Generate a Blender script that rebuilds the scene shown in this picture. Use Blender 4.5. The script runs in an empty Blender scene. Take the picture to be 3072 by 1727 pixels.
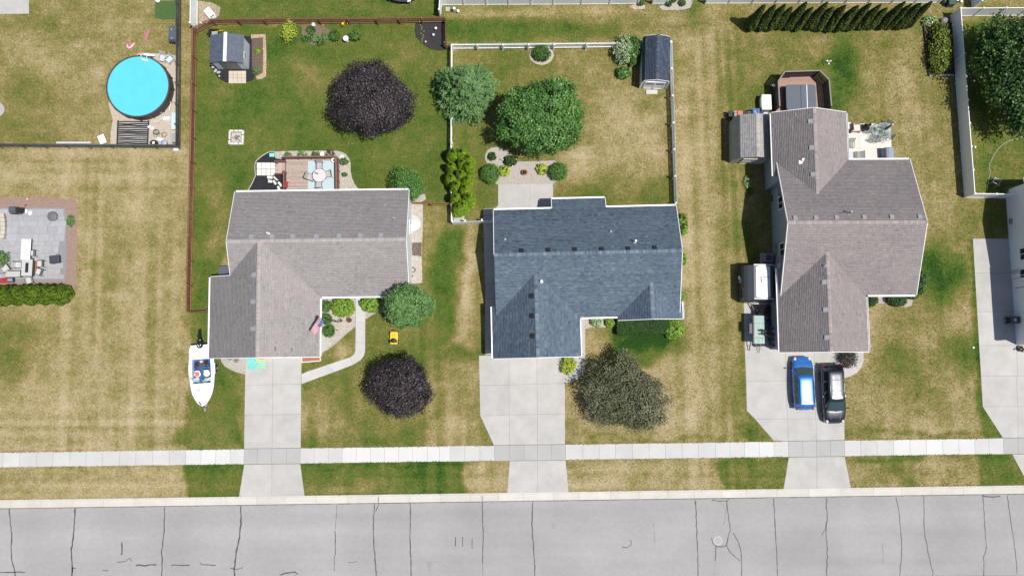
# Suburban street seen from a drone: three gabled houses, lawns, fences, drives, a road.
import bpy, math, random
import numpy as np
from mathutils import Vector, Matrix
random.seed(7)
RNG = np.random.default_rng(11)
SC = bpy.context.scene
COL = SC.collection
PI = math.pi

# ---------------------------------------------------------------- camera
FPX, HCAM = 2500.0, 75.8                 # focal length in photo pixels, flying height in metres
TILT = math.atan(225 / 2500)
cam_d = bpy.data.cameras.new('camera')
cam = bpy.data.objects.new('camera', cam_d)
COL.objects.link(cam)
cam.location = (0, 0, HCAM)
cam.rotation_euler = (TILT, 0, 0)
cam_d.sensor_width = 36.0
cam_d.lens = FPX / 3072 * 36
cam_d.clip_start = 1.0
cam_d.clip_end = 2000
SC.camera = cam

# ---------------------------------------------------------------- sky, sun, exposure
SUN_DIR = Vector((0.352, -0.17, 1.0)).normalized()      # towards the sun
sun_el = math.asin(SUN_DIR.z)
sun_az = math.atan2(SUN_DIR.x, SUN_DIR.y)
world = bpy.data.worlds.new('World')
SC.world = world
world.use_nodes = True
nt = world.node_tree
bg = nt.nodes['Background']
sky = nt.nodes.new('ShaderNodeTexSky')
sky.sky_type = 'NISHITA'
sky.sun_disc = False
sky.sun_elevation = sun_el
sky.sun_rotation = sun_az
sky.air_density = 1.0
sky.dust_density = 1.0
nt.links.new(sky.outputs[0], bg.inputs[0])
bg.inputs[1].default_value = 0.075
sun_d = bpy.data.lights.new('sun', 'SUN')
sun_d.energy = 4.0
sun_d.angle = math.radians(0.53)
sun_d.color = (1.0, 0.965, 0.91)
sun = bpy.data.objects.new('sun', sun_d)
COL.objects.link(sun)
sun.rotation_euler = SUN_DIR.to_track_quat('Z', 'Y').to_euler()
sun.location = SUN_DIR * 60
vs = SC.view_settings
vs.view_transform = 'Standard'
vs.look = 'None'
vs.gamma = 1
vs.use_curve_mapping = False
vs.exposure = 0.35

# ---------------------------------------------------------------- survey: sheet coordinates -> metres on the ground
REG = {'N': (0, 0, 1), 'D': (0, 0, 1.19255),
       'R1': (0, 0, .3176), 'R2': (520, 0, .3176), 'R3': (1040, 0, .3176), 'R4': (1600, 0, .3176), 'R5': (2080, 0, .3176), 'R6': (2600, 0, .2417),
       'S1': (0, 420, .3523), 'S2': (620, 420, .3522), 'S3': (1300, 380, .3591), 'S4': (2080, 300, .3867), 'S5': (2600, 350, .3797),
       'S6': (540, 780, .3868), 'S7': (1340, 780, .3867), 'S8': (2080, 760, .4004),
       'T1': (0, 1320, .3028), 'T2': (760, 1320, .3028), 'T3': (1540, 1320, .3028), 'T4': (2290, 1320, .3036), 'T5': (2700, 840, .359),
       'T6': (0, 900, .3314), 'T7': (550, 980, .1795), 'T8': (2320, 1040, .1726),
       'U1': (2160, 790, .1864), 'U2': (2160, 190, .214), 'U3': (2480, 350, .1036), 'U4': (0, 580, .2348), 'U5': (300, 140, .2142),
       'U6': (740, 440, .132), 'U7': (920, 860, .1588), 'U8': (1440, 380, .1519)}
_s, _c = math.sin(TILT), math.cos(TILT)

def G(tag, x, y, h=0.0):
 ox, oy, s = REG[tag]
 a = ox + x * s - 1536
 b = -(oy + y * s - 863.5)
 dx, dy, dz = a, FPX * _s + b * _c, -FPX * _c + b * _s
 t = (HCAM - h) / (-dz)
 return Vector((dx * t, dy * t, h))

def to_sheet(X, Y):                      # metres on the ground -> 2576-wide survey sheet (arrays)
 dz = -HCAM
 fwd = Y * _s + (-dz) * _c
 a = X / fwd * FPX
 b = (Y * _c - HCAM * _s) / fwd * FPX
 return (a + 1536) / 1.19255, (863.5 - b) / 1.19255

# ---------------------------------------------------------------- mesh building
def mesh_np(name, V, F, mat, parent=None, tone=None, smooth=False):
 V = np.asarray(V, np.float32)
 F = np.asarray(F, np.int32)
 k = F.shape[1]
 me = bpy.data.meshes.new(name)
 me.vertices.add(len(V))
 me.vertices.foreach_set('co', V.ravel())
 me.loops.add(F.size)
 me.loops.foreach_set('vertex_index', F.ravel())
 me.polygons.add(len(F))
 me.polygons.foreach_set('loop_start', np.arange(0, F.size, k, dtype=np.int32))
 me.polygons.foreach_set('loop_total', np.full(len(F), k, np.int32))
 if smooth:
  me.polygons.foreach_set('use_smooth', np.ones(len(F), bool))
 if tone is not None:
  a = me.attributes.new('tone', 'FLOAT', 'FACE')
  a.data.foreach_set('value', np.asarray(tone, np.float32))
 me.update()
 me.validate()
 me.materials.append(mat)
 o = bpy.data.objects.new(name, me)
 COL.objects.link(o)
 if parent:
  o.parent = parent
 return o

class MB:
 def __init__(s):
  s.v, s.f, s.m = [], [], []
  s.mi = 0

 def add(s, vs, fs):
  n = len(s.v)
  s.v += [tuple(p) for p in vs]
  for f in fs:
   s.f.append(tuple(i + n for i in f))
   s.m.append(s.mi)
  return s

 def box(s, c, d, rz=0, ry=0, rx=0):
  M = Matrix.Rotation(rz, 3, 'Z') @ Matrix.Rotation(ry, 3, 'Y') @ Matrix.Rotation(rx, 3, 'X')
  C = Vector(c)
  vs = [C + M @ Vector((x * d[0] / 2, y * d[1] / 2, z * d[2] / 2)) for x in (-1, 1) for y in (-1, 1) for z in (-1, 1)]
  return s.add(vs, [(0, 1, 3, 2), (4, 6, 7, 5), (0, 4, 5, 1), (2, 3, 7, 6), (0, 2, 6, 4), (1, 5, 7, 3)])

 def bar(s, p, q, w, h, up=(0, 0, 1)):
  p, q = Vector(p), Vector(q)
  t = (q - p).normalized()
  u = Vector(up)
  if abs(t.dot(u)) > .98:
   u = Vector((1, 0, 0))
  a = t.cross(u).normalized()
  b = a.cross(t).normalized()
  vs = []
  for e in (p, q):
   for i, j in ((-1, -1), (1, -1), (1, 1), (-1, 1)):
    vs.append(e + a * (i * w / 2) + b * (j * h / 2))
  return s.add(vs, [(3, 2, 1, 0), (4, 5, 6, 7), (0, 1, 5, 4), (1, 2, 6, 5), (2, 3, 7, 6), (3, 0, 4, 7)])

 def prism(s, poly, z0, z1):
  n = len(poly)
  area = sum(poly[i][0] * poly[(i + 1) % n][1] - poly[(i + 1) % n][0] * poly[i][1] for i in range(n))
  if area < 0:
   poly = list(poly)[::-1]
  vs = [(p[0], p[1], z0) for p in poly] + [(p[0], p[1], z1) for p in poly]
  fs = [tuple(range(n - 1, -1, -1)), tuple(range(n, 2 * n))] + [(i, (i + 1) % n, n + (i + 1) % n, n + i) for i in range(n)]
  return s.add(vs, fs)

 def loft(s, rings, cap0=True, cap1=True, closed=True):
  n = len(rings[0])
  vs = [p for r in rings for p in r]
  fs = []
  for k in range(len(rings) - 1):
   for i in range(n if closed else n - 1):
    j = (i + 1) % n
    fs.append((k * n + i, k * n + j, (k + 1) * n + j, (k + 1) * n + i))
  if cap0:
   fs.append(tuple(range(n - 1, -1, -1)))
  if cap1:
   fs.append(tuple((len(rings) - 1) * n + i for i in range(n)))
  return s.add(vs, fs)

 def tube(s, path, r, n=6):
  path = [Vector(p) for p in path]
  rs = r if isinstance(r, (list, tuple)) else [r] * len(path)
  rings = []
  for i, p in enumerate(path):
   t = (path[min(i + 1, len(path) - 1)] - path[max(i - 1, 0)]).normalized()
   u = Vector((0, 0, 1)) if abs(t.z) < .9 else Vector((1, 0, 0))
   a = t.cross(u).normalized()
   b = a.cross(t).normalized()
   rings.append([p + (a * math.cos(2 * PI * k / n) + b * math.sin(2 * PI * k / n)) * rs[i] for k in range(n)])
  return s.loft(rings)

 def lathe(s, prof, n=20, c=(0, 0, 0), sx=1, sy=1):
  rings = [[(c[0] + r * sx * math.cos(2 * PI * k / n), c[1] + r * sy * math.sin(2 * PI * k / n), c[2] + z) for k in range(n)] for r, z in prof]
  k = prof[0] != prof[-1]
  return s.loft(rings, k, k)

 def ball(s, c, r, n=12, sz=(1, 1, 1)):
  m = max(5, n // 2)
  prof = [(max(.002, math.sin(PI * i / m)) * r, -math.cos(PI * i / m) * r * sz[2]) for i in range(m + 1)]
  return s.lathe(prof, n, c, sz[0], sz[1])

 def build(s, name, mat, parent=None, smooth=False, kind=None, bevel=0, label=None, seg=2):
  me = bpy.data.meshes.new(name)
  me.from_pydata(s.v, [], s.f)
  mats = mat if isinstance(mat, (list, tuple)) else [mat]
  for m in mats:
   me.materials.append(m)
  if len(mats) > 1:
   me.polygons.foreach_set('material_index', s.m)
  if smooth:
   me.polygons.foreach_set('use_smooth', [True] * len(me.polygons))
  me.update()
  o = bpy.data.objects.new(name, me)
  COL.objects.link(o)
  if parent:
   o.parent = parent
  if kind:
   o['kind'] = kind
  if label:
   o['label'] = label
  if bevel:
   b = o.modifiers.new('edge', 'BEVEL')
   b.width = bevel
   b.segments = seg
   b.limit_method = 'ANGLE'
  return o

def tag(o, label, cat, group=None):
 o['label'] = label
 o['category'] = cat
 if group:
  o['group'] = group
 return o

def thing(name, label, cat, loc=(0, 0, 0), rz=0, group=None):
 o = bpy.data.objects.new(name, None)
 COL.objects.link(o)
 o.empty_display_size = .3
 o.location = (loc[0], loc[1], loc[2] if len(loc) > 2 else 0)
 o.rotation_euler = (0, 0, rz)
 return tag(o, label, cat, group)

def structure(o):
 o['kind'] = 'structure'
 return o

def piece(name, me, parent, loc=(0, 0, 0), rz=0, sc=None):
 o = bpy.data.objects.new(name, me)
 COL.objects.link(o)
 o.parent = parent
 o.location = loc
 o.rotation_euler = (0, 0, rz)
 if sc:
  o.scale = sc
 return o

KIDS = {}

def dup(root, loc, rz=0, label=None, group=None, sc=None):
 r = root.copy()
 COL.objects.link(r)
 r.location = (loc[0], loc[1], loc[2] if len(loc) > 2 else 0)
 r.rotation_euler = (0, 0, rz)
 if sc:
  r.scale = (sc, sc, sc) if isinstance(sc, (int, float)) else sc
 if label:
  r['label'] = label
 if group:
  r['group'] = group
 if root.name not in KIDS:
  KIDS[root.name] = [(c, list(c.children)) for c in root.children]
 for ch, gs in KIDS[root.name]:
  c = ch.copy()
  COL.objects.link(c)
  c.parent = r
  for g in gs:
   d = g.copy()
   COL.objects.link(d)
   d.parent = c
 return r

def xy(p):
 return (p[0], p[1])

def poly(tagname, pts, h=0):
 return [xy(G(tagname, a, b, h)) for a, b in pts]

HARD = []                                # outlines in metres that carry no turf

def inside(P, pl):
 X, Y = P[:, 0], P[:, 1]
 r = np.zeros(len(P), bool)
 n = len(pl)
 for i in range(n):
  x0, y0 = pl[i]
  x1, y1 = pl[(i + 1) % n]
  if y0 == y1:
   continue
  c = (y0 > Y) != (y1 > Y)
  r ^= c & (X < (x1 - x0) * (Y - y0) / (y1 - y0) + x0)
 return r

def vnoise(X, Y, scale, seed):
 g = np.random.default_rng(seed).random((128, 128))
 x, y = X / scale, Y / scale
 i, j = np.floor(x).astype(int), np.floor(y).astype(int)
 fx, fy = x - i, y - j
 fx, fy = fx * fx * (3 - 2 * fx), fy * fy * (3 - 2 * fy)
 i0, i1, j0, j1 = i % 128, (i + 1) % 128, j % 128, (j + 1) % 128
 return (g[i0, j0] * (1 - fx) + g[i1, j0] * fx) * (1 - fy) + (g[i0, j1] * (1 - fx) + g[i1, j1] * fx) * fy

# ---------------------------------------------------------------- materials
def _nodes(name):
 m = bpy.data.materials.new(name)
 m.use_nodes = True
 t = m.node_tree
 return m, t, t.nodes['Principled BSDF']

def mat(name, col, rough=.6, var=.12, scale=6.0, bump=0.0, bscale=40.0, metal=0.0, spec=.5, rnd=0.0, emit=None, alpha=None, coat=0.0):
 m, t, p = _nodes(name)
 N, L = t.nodes, t.links
 p.inputs['Roughness'].default_value = rough
 p.inputs['Metallic'].default_value = metal
 p.inputs['Specular IOR Level'].default_value = spec
 if coat:
  p.inputs['Coat Weight'].default_value = coat
  p.inputs['Coat Roughness'].default_value = .05
 geo = N.new('ShaderNodeNewGeometry')
 no = N.new('ShaderNodeTexNoise')
 no.inputs['Scale'].default_value = scale
 no.inputs['Detail'].default_value = 5
 no.inputs['Roughness'].default_value = .6
 L.new(geo.outputs['Position'], no.inputs['Vector'])
 mr = N.new('ShaderNodeMapRange')
 mr.inputs['From Min'].default_value = .25
 mr.inputs['From Max'].default_value = .75
 mr.inputs['To Min'].default_value = 1 - var
 mr.inputs['To Max'].default_value = 1 + var
 L.new(no.outputs['Fac'], mr.inputs['Value'])
 fac = mr.outputs['Result']
 if rnd:
  oi = N.new('ShaderNodeObjectInfo')
  r2 = N.new('ShaderNodeMapRange')
  r2.inputs['To Min'].default_value = 1 - rnd
  r2.inputs['To Max'].default_value = 1 + rnd
  L.new(oi.outputs['Random'], r2.inputs['Value'])
  mu = N.new('ShaderNodeMath')
  mu.operation = 'MULTIPLY'
  L.new(fac, mu.inputs[0])
  L.new(r2.outputs['Result'], mu.inputs[1])
  fac = mu.outputs[0]
 vm = N.new('ShaderNodeVectorMath')
 vm.operation = 'SCALE'
 vm.inputs[0].default_value = col
 L.new(fac, vm.inputs['Scale'])
 L.new(vm.outputs[0], p.inputs['Base Color'])
 if bump:
  nb = N.new('ShaderNodeTexNoise')
  nb.inputs['Scale'].default_value = bscale
  nb.inputs['Detail'].default_value = 4
  L.new(geo.outputs['Position'], nb.inputs['Vector'])
  b = N.new('ShaderNodeBump')
  b.inputs['Strength'].default_value = bump
  b.inputs['Distance'].default_value = .02
  L.new(nb.outputs['Fac'], b.inputs['Height'])
  L.new(b.outputs[0], p.inputs['Normal'])
 return m

def tone_mat(name, stops, rough=.8, trans=0.0, big=.0, bigscale=.5, spec=.3):
 """colour picked by the per-face 'tone' attribute"""
 m, t, p = _nodes(name)
 N, L = t.nodes, t.links
 p.inputs['Roughness'].default_value = rough
 p.inputs['Specular IOR Level'].default_value = spec
 at = N.new('ShaderNodeAttribute')
 at.attribute_name = 'tone'
 cr = N.new('ShaderNodeValToRGB')
 el = cr.color_ramp.elements
 while len(el) < len(stops):
  el.new(.5)
 for e, (ps, c) in zip(el, stops):
  e.position = ps
  e.color = (*c, 1)
 src = at.outputs['Fac']
 if big:
  geo = N.new('ShaderNodeNewGeometry')
  no = N.new('ShaderNodeTexNoise')
  no.inputs['Scale'].default_value = bigscale
  no.inputs['Detail'].default_value = 6
  L.new(geo.outputs['Position'], no.inputs['Vector'])
  mr = N.new('ShaderNodeMapRange')
  mr.inputs['From Min'].default_value = .3
  mr.inputs['From Max'].default_value = .7
  mr.inputs['To Min'].default_value = -big
  mr.inputs['To Max'].default_value = big
  L.new(no.outputs['Fac'], mr.inputs['Value'])
  ad = N.new('ShaderNodeMath')
  ad.operation = 'ADD'
  L.new(src, ad.inputs[0])
  L.new(mr.outputs['Result'], ad.inputs[1])
  src = ad.outputs[0]
 L.new(src, cr.inputs['Fac'])
 L.new(cr.outputs[0], p.inputs['Base Color'])
 if trans:
  tr = N.new('ShaderNodeBsdfTranslucent')
  L.new(cr.outputs[0], tr.inputs['Color'])
  mx = N.new('ShaderNodeMixShader')
  mx.inputs[0].default_value = trans
  L.new(p.outputs[0], mx.inputs[1])
  L.new(tr.outputs[0], mx.inputs[2])
  L.new(mx.outputs[0], t.nodes['Material Output'].inputs['Surface'])
 return m

def glass_mat(name, col, rough=.04, mixf=.6):
 m, t, p = _nodes(name)
 p.inputs['Base Color'].default_value = (*col, 1)
 p.inputs['Roughness'].default_value = rough
 tr = t.nodes.new('ShaderNodeBsdfTransparent')
 tr.inputs[0].default_value = (.92, .96, .95, 1)
 mx = t.nodes.new('ShaderNodeMixShader')
 mx.inputs[0].default_value = mixf
 t.links.new(tr.outputs[0], mx.inputs[1])
 t.links.new(p.outputs[0], mx.inputs[2])
 t.links.new(mx.outputs[0], t.nodes['Material Output'].inputs['Surface'])
 return m

M = {}
M['drive'] = mat('drive_concrete', (.41, .394, .372), .85, .13, .7, .15, 60, rnd=.035, spec=.3)
M['walk'] = mat('walk_concrete', (.462, .452, .436), .85, .08, .6, .15, 60, rnd=.05, spec=.3)
M['walkbright'] = mat('new_walk_concrete', (.535, .528, .512), .85, .06, .6, .15, 60, rnd=.03, spec=.3)
M['curb'] = mat('curb_concrete', (.50, .475, .43), .85, .08, .9, .2, 50, rnd=.05, spec=.3)
M['joint'] = mat('joint_dirt', (.13, .12, .10), .95, .2, 5)
M['cream'] = mat('cream_concrete', (.60, .575, .52), .85, .05, .8, .1, 60, rnd=.02, spec=.3)
M['tar'] = mat('crack_tar', (.05, .05, .055), .6, .3, 20)
M['stain'] = mat('road_stain', (.262, .252, .248), .9, .1, 3)
M['white'] = mat('white_vinyl', (.86, .87, .88), .45, .04, 3)
M['whitetrim'] = mat('white_trim', (.80, .80, .79), .5, .03, 5)
M['siding_white'] = mat('white_siding', (.80, .81, .82), .6, .04, 4)
M['siding_blue'] = mat('blue_grey_siding', (.28, .33, .36), .6, .05, 4)
M['siding_grey'] = mat('grey_siding', (.42, .43, .43), .6, .05, 4)
M['brown'] = mat('brown_fence_wood', (.27, .125, .072), .8, .25, 8, .2, 60, rnd=.22)
M['deckwood'] = mat('weathered_deck_boards', (.40, .315, .265), .8, .22, 5, .2, 50, rnd=.16)
M['railwood'] = mat('red_brown_rail', (.19, .085, .068), .75, .2, 8, .2, 50, rnd=.1)
M['darkwood'] = mat('dark_stained_wood', (.06, .04, .032), .8, .25, 8, .2, 50, rnd=.2)
M['black'] = mat('black_plastic', (.016, .016, .018), .45, .2, 6)
M['blackmetal'] = mat('black_fence_metal', (.10, .108, .112), .5, .2, 10, rnd=.25)
M['darkgrey'] = mat('dark_grey_plastic', (.07, .07, .075), .55, .15, 6)
M['grey'] = mat('grey_plastic', (.28, .29, .30), .6, .1, 6)
M['lgrey'] = mat('light_grey', (.50, .50, .50), .6, .08, 5)
M['galv'] = mat('galvanised_metal', (.30, .31, .32), .5, .1, 8, metal=.4)
M['steel'] = mat('polished_metal', (.38, .38, .40), .35, .05, 8, metal=.8)
M['navy'] = mat('navy_plastic', (.03, .04, .065), .5, .15, 6)
M['tubcover'] = mat('spa_cover_vinyl', (.075, .09, .115), .55, .1, 3, .1, 30)
M['red'] = mat('red_plastic', (.45, .02, .025), .5, .15, 8)
M['orange'] = mat('orange_plastic', (.5, .13, .07), .5, .1, 8)
M['blue'] = mat('blue_plastic', (.03, .10, .30), .5, .15, 8)
M['pink'] = mat('pink_foam', (.75, .10, .42), .7, .06, 8)
M['palepink'] = mat('pale_pink_vinyl', (.78, .45, .42), .4, .06, 8)
M['aqua'] = mat('aqua_plastic', (.20, .62, .58), .5, .06, 8)
M['yellow'] = mat('yellow_paint', (.72, .50, .02), .35, .05, 8)
M['terracotta'] = mat('terracotta', (.36, .12, .06), .8, .15, 8)
M['mesh'] = mat('sling_fabric', (.40, .38, .36), .8, .1, 30)
M['cushion'] = mat('pale_cushion', (.58, .55, .50), .9, .08, 10)
M['tyre'] = mat('tyre_rubber', (.018, .018, .019), .8, .2, 20)
M['glassdark'] = mat('dark_glass', (.012, .016, .018), .05, .05, 3, spec=.6)
M['stone'] = mat('field_stone', (.40, .38, .36), .85, .2, 9, .4, 20, rnd=.2)
M['whitestone'] = mat('pale_flagstone', (.62, .60, .56), .85, .1, 9, .3, 20, rnd=.06)
M['mulch'] = mat('black_mulch', (.018, .018, .022), .95, .5, 25, .8, 30)
M['brownmulch'] = mat('brown_soil', (.115, .082, .062), .95, .35, 14, .8, 30)
M['redmulch'] = mat('red_mulch', (.27, .185, .145), .95, .3, 12, .8, 30)
M['gravelbase'] = mat('gravel_bed', (.38, .345, .30), .95, .25, 22, .8, 30)
M['sand'] = mat('sandy_pad', (.42, .36, .29), .95, .18, 5, .4, 30)
M['bark'] = mat('bark', (.09, .065, .05), .9, .3, 10, .5, 30)
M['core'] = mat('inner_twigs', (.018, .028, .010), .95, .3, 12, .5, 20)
M['redlamp'] = mat('red_lens', (.45, .01, .015), .2, .05, 8)
M['lamp'] = mat('clear_lens', (.50, .51, .53), .2, .05, 8)
M['soil'] = mat('soil', (.07, .05, .035), .95, .3, 12, .5, 30)
M['clear'] = glass_mat('clear_glass', (.25, .33, .33), .05, .45)
M['acryl'] = glass_mat('tinted_acrylic', (.40, .58, .55), .08, .40)
# ---------------------------------------------------------------- lawn: one ground sheet with measured green and dry areas
ZONES = [  # (outline on the survey sheet, greenness, feather) painted in order
 ([(-300, -300), (3000, -300), (3000, 2000), (-300, 2000)], .36, 5),
 ([(-300, -300), (450, -300), (448, 368), (-300, 368)], .36, 8),
 ([(-300, 372), (480, 372), (470, 1140), (-300, 1140)], .22, 8),
 ([(-300, 372), (480, 372), (480, 430), (-300, 410)], .30, 14),
 ([(445, -50), (492, -50), (480, 380), (440, 380)], .33, 5),
 ([(500, -80), (1110, -80), (1110, 48), (495, 60)], .63, 4),
 ([(490, 82), (530, 66), (1115, 52), (1135, 120), (1135, 525), (600, 525), (520, 800), (474, 784)], .61, 4),
 ([(472, 788), (530, 788), (640, 1130), (465, 1130)], .62, 18),
 ([(1035, 510), (1245, 560), (1245, 1120), (1060, 1120)], .40, 12),
 ([(1110, 560), (1165, 560), (1170, 700), (1135, 860), (1095, 860), (1080, 700)], .68, 14),
 ([(756, 760), (1120, 730), (1110, 1125), (756, 1125)], .55, 12),
 ([(1118, 18), (1720, 18), (1720, 106), (1118, 112)], .34, 8),
 ([(1118, 52), (1560, 50), (1560, 98), (1118, 104)], .58, 10),
 ([(1138, 118), (1690, 110), (1698, 520), (1138, 540)], .42, 6),
 ([(1420, 360), (1690, 250), (1690, 470), (1420, 480)], .24, 30),
 ([(1700, 100), (1800, 20), (1880, 300), (1880, 1110), (1700, 900)], .31, 30),
 ([(1800, 20), (2400, 90), (2440, 500), (2180, 420), (2100, 180), (1830, 300)], .40, 16),
 ([(2190, 450), (2455, 500), (2470, 1100), (2130, 1100)], .31, 14),
 ([(2420, 60), (2700, 60), (2700, 470), (2440, 490)], .62, 4),
 ([(2400, 500), (2540, 500), (2530, 610), (2400, 610)], .50, 10),
 ([(1420, 800), (1720, 800), (1700, 1105), (1420, 1110)], .30, 20),
 ([(1545, 830), (1700, 830), (1660, 910), (1545, 900)], .70, 12),
 ([(-300, 1165), (620, 1165), (620, 1260), (-300, 1260)], .20, 3),
 ([(455, 1160), (620, 1160), (620, 1260), (470, 1260)], .66, 5),
 ([(750, 1160), (1290, 1150), (1290, 1250), (750, 1255)], .63, 3),
 ([(1165, 1160), (1290, 1150), (1290, 1250), (1180, 1250)], .22, 8),
 ([(1420, 1150), (1990, 1140), (1990, 1240), (1420, 1245)], .20, 3),
 ([(1800, 1145), (1990, 1140), (1990, 1240), (1830, 1240)], .55, 16),
 ([(2125, 1138), (2620, 1130), (2620, 1230), (2125, 1235)], .23, 3),
 ([(2455, 1130), (2620, 1130), (2620, 1230), (2470, 1230)], .57, 5),
 ([(2440, 600), (2458, 600), (2478, 980), (2530, 1100), (2470, 1100), (2455, 980)], .66, 6),
]
BLOBS = [  # x, y, rx, ry, change of greenness
 (2115, 190, 30, 90, .50), (2368, 690, 58, 66, .62), (2428, 890, 45, 45, .45), (2080, 60, 90, 30, .15), (1640, 845, 100, 40, .3),
 (1175, 885, 42, 22, .42), (1130, 700, 26, 130, .14), (1170, 790, 24, 120, -.25), (1130, 1080, 40, 60, -.2), (1180, 700, 20, 90, -.2),
 (30, 900, 62, 75, .44), (75, 210, 60, 60, .10), (120, 80, 40, 30, .14), (30, 330, 60, 30, .18), (250, 180, 30, 30, -.16), (150, 180, 70, 40, -.10),
 (60, 110, 60, 40, -.14), (415, 30, 35, 30, .06), (330, 60, 60, 50, -.06), (60, 1010, 90, 60, -.06), (300, 700, 50, 90, .07), (330, 560, 60, 50, .06),
 (600, 300, 60, 50, .10), (640, 240, 90, 60, .08), (800, 330, 70, 60, .10), (900, 430, 80, 40, .08), (620, 420, 40, 40, .12), (520, 560, 25, 40, .15),
 (545, 500, 30, 60, -.14), (545, 600, 25, 40, -.22), (520, 700, 30, 50, .12), (610, 470, 25, 40, .05), (1000, 160, 60, 30, -.05), (1060, 260, 60, 60, .06),
 (830, 250, 30, 50, -.14), (790, 200, 40, 40, -.14), (560, 190, 20, 40, -.14), (1050, 130, 30, 25, -.12), (720, 130, 90, 30, .08), (1100, 420, 40, 60, .10),
 (700, 100, 60, 20, .1), (860, 60, 300, 8, .05), (900, 1000, 110, 60, -.14), (820, 1060, 70, 50, -.22), (900, 930, 60, 40, .05), (1060, 990, 40, 70, -.2), (1030, 850, 60, 60, -.03),
 (870, 1000, 20, 45, .16), (800, 960, 30, 60, .08), (770, 1100, 10, 30, .25), (940, 1100, 40, 12, .2), (860, 870, 22, 22, -.36), (850, 900, 40, 20, -.15), (1040, 920, 60, 40, .12),
 (600, 970, 30, 60, .2), (560, 1080, 60, 40, -.2), (540, 860, 30, 70, .16), (480, 900, 12, 80, -.22), (610, 1110, 8, 20, .3),
 (1300, 300, 60, 80, .16), (1270, 170, 60, 40, .10), (1480, 180, 60, 40, -.10), (1560, 280, 60, 40, -.2), (1490, 500, 60, 40, .26), (1570, 440, 60, 40, .12), (1350, 300, 60, 60, .1),
 (1660, 480, 40, 30, .22), (1460, 400, 30, 30, -.2), (1620, 380, 50, 50, -.15), (1190, 420, 50, 60, .10), (1210, 500, 30, 40, .18), (1170, 340, 40, 30, .15),
 (1770, 300, 40, 300, -.06), (1730, 600, 18, 300, -.10), (1800, 900, 40, 160, -.03), (1860, 960, 30, 40, .25), (1820, 420, 40, 60, .08), (1890, 640, 26, 90, .22), (1850, 600, 40, 60, .1),
 (1760, 60, 20, 40, .2), (1850, 140, 60, 60, .06), (1940, 240, 60, 30, .2), (2000, 180, 60, 50, .12), (2240, 200, 60, 60, -.10), (2290, 330, 60, 60, -.10), (2250, 430, 60, 40, -.1),
 (2330, 70, 60, 40, .15), (1650, 1000, 40, 60, -.14), (1470, 1050, 40, 40, -.08), (1600, 880, 30, 20, .2), (1720, 1050, 50, 40, -.16), (1500, 860, 30, 30, -.2), (1690, 920, 50, 30, -.1),
 (2250, 900, 60, 40, .18), (2300, 960, 50, 50, .14), (2230, 1020, 40, 40, -.08), (2320, 860, 30, 30, -.1), (2360, 1060, 60, 30, -.1), (2170, 850, 20, 60, -.2), (2290, 1095, 200, 6, .25), (1700, 1102, 300, 5, .2),
 (300, 1126, 300, 5, .10), (300, 1172, 400, 5, .14), (1000, 1166, 300, 6, .2), (1700, 1160, 300, 5, .12), (2280, 1148, 160, 9, .4), (2300, 1200, 20, 12, .3), (2250, 1170, 25, 15, .25),
 (1530, 1205, 120, 8, .1), (1730, 1205, 80, 8, .1), (820, 1235, 120, 14, -.22), (900, 1220, 60, 14, -.1), (1090, 1200, 70, 40, .16), (1120, 60, 30, 20, .15), (1300, 40, 200, 12, -.1),
 (1900, 1085, 30, 20, .3), (1960, 1095, 20, 12, .3), (2060, 160, 18, 12, .3), (1740, 40, 14, 18, .25), (2060, 100, 30, 20, -.1), (2500, 560, 30, 40, .1), (2380, 470, 60, 60, .0),
]

def greenness(X, Y):
 x, y = to_sheet(X, Y)
 jx = (vnoise(X + 50, Y + 50, 1.6, 3) - .5) * 46 + (vnoise(X + 50, Y + 50, .55, 5) - .5) * 16
 jy = (vnoise(X + 50, Y + 50, 1.6, 4) - .5) * 40 + (vnoise(X + 50, Y + 50, .55, 6) - .5) * 14
 g = np.full(len(X), .36)
 for pl, v, fe in ZONES:
  w = np.zeros(len(X))
  k = min(1.0, fe / 18)
  for a, b in ((-.7, -.3), (.7, .3), (-.3, .7), (.3, -.7), (0, 0)):
   w += inside(np.stack([x + jx * k + a * fe, y + jy * k + b * fe], 1), pl)
  w /= 5
  g = g * (1 - w) + v * w
 for bx, by, rx, ry, d in BLOBS:
  u, v = (x + jx - bx) / rx, (y + jy - by) / ry
  g += d * np.exp(-(u * u + v * v) * .8)
 # mowing streaks: long thin bands, along the street or across it
 wy = np.clip(((x > 1700) & (x < 1900) & (y > 60)) * 1.0 + ((x > 150) & (x < 480) & (y > 400) & (y < 1140)) * .7 + ((x > 1050) & (x < 1240) & (y > 560)) * .7 + ((x > 760) & (x < 1110) & (y > 840)) * .35 + (x > 2190) * .4, 0, 1)
 wx = np.clip(((y < 112) & (x > 1118) & (x < 1760)) * 1.0 + ((y > 1020) & (y < 1140) & (x < 470)) * .8 + (y > 1140) * .5 + ((x < 470) & (y > 370) & (y < 470)) * .8, 0, 1)
 sk = X * .9997 + Y * .022
 g += wy * ((vnoise(sk + 90, Y * .03 + 90, .46, 21) - .5) * .30 + (vnoise(sk + 90, Y * .03 + 90, 1.1, 22) - .5) * .12)
 g += wx * ((vnoise(X * .03 + 90, Y + 90, .46, 23) - .5) * .30 + (vnoise(X * .03 + 90, Y + 90, 1.1, 24) - .5) * .12)
 g += (vnoise(X + 90, Y + 90, 2.6, 25) - .5) * .13 + (vnoise(X + 90, Y + 90, .9, 26) - .5) * .12
 return g

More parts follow.
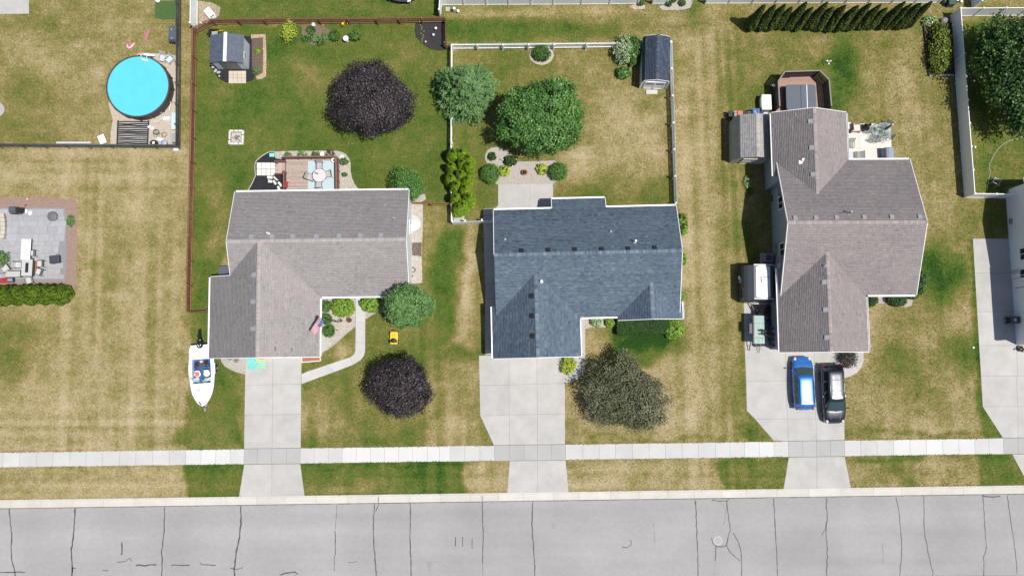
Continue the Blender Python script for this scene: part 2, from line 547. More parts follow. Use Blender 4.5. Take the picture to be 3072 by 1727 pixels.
def lawn_material():
 m, t, p = _nodes('lawn_turf')
 N, L = t.nodes, t.links
 p.inputs['Roughness'].default_value = .95
 p.inputs['Specular IOR Level'].default_value = .1
 at = N.new('ShaderNodeAttribute')
 at.attribute_name = 'green'
 geo = N.new('ShaderNodeNewGeometry')

 def noise(sc, det, rough, lo, hi, mapping=None):
  n = N.new('ShaderNodeTexNoise')
  n.inputs['Scale'].default_value = sc
  n.inputs['Detail'].default_value = det
  n.inputs['Roughness'].default_value = rough
  v = geo.outputs['Position']
  if mapping:
   mp = N.new('ShaderNodeMapping')
   mp.inputs['Scale'].default_value = mapping
   L.new(v, mp.inputs['Vector'])
   v = mp.outputs[0]
  L.new(v, n.inputs['Vector'])
  r = N.new('ShaderNodeMapRange')
  r.inputs['From Min'].default_value = .3
  r.inputs['From Max'].default_value = .7
  r.inputs['To Min'].default_value = lo
  r.inputs['To Max'].default_value = hi
  r.clamp = False
  L.new(n.outputs['Fac'], r.inputs['Value'])
  return r.outputs['Result']

 def math_(op, a, b):
  n = N.new('ShaderNodeMath')
  n.operation = op
  for i, q in enumerate((a, b)):
   if isinstance(q, (int, float)):
    n.inputs[i].default_value = q
   else:
    L.new(q, n.inputs[i])
  return n.outputs[0]

 s = math_('ADD', at.outputs['Fac'], noise(.45, 6, .65, -.09, .09))
 s = math_('ADD', s, noise(1.7, 7, .75, -.13, .13))
 s = math_('ADD', s, noise(5.5, 5, .8, -.19, .19))
 s = math_('ADD', s, noise(1.0, 3, .5, -.03, .03, (.15, 1.4, 1)))
 cr = N.new('ShaderNodeValToRGB')
 el = cr.color_ramp.elements
 stops = [(0, (.44, .360, .228)), (.2, (.338, .270, .134)), (.38, (.212, .179, .060)), (.56, (.122, .140, .029)), (.72, (.078, .126, .021)), (.88, (.034, .080, .012)), (1, (.020, .060, .010))]
 while len(el) < len(stops):
  el.new(.5)
 for e, (ps, c) in zip(el, stops):
  e.position, e.color = ps, (*c, 1)
 L.new(s, cr.inputs['Fac'])
 v = math_('MULTIPLY', noise(14, 5, .75, .80, 1.2), noise(4.5, 4, .6, .88, 1.12))
 vm = N.new('ShaderNodeVectorMath')
 vm.operation = 'SCALE'
 L.new(cr.outputs[0], vm.inputs[0])
 L.new(v, vm.inputs['Scale'])
 L.new(vm.outputs[0], p.inputs['Base Color'])
 b = N.new('ShaderNodeBump')
 b.inputs['Strength'].default_value = .7
 b.inputs['Distance'].default_value = .06
 L.new(noise(11, 6, .75, 0, 1), b.inputs['Height'])
 L.new(b.outputs[0], p.inputs['Normal'])
 return m

CURB_A, CURB_B = G('T1', 0, 590), G('T4', 2576, 450)           # back of kerb line
ROAD_A, ROAD_B = G('T1', 0, 674), G('T4', 2576, 527)           # asphalt edge
RD = (ROAD_B - ROAD_A).normalized()                            # along the street
RNV = Vector((-RD.y, RD.x, 0))                                 # towards the houses
ROADW = 11.0

def street(x, n, z=0):
 """x = metres to the right of the frame's left end, n = metres from the asphalt edge towards the houses"""
 return ROAD_A + RD * x + RNV * n + Vector((0, 0, z))

xs = np.arange(-62, 62.01, .27)
ys = np.arange(-46, 58.01, .27)
GX, GY = np.meshgrid(xs, ys)
gx, gy = GX.ravel(), GY.ravel()
nn = (gx - ROAD_A.x) * RNV.x + (gy - ROAD_A.y) * RNV.y
kb = (nn >= .565) & (nn < .84)
gx, gy = np.where(kb, gx + RNV.x * (.70 - nn), gx), np.where(kb, gy + RNV.y * (.70 - nn), gy)
gz = np.where((nn < .565) & (nn > -ROADW - .40), -.5, 0.0)
gz = gz + np.where(gz == 0, (vnoise(gx + 80, gy + 80, 1.3, 9) - .5) * .012 - .006, 0)
nx = len(xs)
idx = np.arange(len(gx)).reshape(len(ys), nx)
F = np.stack([idx[:-1, :-1].ravel(), idx[:-1, 1:].ravel(), idx[1:, 1:].ravel(), idx[1:, :-1].ravel()], 1)
M['lawn'] = lawn_material()
ground = structure(mesh_np('ground', np.stack([gx, gy, gz], 1), F, M['lawn'], smooth=True))
a = ground.data.attributes.new('green', 'FLOAT', 'POINT')
a.data.foreach_set('value', greenness(gx, gy).astype(np.float32))
far = MB()
for x0, x1, y0, y1 in ((-600, -61.9, -600, 600), (61.9, 600, -600, 600), (-61.9, 61.9, 57.9, 600), (-61.9, 61.9, -600, -45.9)):
 far.add([(x0, y0, -.36), (x1, y0, -.36), (x1, y1, -.36), (x0, y1, -.36)], [(0, 1, 2, 3)])
structure(far.build('terrain', mat('distant_turf', (.14, .12, .05), .95, .3, .2)))

# ---------------------------------------------------------------- road, kerb, cracks

def road_material():
 m, t, p = _nodes('weathered_asphalt')
 N, L = t.nodes, t.links
 p.inputs['Roughness'].default_value = .9
 p.inputs['Specular IOR Level'].default_value = .25
 geo = N.new('ShaderNodeNewGeometry')
 facs = []
 for sc, det, lo, hi, mp in ((.16, 4, .90, 1.08, (1, 1, 1)), (.5, 5, .92, 1.07, (.06, 1.1, 1)), (3, 5, .96, 1.04, (1, 1, 1)), (60, 3, .86, 1.14, (1, 1, 1))):
  n = N.new('ShaderNodeTexNoise')
  n.inputs['Scale'].default_value = sc
  n.inputs['Detail'].default_value = det
  mpn = N.new('ShaderNodeMapping')
  mpn.inputs['Scale'].default_value = mp
  L.new(geo.outputs['Position'], mpn.inputs['Vector'])
  L.new(mpn.outputs[0], n.inputs['Vector'])
  r = N.new('ShaderNodeMapRange')
  r.inputs['From Min'].default_value = .3
  r.inputs['From Max'].default_value = .7
  r.inputs['To Min'].default_value = lo
  r.inputs['To Max'].default_value = hi
  L.new(n.outputs['Fac'], r.inputs['Value'])
  facs.append(r.outputs['Result'])
 f = facs[0]
 for g in facs[1:]:
  mu = N.new('ShaderNodeMath')
  mu.operation = 'MULTIPLY'
  L.new(f, mu.inputs[0])
  L.new(g, mu.inputs[1])
  f = mu.outputs[0]
 vm = N.new('ShaderNodeVectorMath')
 vm.operation = 'SCALE'
 vm.inputs[0].default_value = (.308, .297, .293)
 L.new(f, vm.inputs['Scale'])
 L.new(vm.outputs[0], p.inputs['Base Color'])
 b = N.new('ShaderNodeBump')
 b.inputs['Strength'].default_value = .3
 b.inputs['Distance'].default_value = .01
 n = N.new('ShaderNodeTexNoise')
 n.inputs['Scale'].default_value = 45
 L.new(geo.outputs['Position'], n.inputs['Vector'])
 L.new(n.outputs['Fac'], b.inputs['Height'])
 L.new(b.outputs[0], p.inputs['Normal'])
 return m

RZ = -.11
road = MB()
road.prism([xy(street(-30, 0)), xy(street(125, 0)), xy(street(125, -ROADW)), xy(street(-30, -ROADW))], RZ - .15, RZ)
road_o = structure(road.build('road', road_material()))

def ribbon(mb, pts, w, z, jit=.3):
 pts = [Vector((p[0], p[1], 0)) for p in pts]
 fine = []
 for i in range(len(pts) - 1):
  L = (pts[i + 1] - pts[i]).length
  k = max(1, int(L / .25))
  for j in range(k):
   fine.append(pts[i].lerp(pts[i + 1], j / k))
 fine.append(pts[-1])
 vs = []
 for i, p in enumerate(fine):
  t = (fine[min(i + 1, len(fine) - 1)] - fine[max(i - 1, 0)]).normalized()
  n = Vector((-t.y, t.x, 0))
  ww = w * (1 + random.uniform(-jit, jit))
  q = p + n * random.uniform(-.4, .4) * w * (1 if 0 < i < len(fine) - 1 else 0)
  vs += [(q.x + n.x * ww / 2, q.y + n.y * ww / 2, z), (q.x - n.x * ww / 2, q.y - n.y * ww / 2, z)]
 fs = [(2 * i, 2 * i + 1, 2 * i + 3, 2 * i + 2) for i in range(len(fine) - 1)]
 mb.add(vs, fs)

CR = [  # tar lines on the road
 ('T1', [(92, 680), (105, 830), (120, 980), (108, 1080), (122, 1200), (148, 1300), (152, 1420)], .07), ('T1', [(-60, 1308), (0, 1308), (150, 1304), (250, 1306)], .06),
 ('T1', [(745, 672), (738, 820), (720, 980), (708, 1095), (714, 1200), (715, 1300), (718, 1420)], .09), ('T1', [(715, 1310), (713, 1255), (748, 1270)], .10),
 ('T1', [(1632, 660), (1628, 850), (1618, 990), (1603, 1090), (1606, 1200), (1598, 1420)], .07), ('T1', [(2388, 650), (2388, 760), (2378, 930), (2340, 1100), (2325, 1230), (2320, 1420)], .09),
 ('T1', [(1207, 1008), (1205, 1135)], .08), ('T1', [(1160, 1207), (1240, 1198), (1290, 1163), (1303, 1197)], .05), ('T1', [(1348, 1240), (1375, 1232), (1430, 1236), (1548, 1230)], .09),
 ('T1', [(1693, 1242), (1720, 1234), (1868, 1238), (1875, 1225)], .06), ('T1', [(1980, 1210), (2005, 1232), (2138, 1236)], .05), ('T1', [(2285, 1265), (2330, 1275), (2385, 1268), (2408, 1250)], .06),
 ('T1', [(1018, 1282), (1045, 1292), (1072, 1284)], .05),
 ('T2', [(825, 640), (824, 720), (812, 880)], .025), ('T2', [(798, 902), (812, 900), (810, 1000), (815, 1100), (812, 1135)], .06), ('T2', [(806, 1140), (800, 1180), (803, 1290)], .04),
 ('T2', [(1200, 630), (1190, 760), (1192, 900), (1196, 1020), (1208, 1180), (1218, 1420)], .07), ('T2', [(1240, 560), (1238, 640), (1212, 705)], .05), ('T2', [(1553, 620), (1556, 800), (1553, 1000), (1560, 1200), (1560, 1420)], .07),
 ('T2', [(2265, 550), (2274, 800), (2278, 1000), (2270, 1212)], .06), ('T2', [(2272, 1212), (2274, 1420)], .02), ('T2', [(2003, 956), (2005, 1000), (2003, 1048)], .055), ('T2', [(2072, 956), (2070, 1010), (2074, 1050)], .055),
 ('T2', [(2168, 970), (2168, 1072)], .055), ('T2', [(258, 1330), (340, 1310), (410, 1302), (442, 1326)], .07), ('T2', [(938, 1206), (985, 1210), (1028, 1198)], .04),
 ('T3', [(195, 610), (185, 690), (184, 800), (192, 950), (203, 1090), (210, 1220), (220, 1420)], .07), ('T3', [(1150, 985), (1170, 1000), (1165, 1035), (1130, 1060), (1078, 1057)], .055),
 ('T3', [(1808, 600), (1815, 850), (1822, 1050), (1830, 1240), (1832, 1420)], .07), ('T3', [(1785, 590), (1805, 590), (1798, 630)], .04), ('T3', [(1968, 600), (1985, 590), (2040, 605), (2080, 595), (2110, 600), (2135, 580)], .06),
 ('T3', [(2115, 600), (2125, 720), (2150, 890), (2120, 980), (2110, 1040)], .07), ('T3', [(2110, 1040), (2060, 1058), (2010, 1050), (1975, 1015), (1962, 965)], .07), ('T3', [(2110, 1040), (2160, 1120), (2248, 1195)], .06),
 ('T3', [(2175, 915), (2230, 1000), (2258, 1110), (2262, 1250), (2264, 1420)], .06), ('T3', [(2008, 1050), (2000, 1190)], .06), ('T3', [(2055, 615), (2095, 660), (2105, 740), (2080, 835)], .02), ('T3', [(1385, 820), (1405, 1020)], .015),
 ('T3', [(2000, 1195), (1990, 1330)], .012),
 ('T4', [(100, 570), (112, 760), (122, 950), (135, 1120), (142, 1420)], .065), ('T4', [(622, 565), (625, 700), (632, 800), (615, 880), (628, 1040), (632, 1150), (620, 1420)], .075), ('T4', [(620, 800), (610, 880), (580, 940)], .05),
 ('T4', [(1310, 560), (1340, 700), (1362, 920), (1370, 1060), (1352, 1250), (1345, 1420)], .06), ('T4', [(1587, 550), (1586, 760), (1588, 900), (1610, 1000), (1640, 1160), (1675, 1300), (1680, 1420)], .06),
 ('T4', [(2170, 548), (2180, 700), (2192, 930), (2205, 1060), (2178, 1150), (2178, 1420)], .06), ('T4', [(2160, 545), (2200, 552), (2270, 560), (2340, 552)], .09), ('T4', [(2410, 545), (2440, 780), (2480, 1020), (2508, 1320)], .06),
 ('T4', [(1178, 1030), (1185, 1130), (1180, 1230)], .02), ('T4', [(1400, 1338), (2000, 1336), (2700, 1330)], .02),
]
for tg, pts, w in CR:
 mb = MB()
 ribbon(mb, [G(tg, a, b, RZ) for a, b in pts], w * 1.3, RZ + .004)
 mb.build('tar_line', M['tar'], road_o)
for tg, a, b, r in (('T2', 1745, 1225, .3), ('T2', 1748, 1280, .16), ('T3', 395, 850, .22)):
 c = G(tg, a, b, RZ)
 mb = MB()
 k = 18
 mb.add([(c.x + math.cos(i / k * 2 * PI) * r * random.uniform(.7, 1.1), c.y + math.sin(i / k * 2 * PI) * r * random.uniform(.7, 1.2), RZ + .002) for i in range(k)], [tuple(range(k))])
 mb.build('oil_stain', M['stain'], road_o)
mb = MB()
for k in range(3):
 ribbon(mb, [street(x, -.02 - .012 * k, 0) for x in np.arange(-20 + k * .7, 115, 3.1)], .045, RZ + .003 + .001 * k, .9)
mb.build('edge_grit', M['joint'], road_o)['kind'] = 'stuff'
# manhole
c = G('T3', 2028, 992, RZ)
mh = thing('manhole_cover', 'round grey manhole cover ringed by tar lines in the road', 'manhole cover', c)
mb = MB().lathe([(.29, -.02), (.29, .008), (.0, .008)], 28)
for i in range(-3, 4):
 mb.bar((-.22, i * .07, .012), (.22, i * .07, .012), .02, .012)
mb.build('lid', M['grey'], mh)
MB().lathe([(.295, -.02), (.295, .010), (.40, .010), (.41, -.02), (.295, -.02)], 28).build('collar', M['drive'], mh)

# kerb: head and gutter pan, one casting after another
ptz = [(T, x) for T, l in (('T1', (95, 400, 710, 1020, 1330, 1640, 1940, 2235, 2540)), ('T2', (315, 620, 930, 1240, 1545, 1850, 2150, 2430)), ('T3', (100, 400, 655, 965, 1245, 1535, 1798, 2070, 2312)), ('T4', (135, 455, 775, 1098, 1375, 1678, 1990, 2285, 2576))) for x in l]
cutx = sorted((G(T, x, 600) - ROAD_A).dot(RD) for T, x in ptz)
cutx = [cutx[0] - 3 * i for i in range(6, 0, -1)] + cutx + [cutx[-1] + 3 * i for i in range(1, 6)]
CW = (CURB_A - ROAD_A).dot(RNV)
kerb = structure(bpy.data.objects.new('kerb', None))
COL.objects.link(kerb)
for i in range(len(cutx) - 1):
 a0, a1 = cutx[i] + .006, cutx[i + 1] - .006
 prof = [(0, -.2), (0, RZ + .006), (CW - .20, RZ - .012), (CW - .155, .028), (CW - .13, .04), (CW, .04), (CW, -.2)]
 mb = MB()
 mb.loft([[street(a0, n, z) for n, z in prof], [street(a1, n, z) for n, z in prof]])
 mb.build('kerb_stone', M['curb'], kerb)
mb = MB()
mb.prism([xy(street(-30, -ROADW)), xy(street(125, -ROADW)), xy(street(125, -ROADW - .75)), xy(street(-30, -ROADW - .75))], -.2, .03)
mb.build('kerb_stone', M['curb'], kerb)
HARD.append([xy(street(-40, CW)), xy(street(140, CW)), xy(street(140, -ROADW - .8)), xy(street(-40, -ROADW - .8))])

# ---------------------------------------------------------------- pavement and drives, slab by slab

def slab_mesh(pl, z1=.022, z0=-.12):
 return MB().prism(pl, z0, z1)

def shrink(pl, d):
 n = len(pl)
 area = sum(pl[i][0] * pl[(i + 1) % n][1] - pl[(i + 1) % n][0] * pl[i][1] for i in range(n))
 if area < 0:
  pl = pl[::-1]
 out = []
 for i in range(n):
  p0, p1, p2 = Vector(pl[i - 1]), Vector(pl[i]), Vector(pl[(i + 1) % n])
  e1, e2 = (p1 - p0).normalized(), (p2 - p1).normalized()
  n1, n2 = Vector((-e1.y, e1.x)), Vector((-e2.y, e2.x))
  k = 1 + n1.dot(n2)
  q = p1 + (n1 + n2) * (d / max(k, .35))
  out.append((q.x, q.y))
 return out

def slabs(parent, polys, m, gap=.009, z1=.024, base=True):
 for pl in polys:
  HARD.append(pl)
  slab_mesh(shrink(pl, gap), z1).build('slab', m, parent)

sw = structure(bpy.data.objects.new('sidewalk', None))
COL.objects.link(sw)
ta, tb = G('N', 0, 1356.3), G('N', 3072, 1312.5)
ba, bb = G('N', 0, 1401.5), G('N', 3072, 1360.4)
WALK_TOP, WALK_BOTTOM = (ta, tb), (ba, bb)

def on(a, b, x):
 t = (x - a.x) / (b.x - a.x)
 return (x, a.y + (b.y - a.y) * t)

jn = [('T1', v) for v in (35, 200, 368, 530, 697, 857, 1020, 1190, 1350, 1515, 1680, 1843, 1995, 2140, 2285, 2420)]
jn += [('T2', v) for v in (42, 185, 330, 466, 605, 745, 882, 1022, 1162, 1300, 1440, 1580, 1725, 1845, 1950, 2095, 2245, 2390, 2535)]
jn += [('T3', v) for v in (105, 240, 380, 518, 688, 850, 1012, 1178, 1345, 1507, 1672, 1835, 2002, 2145, 2290, 2437)]
jn += [('T4', v) for v in (105, 248, 390, 525, 665, 803, 963, 1125, 1288, 1450, 1612, 1773, 1932, 2090, 2230, 2375, 2518)]
jx_ = [G(T, v, 100).x for T, v in jn]
jx_ = [jx_[0] - 1.48 * i for i in range(8, 0, -1)] + jx_ + [jx_[-1] + 1.48 * i for i in range(1, 9)]
M['drivewalk'] = mat('drive_crossing_concrete', (.365, .355, .34), .85, .06, .6, .15, 60, rnd=.03, spec=.3)
brx = (G('T2', 860, 100).x, G('T2', 1950, 100).x)
for i in range(len(jx_) - 1):
 x0, x1 = jx_[i], jx_[i + 1]
 pl = [on(ba, bb, x0), on(ba, bb, x1), on(ta, tb, x1), on(ta, tb, x0)]
 xm = (x0 + x1) / 2
 sx_ = to_sheet(np.array([xm]), np.array([pl[0][1]]))[0][0]
 dr = any(p < sx_ < q for p, q in ((614, 758), (1240, 1422), (1980, 2124), (2520, 2700)))
 bright = brx[0] < xm < brx[1] or 2240 < sx_ < 2440 or 455 < sx_ < 580 or 1860 < sx_ < 1940
 slabs(sw, [pl], M['drivewalk'] if dr else M['walkbright'] if bright else M['walk'])
base_sw = MB().prism([on(ba, bb, -55), on(ba, bb, 55), on(ta, tb, 55), on(ta, tb, -55)], -.1, .008)
base_sw.build('joint_bed', M['joint'], sw)

def drive(name, groups, bed):
 d = structure(bpy.data.objects.new(name, None))
 COL.objects.link(d)
 for pl in groups:
  slabs(d, [pl], M['drive'], z1=.017)
 for b in bed:
  MB().prism(shrink(b, .03), -.1, .008).build('joint_bed', M['joint'], d)
 return d

def wtop(T, x, d=.8):
 ox, oy, s = REG[T]
 return (x, (1356.3 - .01426 * (ox + x * s) - d - oy) / s)

def wbot(x, d=.8):
 return (x, 1401.5 - .01338 * x + d)

def quad(T, *pts):
 return poly(T, pts)

# drive of the first house
yb1 = lambda x: on(ta, tb, x)
d1 = []
Lx = lambda y: 508 - (y - 760) * .0162
Cx = lambda y: 720 - (y - 760) * .0075
Rx = lambda y: 943 - (y - 760) * .0088
rows = [(735, 735), (967, 960), (1200, 1193), (wtop('S6', Lx(1460))[1], wtop('S6', Rx(1456))[1])]
for (a, b), (c_, e) in zip(rows, rows[1:]):
 mid0, mid1 = (a + b) / 2, (c_ + e) / 2
 d1.append(quad('S6', (Lx(a), a), (Cx(mid0), mid0), (Cx(mid1), mid1), (Lx(c_), c_)))
 d1.append(quad('S6', (Cx(mid0), mid0), (Rx(b), b), (Rx(e), e), (Cx(mid1), mid1)))
d1.append(poly('N', [wbot(732.5), wbot(816), (815.6, 1491), (716.5, 1492)]))
d1.append(poly('N', [wbot(816), wbot(901), (914.5, 1490), (815.6, 1491)]))
drive1 = drive('driveway', d1, [quad('S6', (Lx(760), 760), (Rx(760), 760), (Rx(1440), 1440), (Lx(1440), 1440))])
# front path of the first house
pth = [(943, 882), (1010, 855), (1130, 815), (1250, 775), (1320, 752), (1350, 730), (1360, 700), (1361, 640), (1362, 555), (1362, 480), (1362, 380), (1362, 262), (1400, 262), (1400, 350), (1437, 395), (1437, 480), (1437, 555), (1437, 640), (1436, 710), (1425, 745), (1400, 775), (1340, 812), (1200, 866), (1050, 920), (943, 960)]
fp = structure(bpy.data.objects.new('front_path', None))
COL.objects.link(fp)
cuts = [(0, 2, 23, 25), (2, 4, 21, 23), (4, 8, 16, 21), (8, 10, 14, 16), (10, 12, 12, 14)]
for i0, i1, j0, j1 in [(0, 2, 22, 24), (2, 4, 21, 22), (4, 7, 17, 21), (7, 9, 15, 17), (9, 11, 12, 15)]:
 slabs(fp, [poly('S6', pth[i0:i1 + 1] + pth[j0:j1 + 1])], M['walk'], .006)
# drive of the second house, with the side path
d2 = []
jl = lambda y: 483 + (y - 770) * .006
jr = lambda y: 700 + (y - 770) * .0077
d2.append(quad('S7', (250, 740), (jl(740), 735), (jl(968), 967), (255, 970)))
d2.append(quad('S7', (jl(735), 735), (jr(735), 735), (jr(960), 960), (jl(968), 967)))
d2.append(quad('S7', (jr(735), 735), (930, 735), (918, 953), (jr(960), 960)))
d2.append(quad('S7', (255, 970), (jl(967), 967), (jl(1200), 1200), (260, 1205)))
d2.append(quad('S7', (jl(967), 967), (jr(960), 960), (jr(1195), 1195), (jl(1200), 1200)))
d2.append(quad('S7', (jr(960), 960), (918, 953), (918, 1190), (jr(1195), 1195)))
d2.append(quad('S7', (260, 1205), (jl(1200), 1200), wtop('S7', jl(1430)), wtop('S7', 366)))
d2.append(quad('S7', (jl(1200), 1200), (jr(1195), 1195), wtop('S7', jr(1428)), wtop('S7', jl(1430))))
d2.append(quad('S7', (jr(1195), 1195), (918, 1190), wtop('S7', 919), wtop('S7', jr(1428))))
d2.append(poly('N', [wbot(1529), wbot(1613), (1613, 1481), (1521, 1482)]))
d2.append(poly('N', [wbot(1613), wbot(1697), (1706, 1480), (1613, 1481)]))
d2.append(quad('S7', (930, 735), (1032, 700), (1075, 700), (1075, 830), (1062, 875), (1030, 915), (985, 940), (918, 953)))
d2.append(quad('S7', (1000, 440), (1072, 440), (1075, 570), (1010, 570)))
d2.append(quad('S7', (1010, 570), (1075, 570), (1075, 700), (1032, 700)))
drive2 = drive('driveway', d2, [quad('S7', (255, 745), (1030, 745), (918, 953), (918, 1420), (365, 1434), (262, 1200))])
sp = structure(bpy.data.objects.new('side_path', None))
COL.objects.link(sp)
ys_ = [(744, 'S3'), (800, 'S3'), (880, 'S3'), (985, 'S3'), (1095, 'S3'), (1200, 'S3'), (1310, 'S3')]
px_l = [(1300 + (415 + (y - 685) * .026) * .3591, 380 + y * .3591) for y, _ in ys_] + [(1340 + 299 * .3867, 780 + v * .3867) for v in (185, 300, 405, 500, 600, 735)]
for (x0, y0), (x1, y1) in zip(px_l, px_l[1:]):
 slabs(sp, [poly('N', [(x0, y0), (x0 + 42, y0 - .8), (x1 + 42, y1 - .8), (x1, y1)])], M['drive'], .006)
# patio behind the second house
p2 = structure(bpy.data.objects.new('patio_slab', None))
COL.objects.link(p2)
slabs(p2, [quad('S3', (541, 485), (807, 480), (809, 740), (415, 740), (415, 685), (520, 680), (541, 655)), quad('S3', (807, 480), (1000, 476), (1003, 740), (809, 740))], M['drive'], .006)
# drive of the third house
d3 = []
d3.append(quad('S8', (376, 270), (640, 270), (650, 718), (385, 720)))
d3.append(quad('S8', (385, 720), (690, 716), (690, 955), (395, 957)))
d3.append(quad('S8', (690, 716), (905, 714), (910, 955), (690, 955)))
d3.append(quad('S8', (905, 714), (1125, 712), (1130, 950), (910, 955)))
d3.append(quad('S8', (395, 957), (690, 955), (706, 1238), (462, 1240), (400, 1175)))
d3.append(quad('S8', (690, 955), (910, 955), (918, 1236), (706, 1238)))
d3.append(quad('S8', (910, 955), (1130, 950), (1132, 1234), (918, 1236)))
d3.append(quad('S8', (462, 1240), (706, 1238), wtop('S8', 711), wtop('S8', 606)))
d3.append(quad('S8', (706, 1238), (918, 1236), wtop('S8', 922), wtop('S8', 711)))
d3.append(quad('S8', (918, 1236), (1132, 1234), wtop('S8', 1133), wtop('S8', 922)))
d3.append(quad('S8', (1125, 712), (1276, 712), (1276, 800), (1262, 850), (1225, 892), (1180, 918), (1130, 935)))
d3.append(poly('N', [wbot(2366), wbot(2450.5), (2450.5, 1470), (2349.5, 1471)]))
d3.append(poly('N', [wbot(2450.5), wbot(2534), (2554, 1468), (2450.5, 1470)]))
drive3 = drive('driveway', d3, [quad('S8', (376, 275), (645, 275), (660, 720), (1125, 720), (1130, 1390), (605, 1400), (402, 1175))])
pt3 = structure(bpy.data.objects.new('patio_slab', None))
COL.objects.link(pt3)
slabs(pt3, [quad('U3', (560, 195), (935, 200), (940, 920), (560, 920)), quad('U3', (935, 200), (1850, 205), (1880, 920), (940, 920)), quad('U3', (560, 920), (940, 920), (945, 1330), (560, 1330)), quad('U3', (940, 920), (1880, 920), (1895, 1330), (945, 1330))], M['cream'], .006)
# drive of the fourth house
d4 = []
e4 = lambda y: 628 + y * .059
R4 = 1330
for y0, y1 in ((-346, -60), (-60, 265), (265, 545), (545, 800), (800, 1055)):
 d4.append(quad('T5', (e4(y0), y0), (R4 - 360, y0), (R4 - 345, y1), (e4(y1), y1)))
 d4.append(quad('T5', (R4 - 360, y0), (R4, y0), (R4, y1), (R4 - 345, y1)))
d4.append(quad('T5', (690, 1055), (985, 1055), wtop('T5', 985), wtop('T5', 858)))
d4.append(quad('T5', (985, 1055), (1330, 1055), wtop('T5', 1330), wtop('T5', 985)))
d4.append(poly('N', [wbot(3036), wbot(3260), (3260, 1460), (3090, 1461)]))
drive4 = drive('driveway', d4, [quad('T5', (612, -338), (1320, -338), (1320, 1300), (855, 1310), (692, 1055))])
# slab at the top left corner
tl = structure(bpy.data.objects.new('patio_slab', None))
COL.objects.link(tl)
slabs(tl, [quad('R1', (-200, -200), (275, -200), (275, 133), (-200, 138))], M['drive'], .004)
# ---------------------------------------------------------------- houses
SH = {
 'taupe': tone_mat('taupe_shingles', [(0, (.225, .205, .198)), (.35, (.285, .262, .253)), (.65, (.325, .295, .284)), (1, (.375, .332, .316))], .95, big=.12, bigscale=.35, spec=.2),
 'slate': tone_mat('slate_blue_shingles', [(0, (.060, .080, .108)), (.4, (.098, .131, .170)), (.7, (.130, .168, .208)), (1, (.185, .222, .255))], .95, big=.08, bigscale=.4, spec=.2),
 'brownish': tone_mat('brown_grey_shingles', [(0, (.19, .17, .167)), (.35, (.245, .217, .212)), (.65, (.283, .246, .239)), (1, (.335, .285, .272))], .95, big=.14, bigscale=.3, spec=.2),
 'grey': tone_mat('pale_grey_shingles', [(0, (.23, .225, .215)), (.4, (.31, .30, .285)), (.7, (.37, .355, .335)), (1, (.43, .405, .38))], .95, big=.12, bigscale=.6, spec=.2),
 'navy': tone_mat('navy_shingles', [(0, (.028, .036, .055)), (.4, (.050, .064, .092)), (.7, (.068, .085, .115)), (1, (.09, .108, .14))], .95, big=.1, bigscale=.8, spec=.2),
}
DECK = mat('roof_felt', (.09, .085, .085), .95, .1, 3)

def shingles(parent, planes, m, ridges=(), expo=.145, wmin=.20, wmax=.36):
 """every tab is a little slab with its own butt edge; all tabs of one roof are one part"""
 V, F, T = [], [], []
 base = 0
 for o, u, v, L, W in planes:
  n = u.cross(v).normalized()
  o, u, v, n = (np.array(q) for q in (o, u, v, n))
  rows = int(W / expo) + 1
  for r in range(rows):
   s0, s1 = r * expo, min((r + 1) * expo + .02, W)
   if s1 - s0 < .03:
    continue
   x = -RNG.random() * wmax
   rt = RNG.normal(0, .035)
   while x < L:
    w = RNG.uniform(wmin, wmax)
    a, b = max(x, 0) + .004, min(x + w, L) - .004
    x += w
    if b - a < .03:
     continue
    up = .016 + RNG.random() * .012
    p = [o + u * a + v * s0 + n * up, o + u * b + v * s0 + n * up, o + u * b + v * s1 + n * (up - .012), o + u * a + v * s1 + n * (up - .012), o + u * a + v * s0 - n * .004, o + u * b + v * s0 - n * .004]
    V += p
    F += [(base, base + 1, base + 2, base + 3), (base + 4, base + 5, base + 1, base)]
    t = float(np.clip(.5 + rt + RNG.normal(0, .145), 0, 1))
    T += [t, t * .8]
    base += 6
 for p, q, sl in ridges:                       # ridge caps, bent over the ridge
  p, q = np.array(p), np.array(q)
  L = np.linalg.norm(q - p)
  d = (q - p) / L
  a = np.array((-d[1], d[0], 0))
  a = a / np.linalg.norm(a)
  k = int(L / .16)
  for i in range(k):
   c0, c1 = p + d * (i * L / k), p + d * ((i + 1) * L / k + .02)
   dn = np.array((0, 0, -sl * .15))
   z = np.array((0, 0, .045 + RNG.random() * .008))
   V += [c0 + a * .15 + dn + z, c1 + a * .15 + dn + z, c1 + z, c0 + z, c0 - a * .15 + dn + z, c1 - a * .15 + dn + z]
   F += [(base, base + 3, base + 2, base + 1), (base + 3, base + 4, base + 5, base + 2)]
   t = float(np.clip(.62 + RNG.normal(0, .2), 0, 1))
   T += [t, t]
   base += 6
 V = np.array(V)
 o = mesh_np('shingles', V, F, m, parent, T)
 o['kind'] = 'stuff'
 return o

def P3(ax, a, c, z):
 return Vector((a, c, z)) if ax == 'x' else Vector((c, a, z))

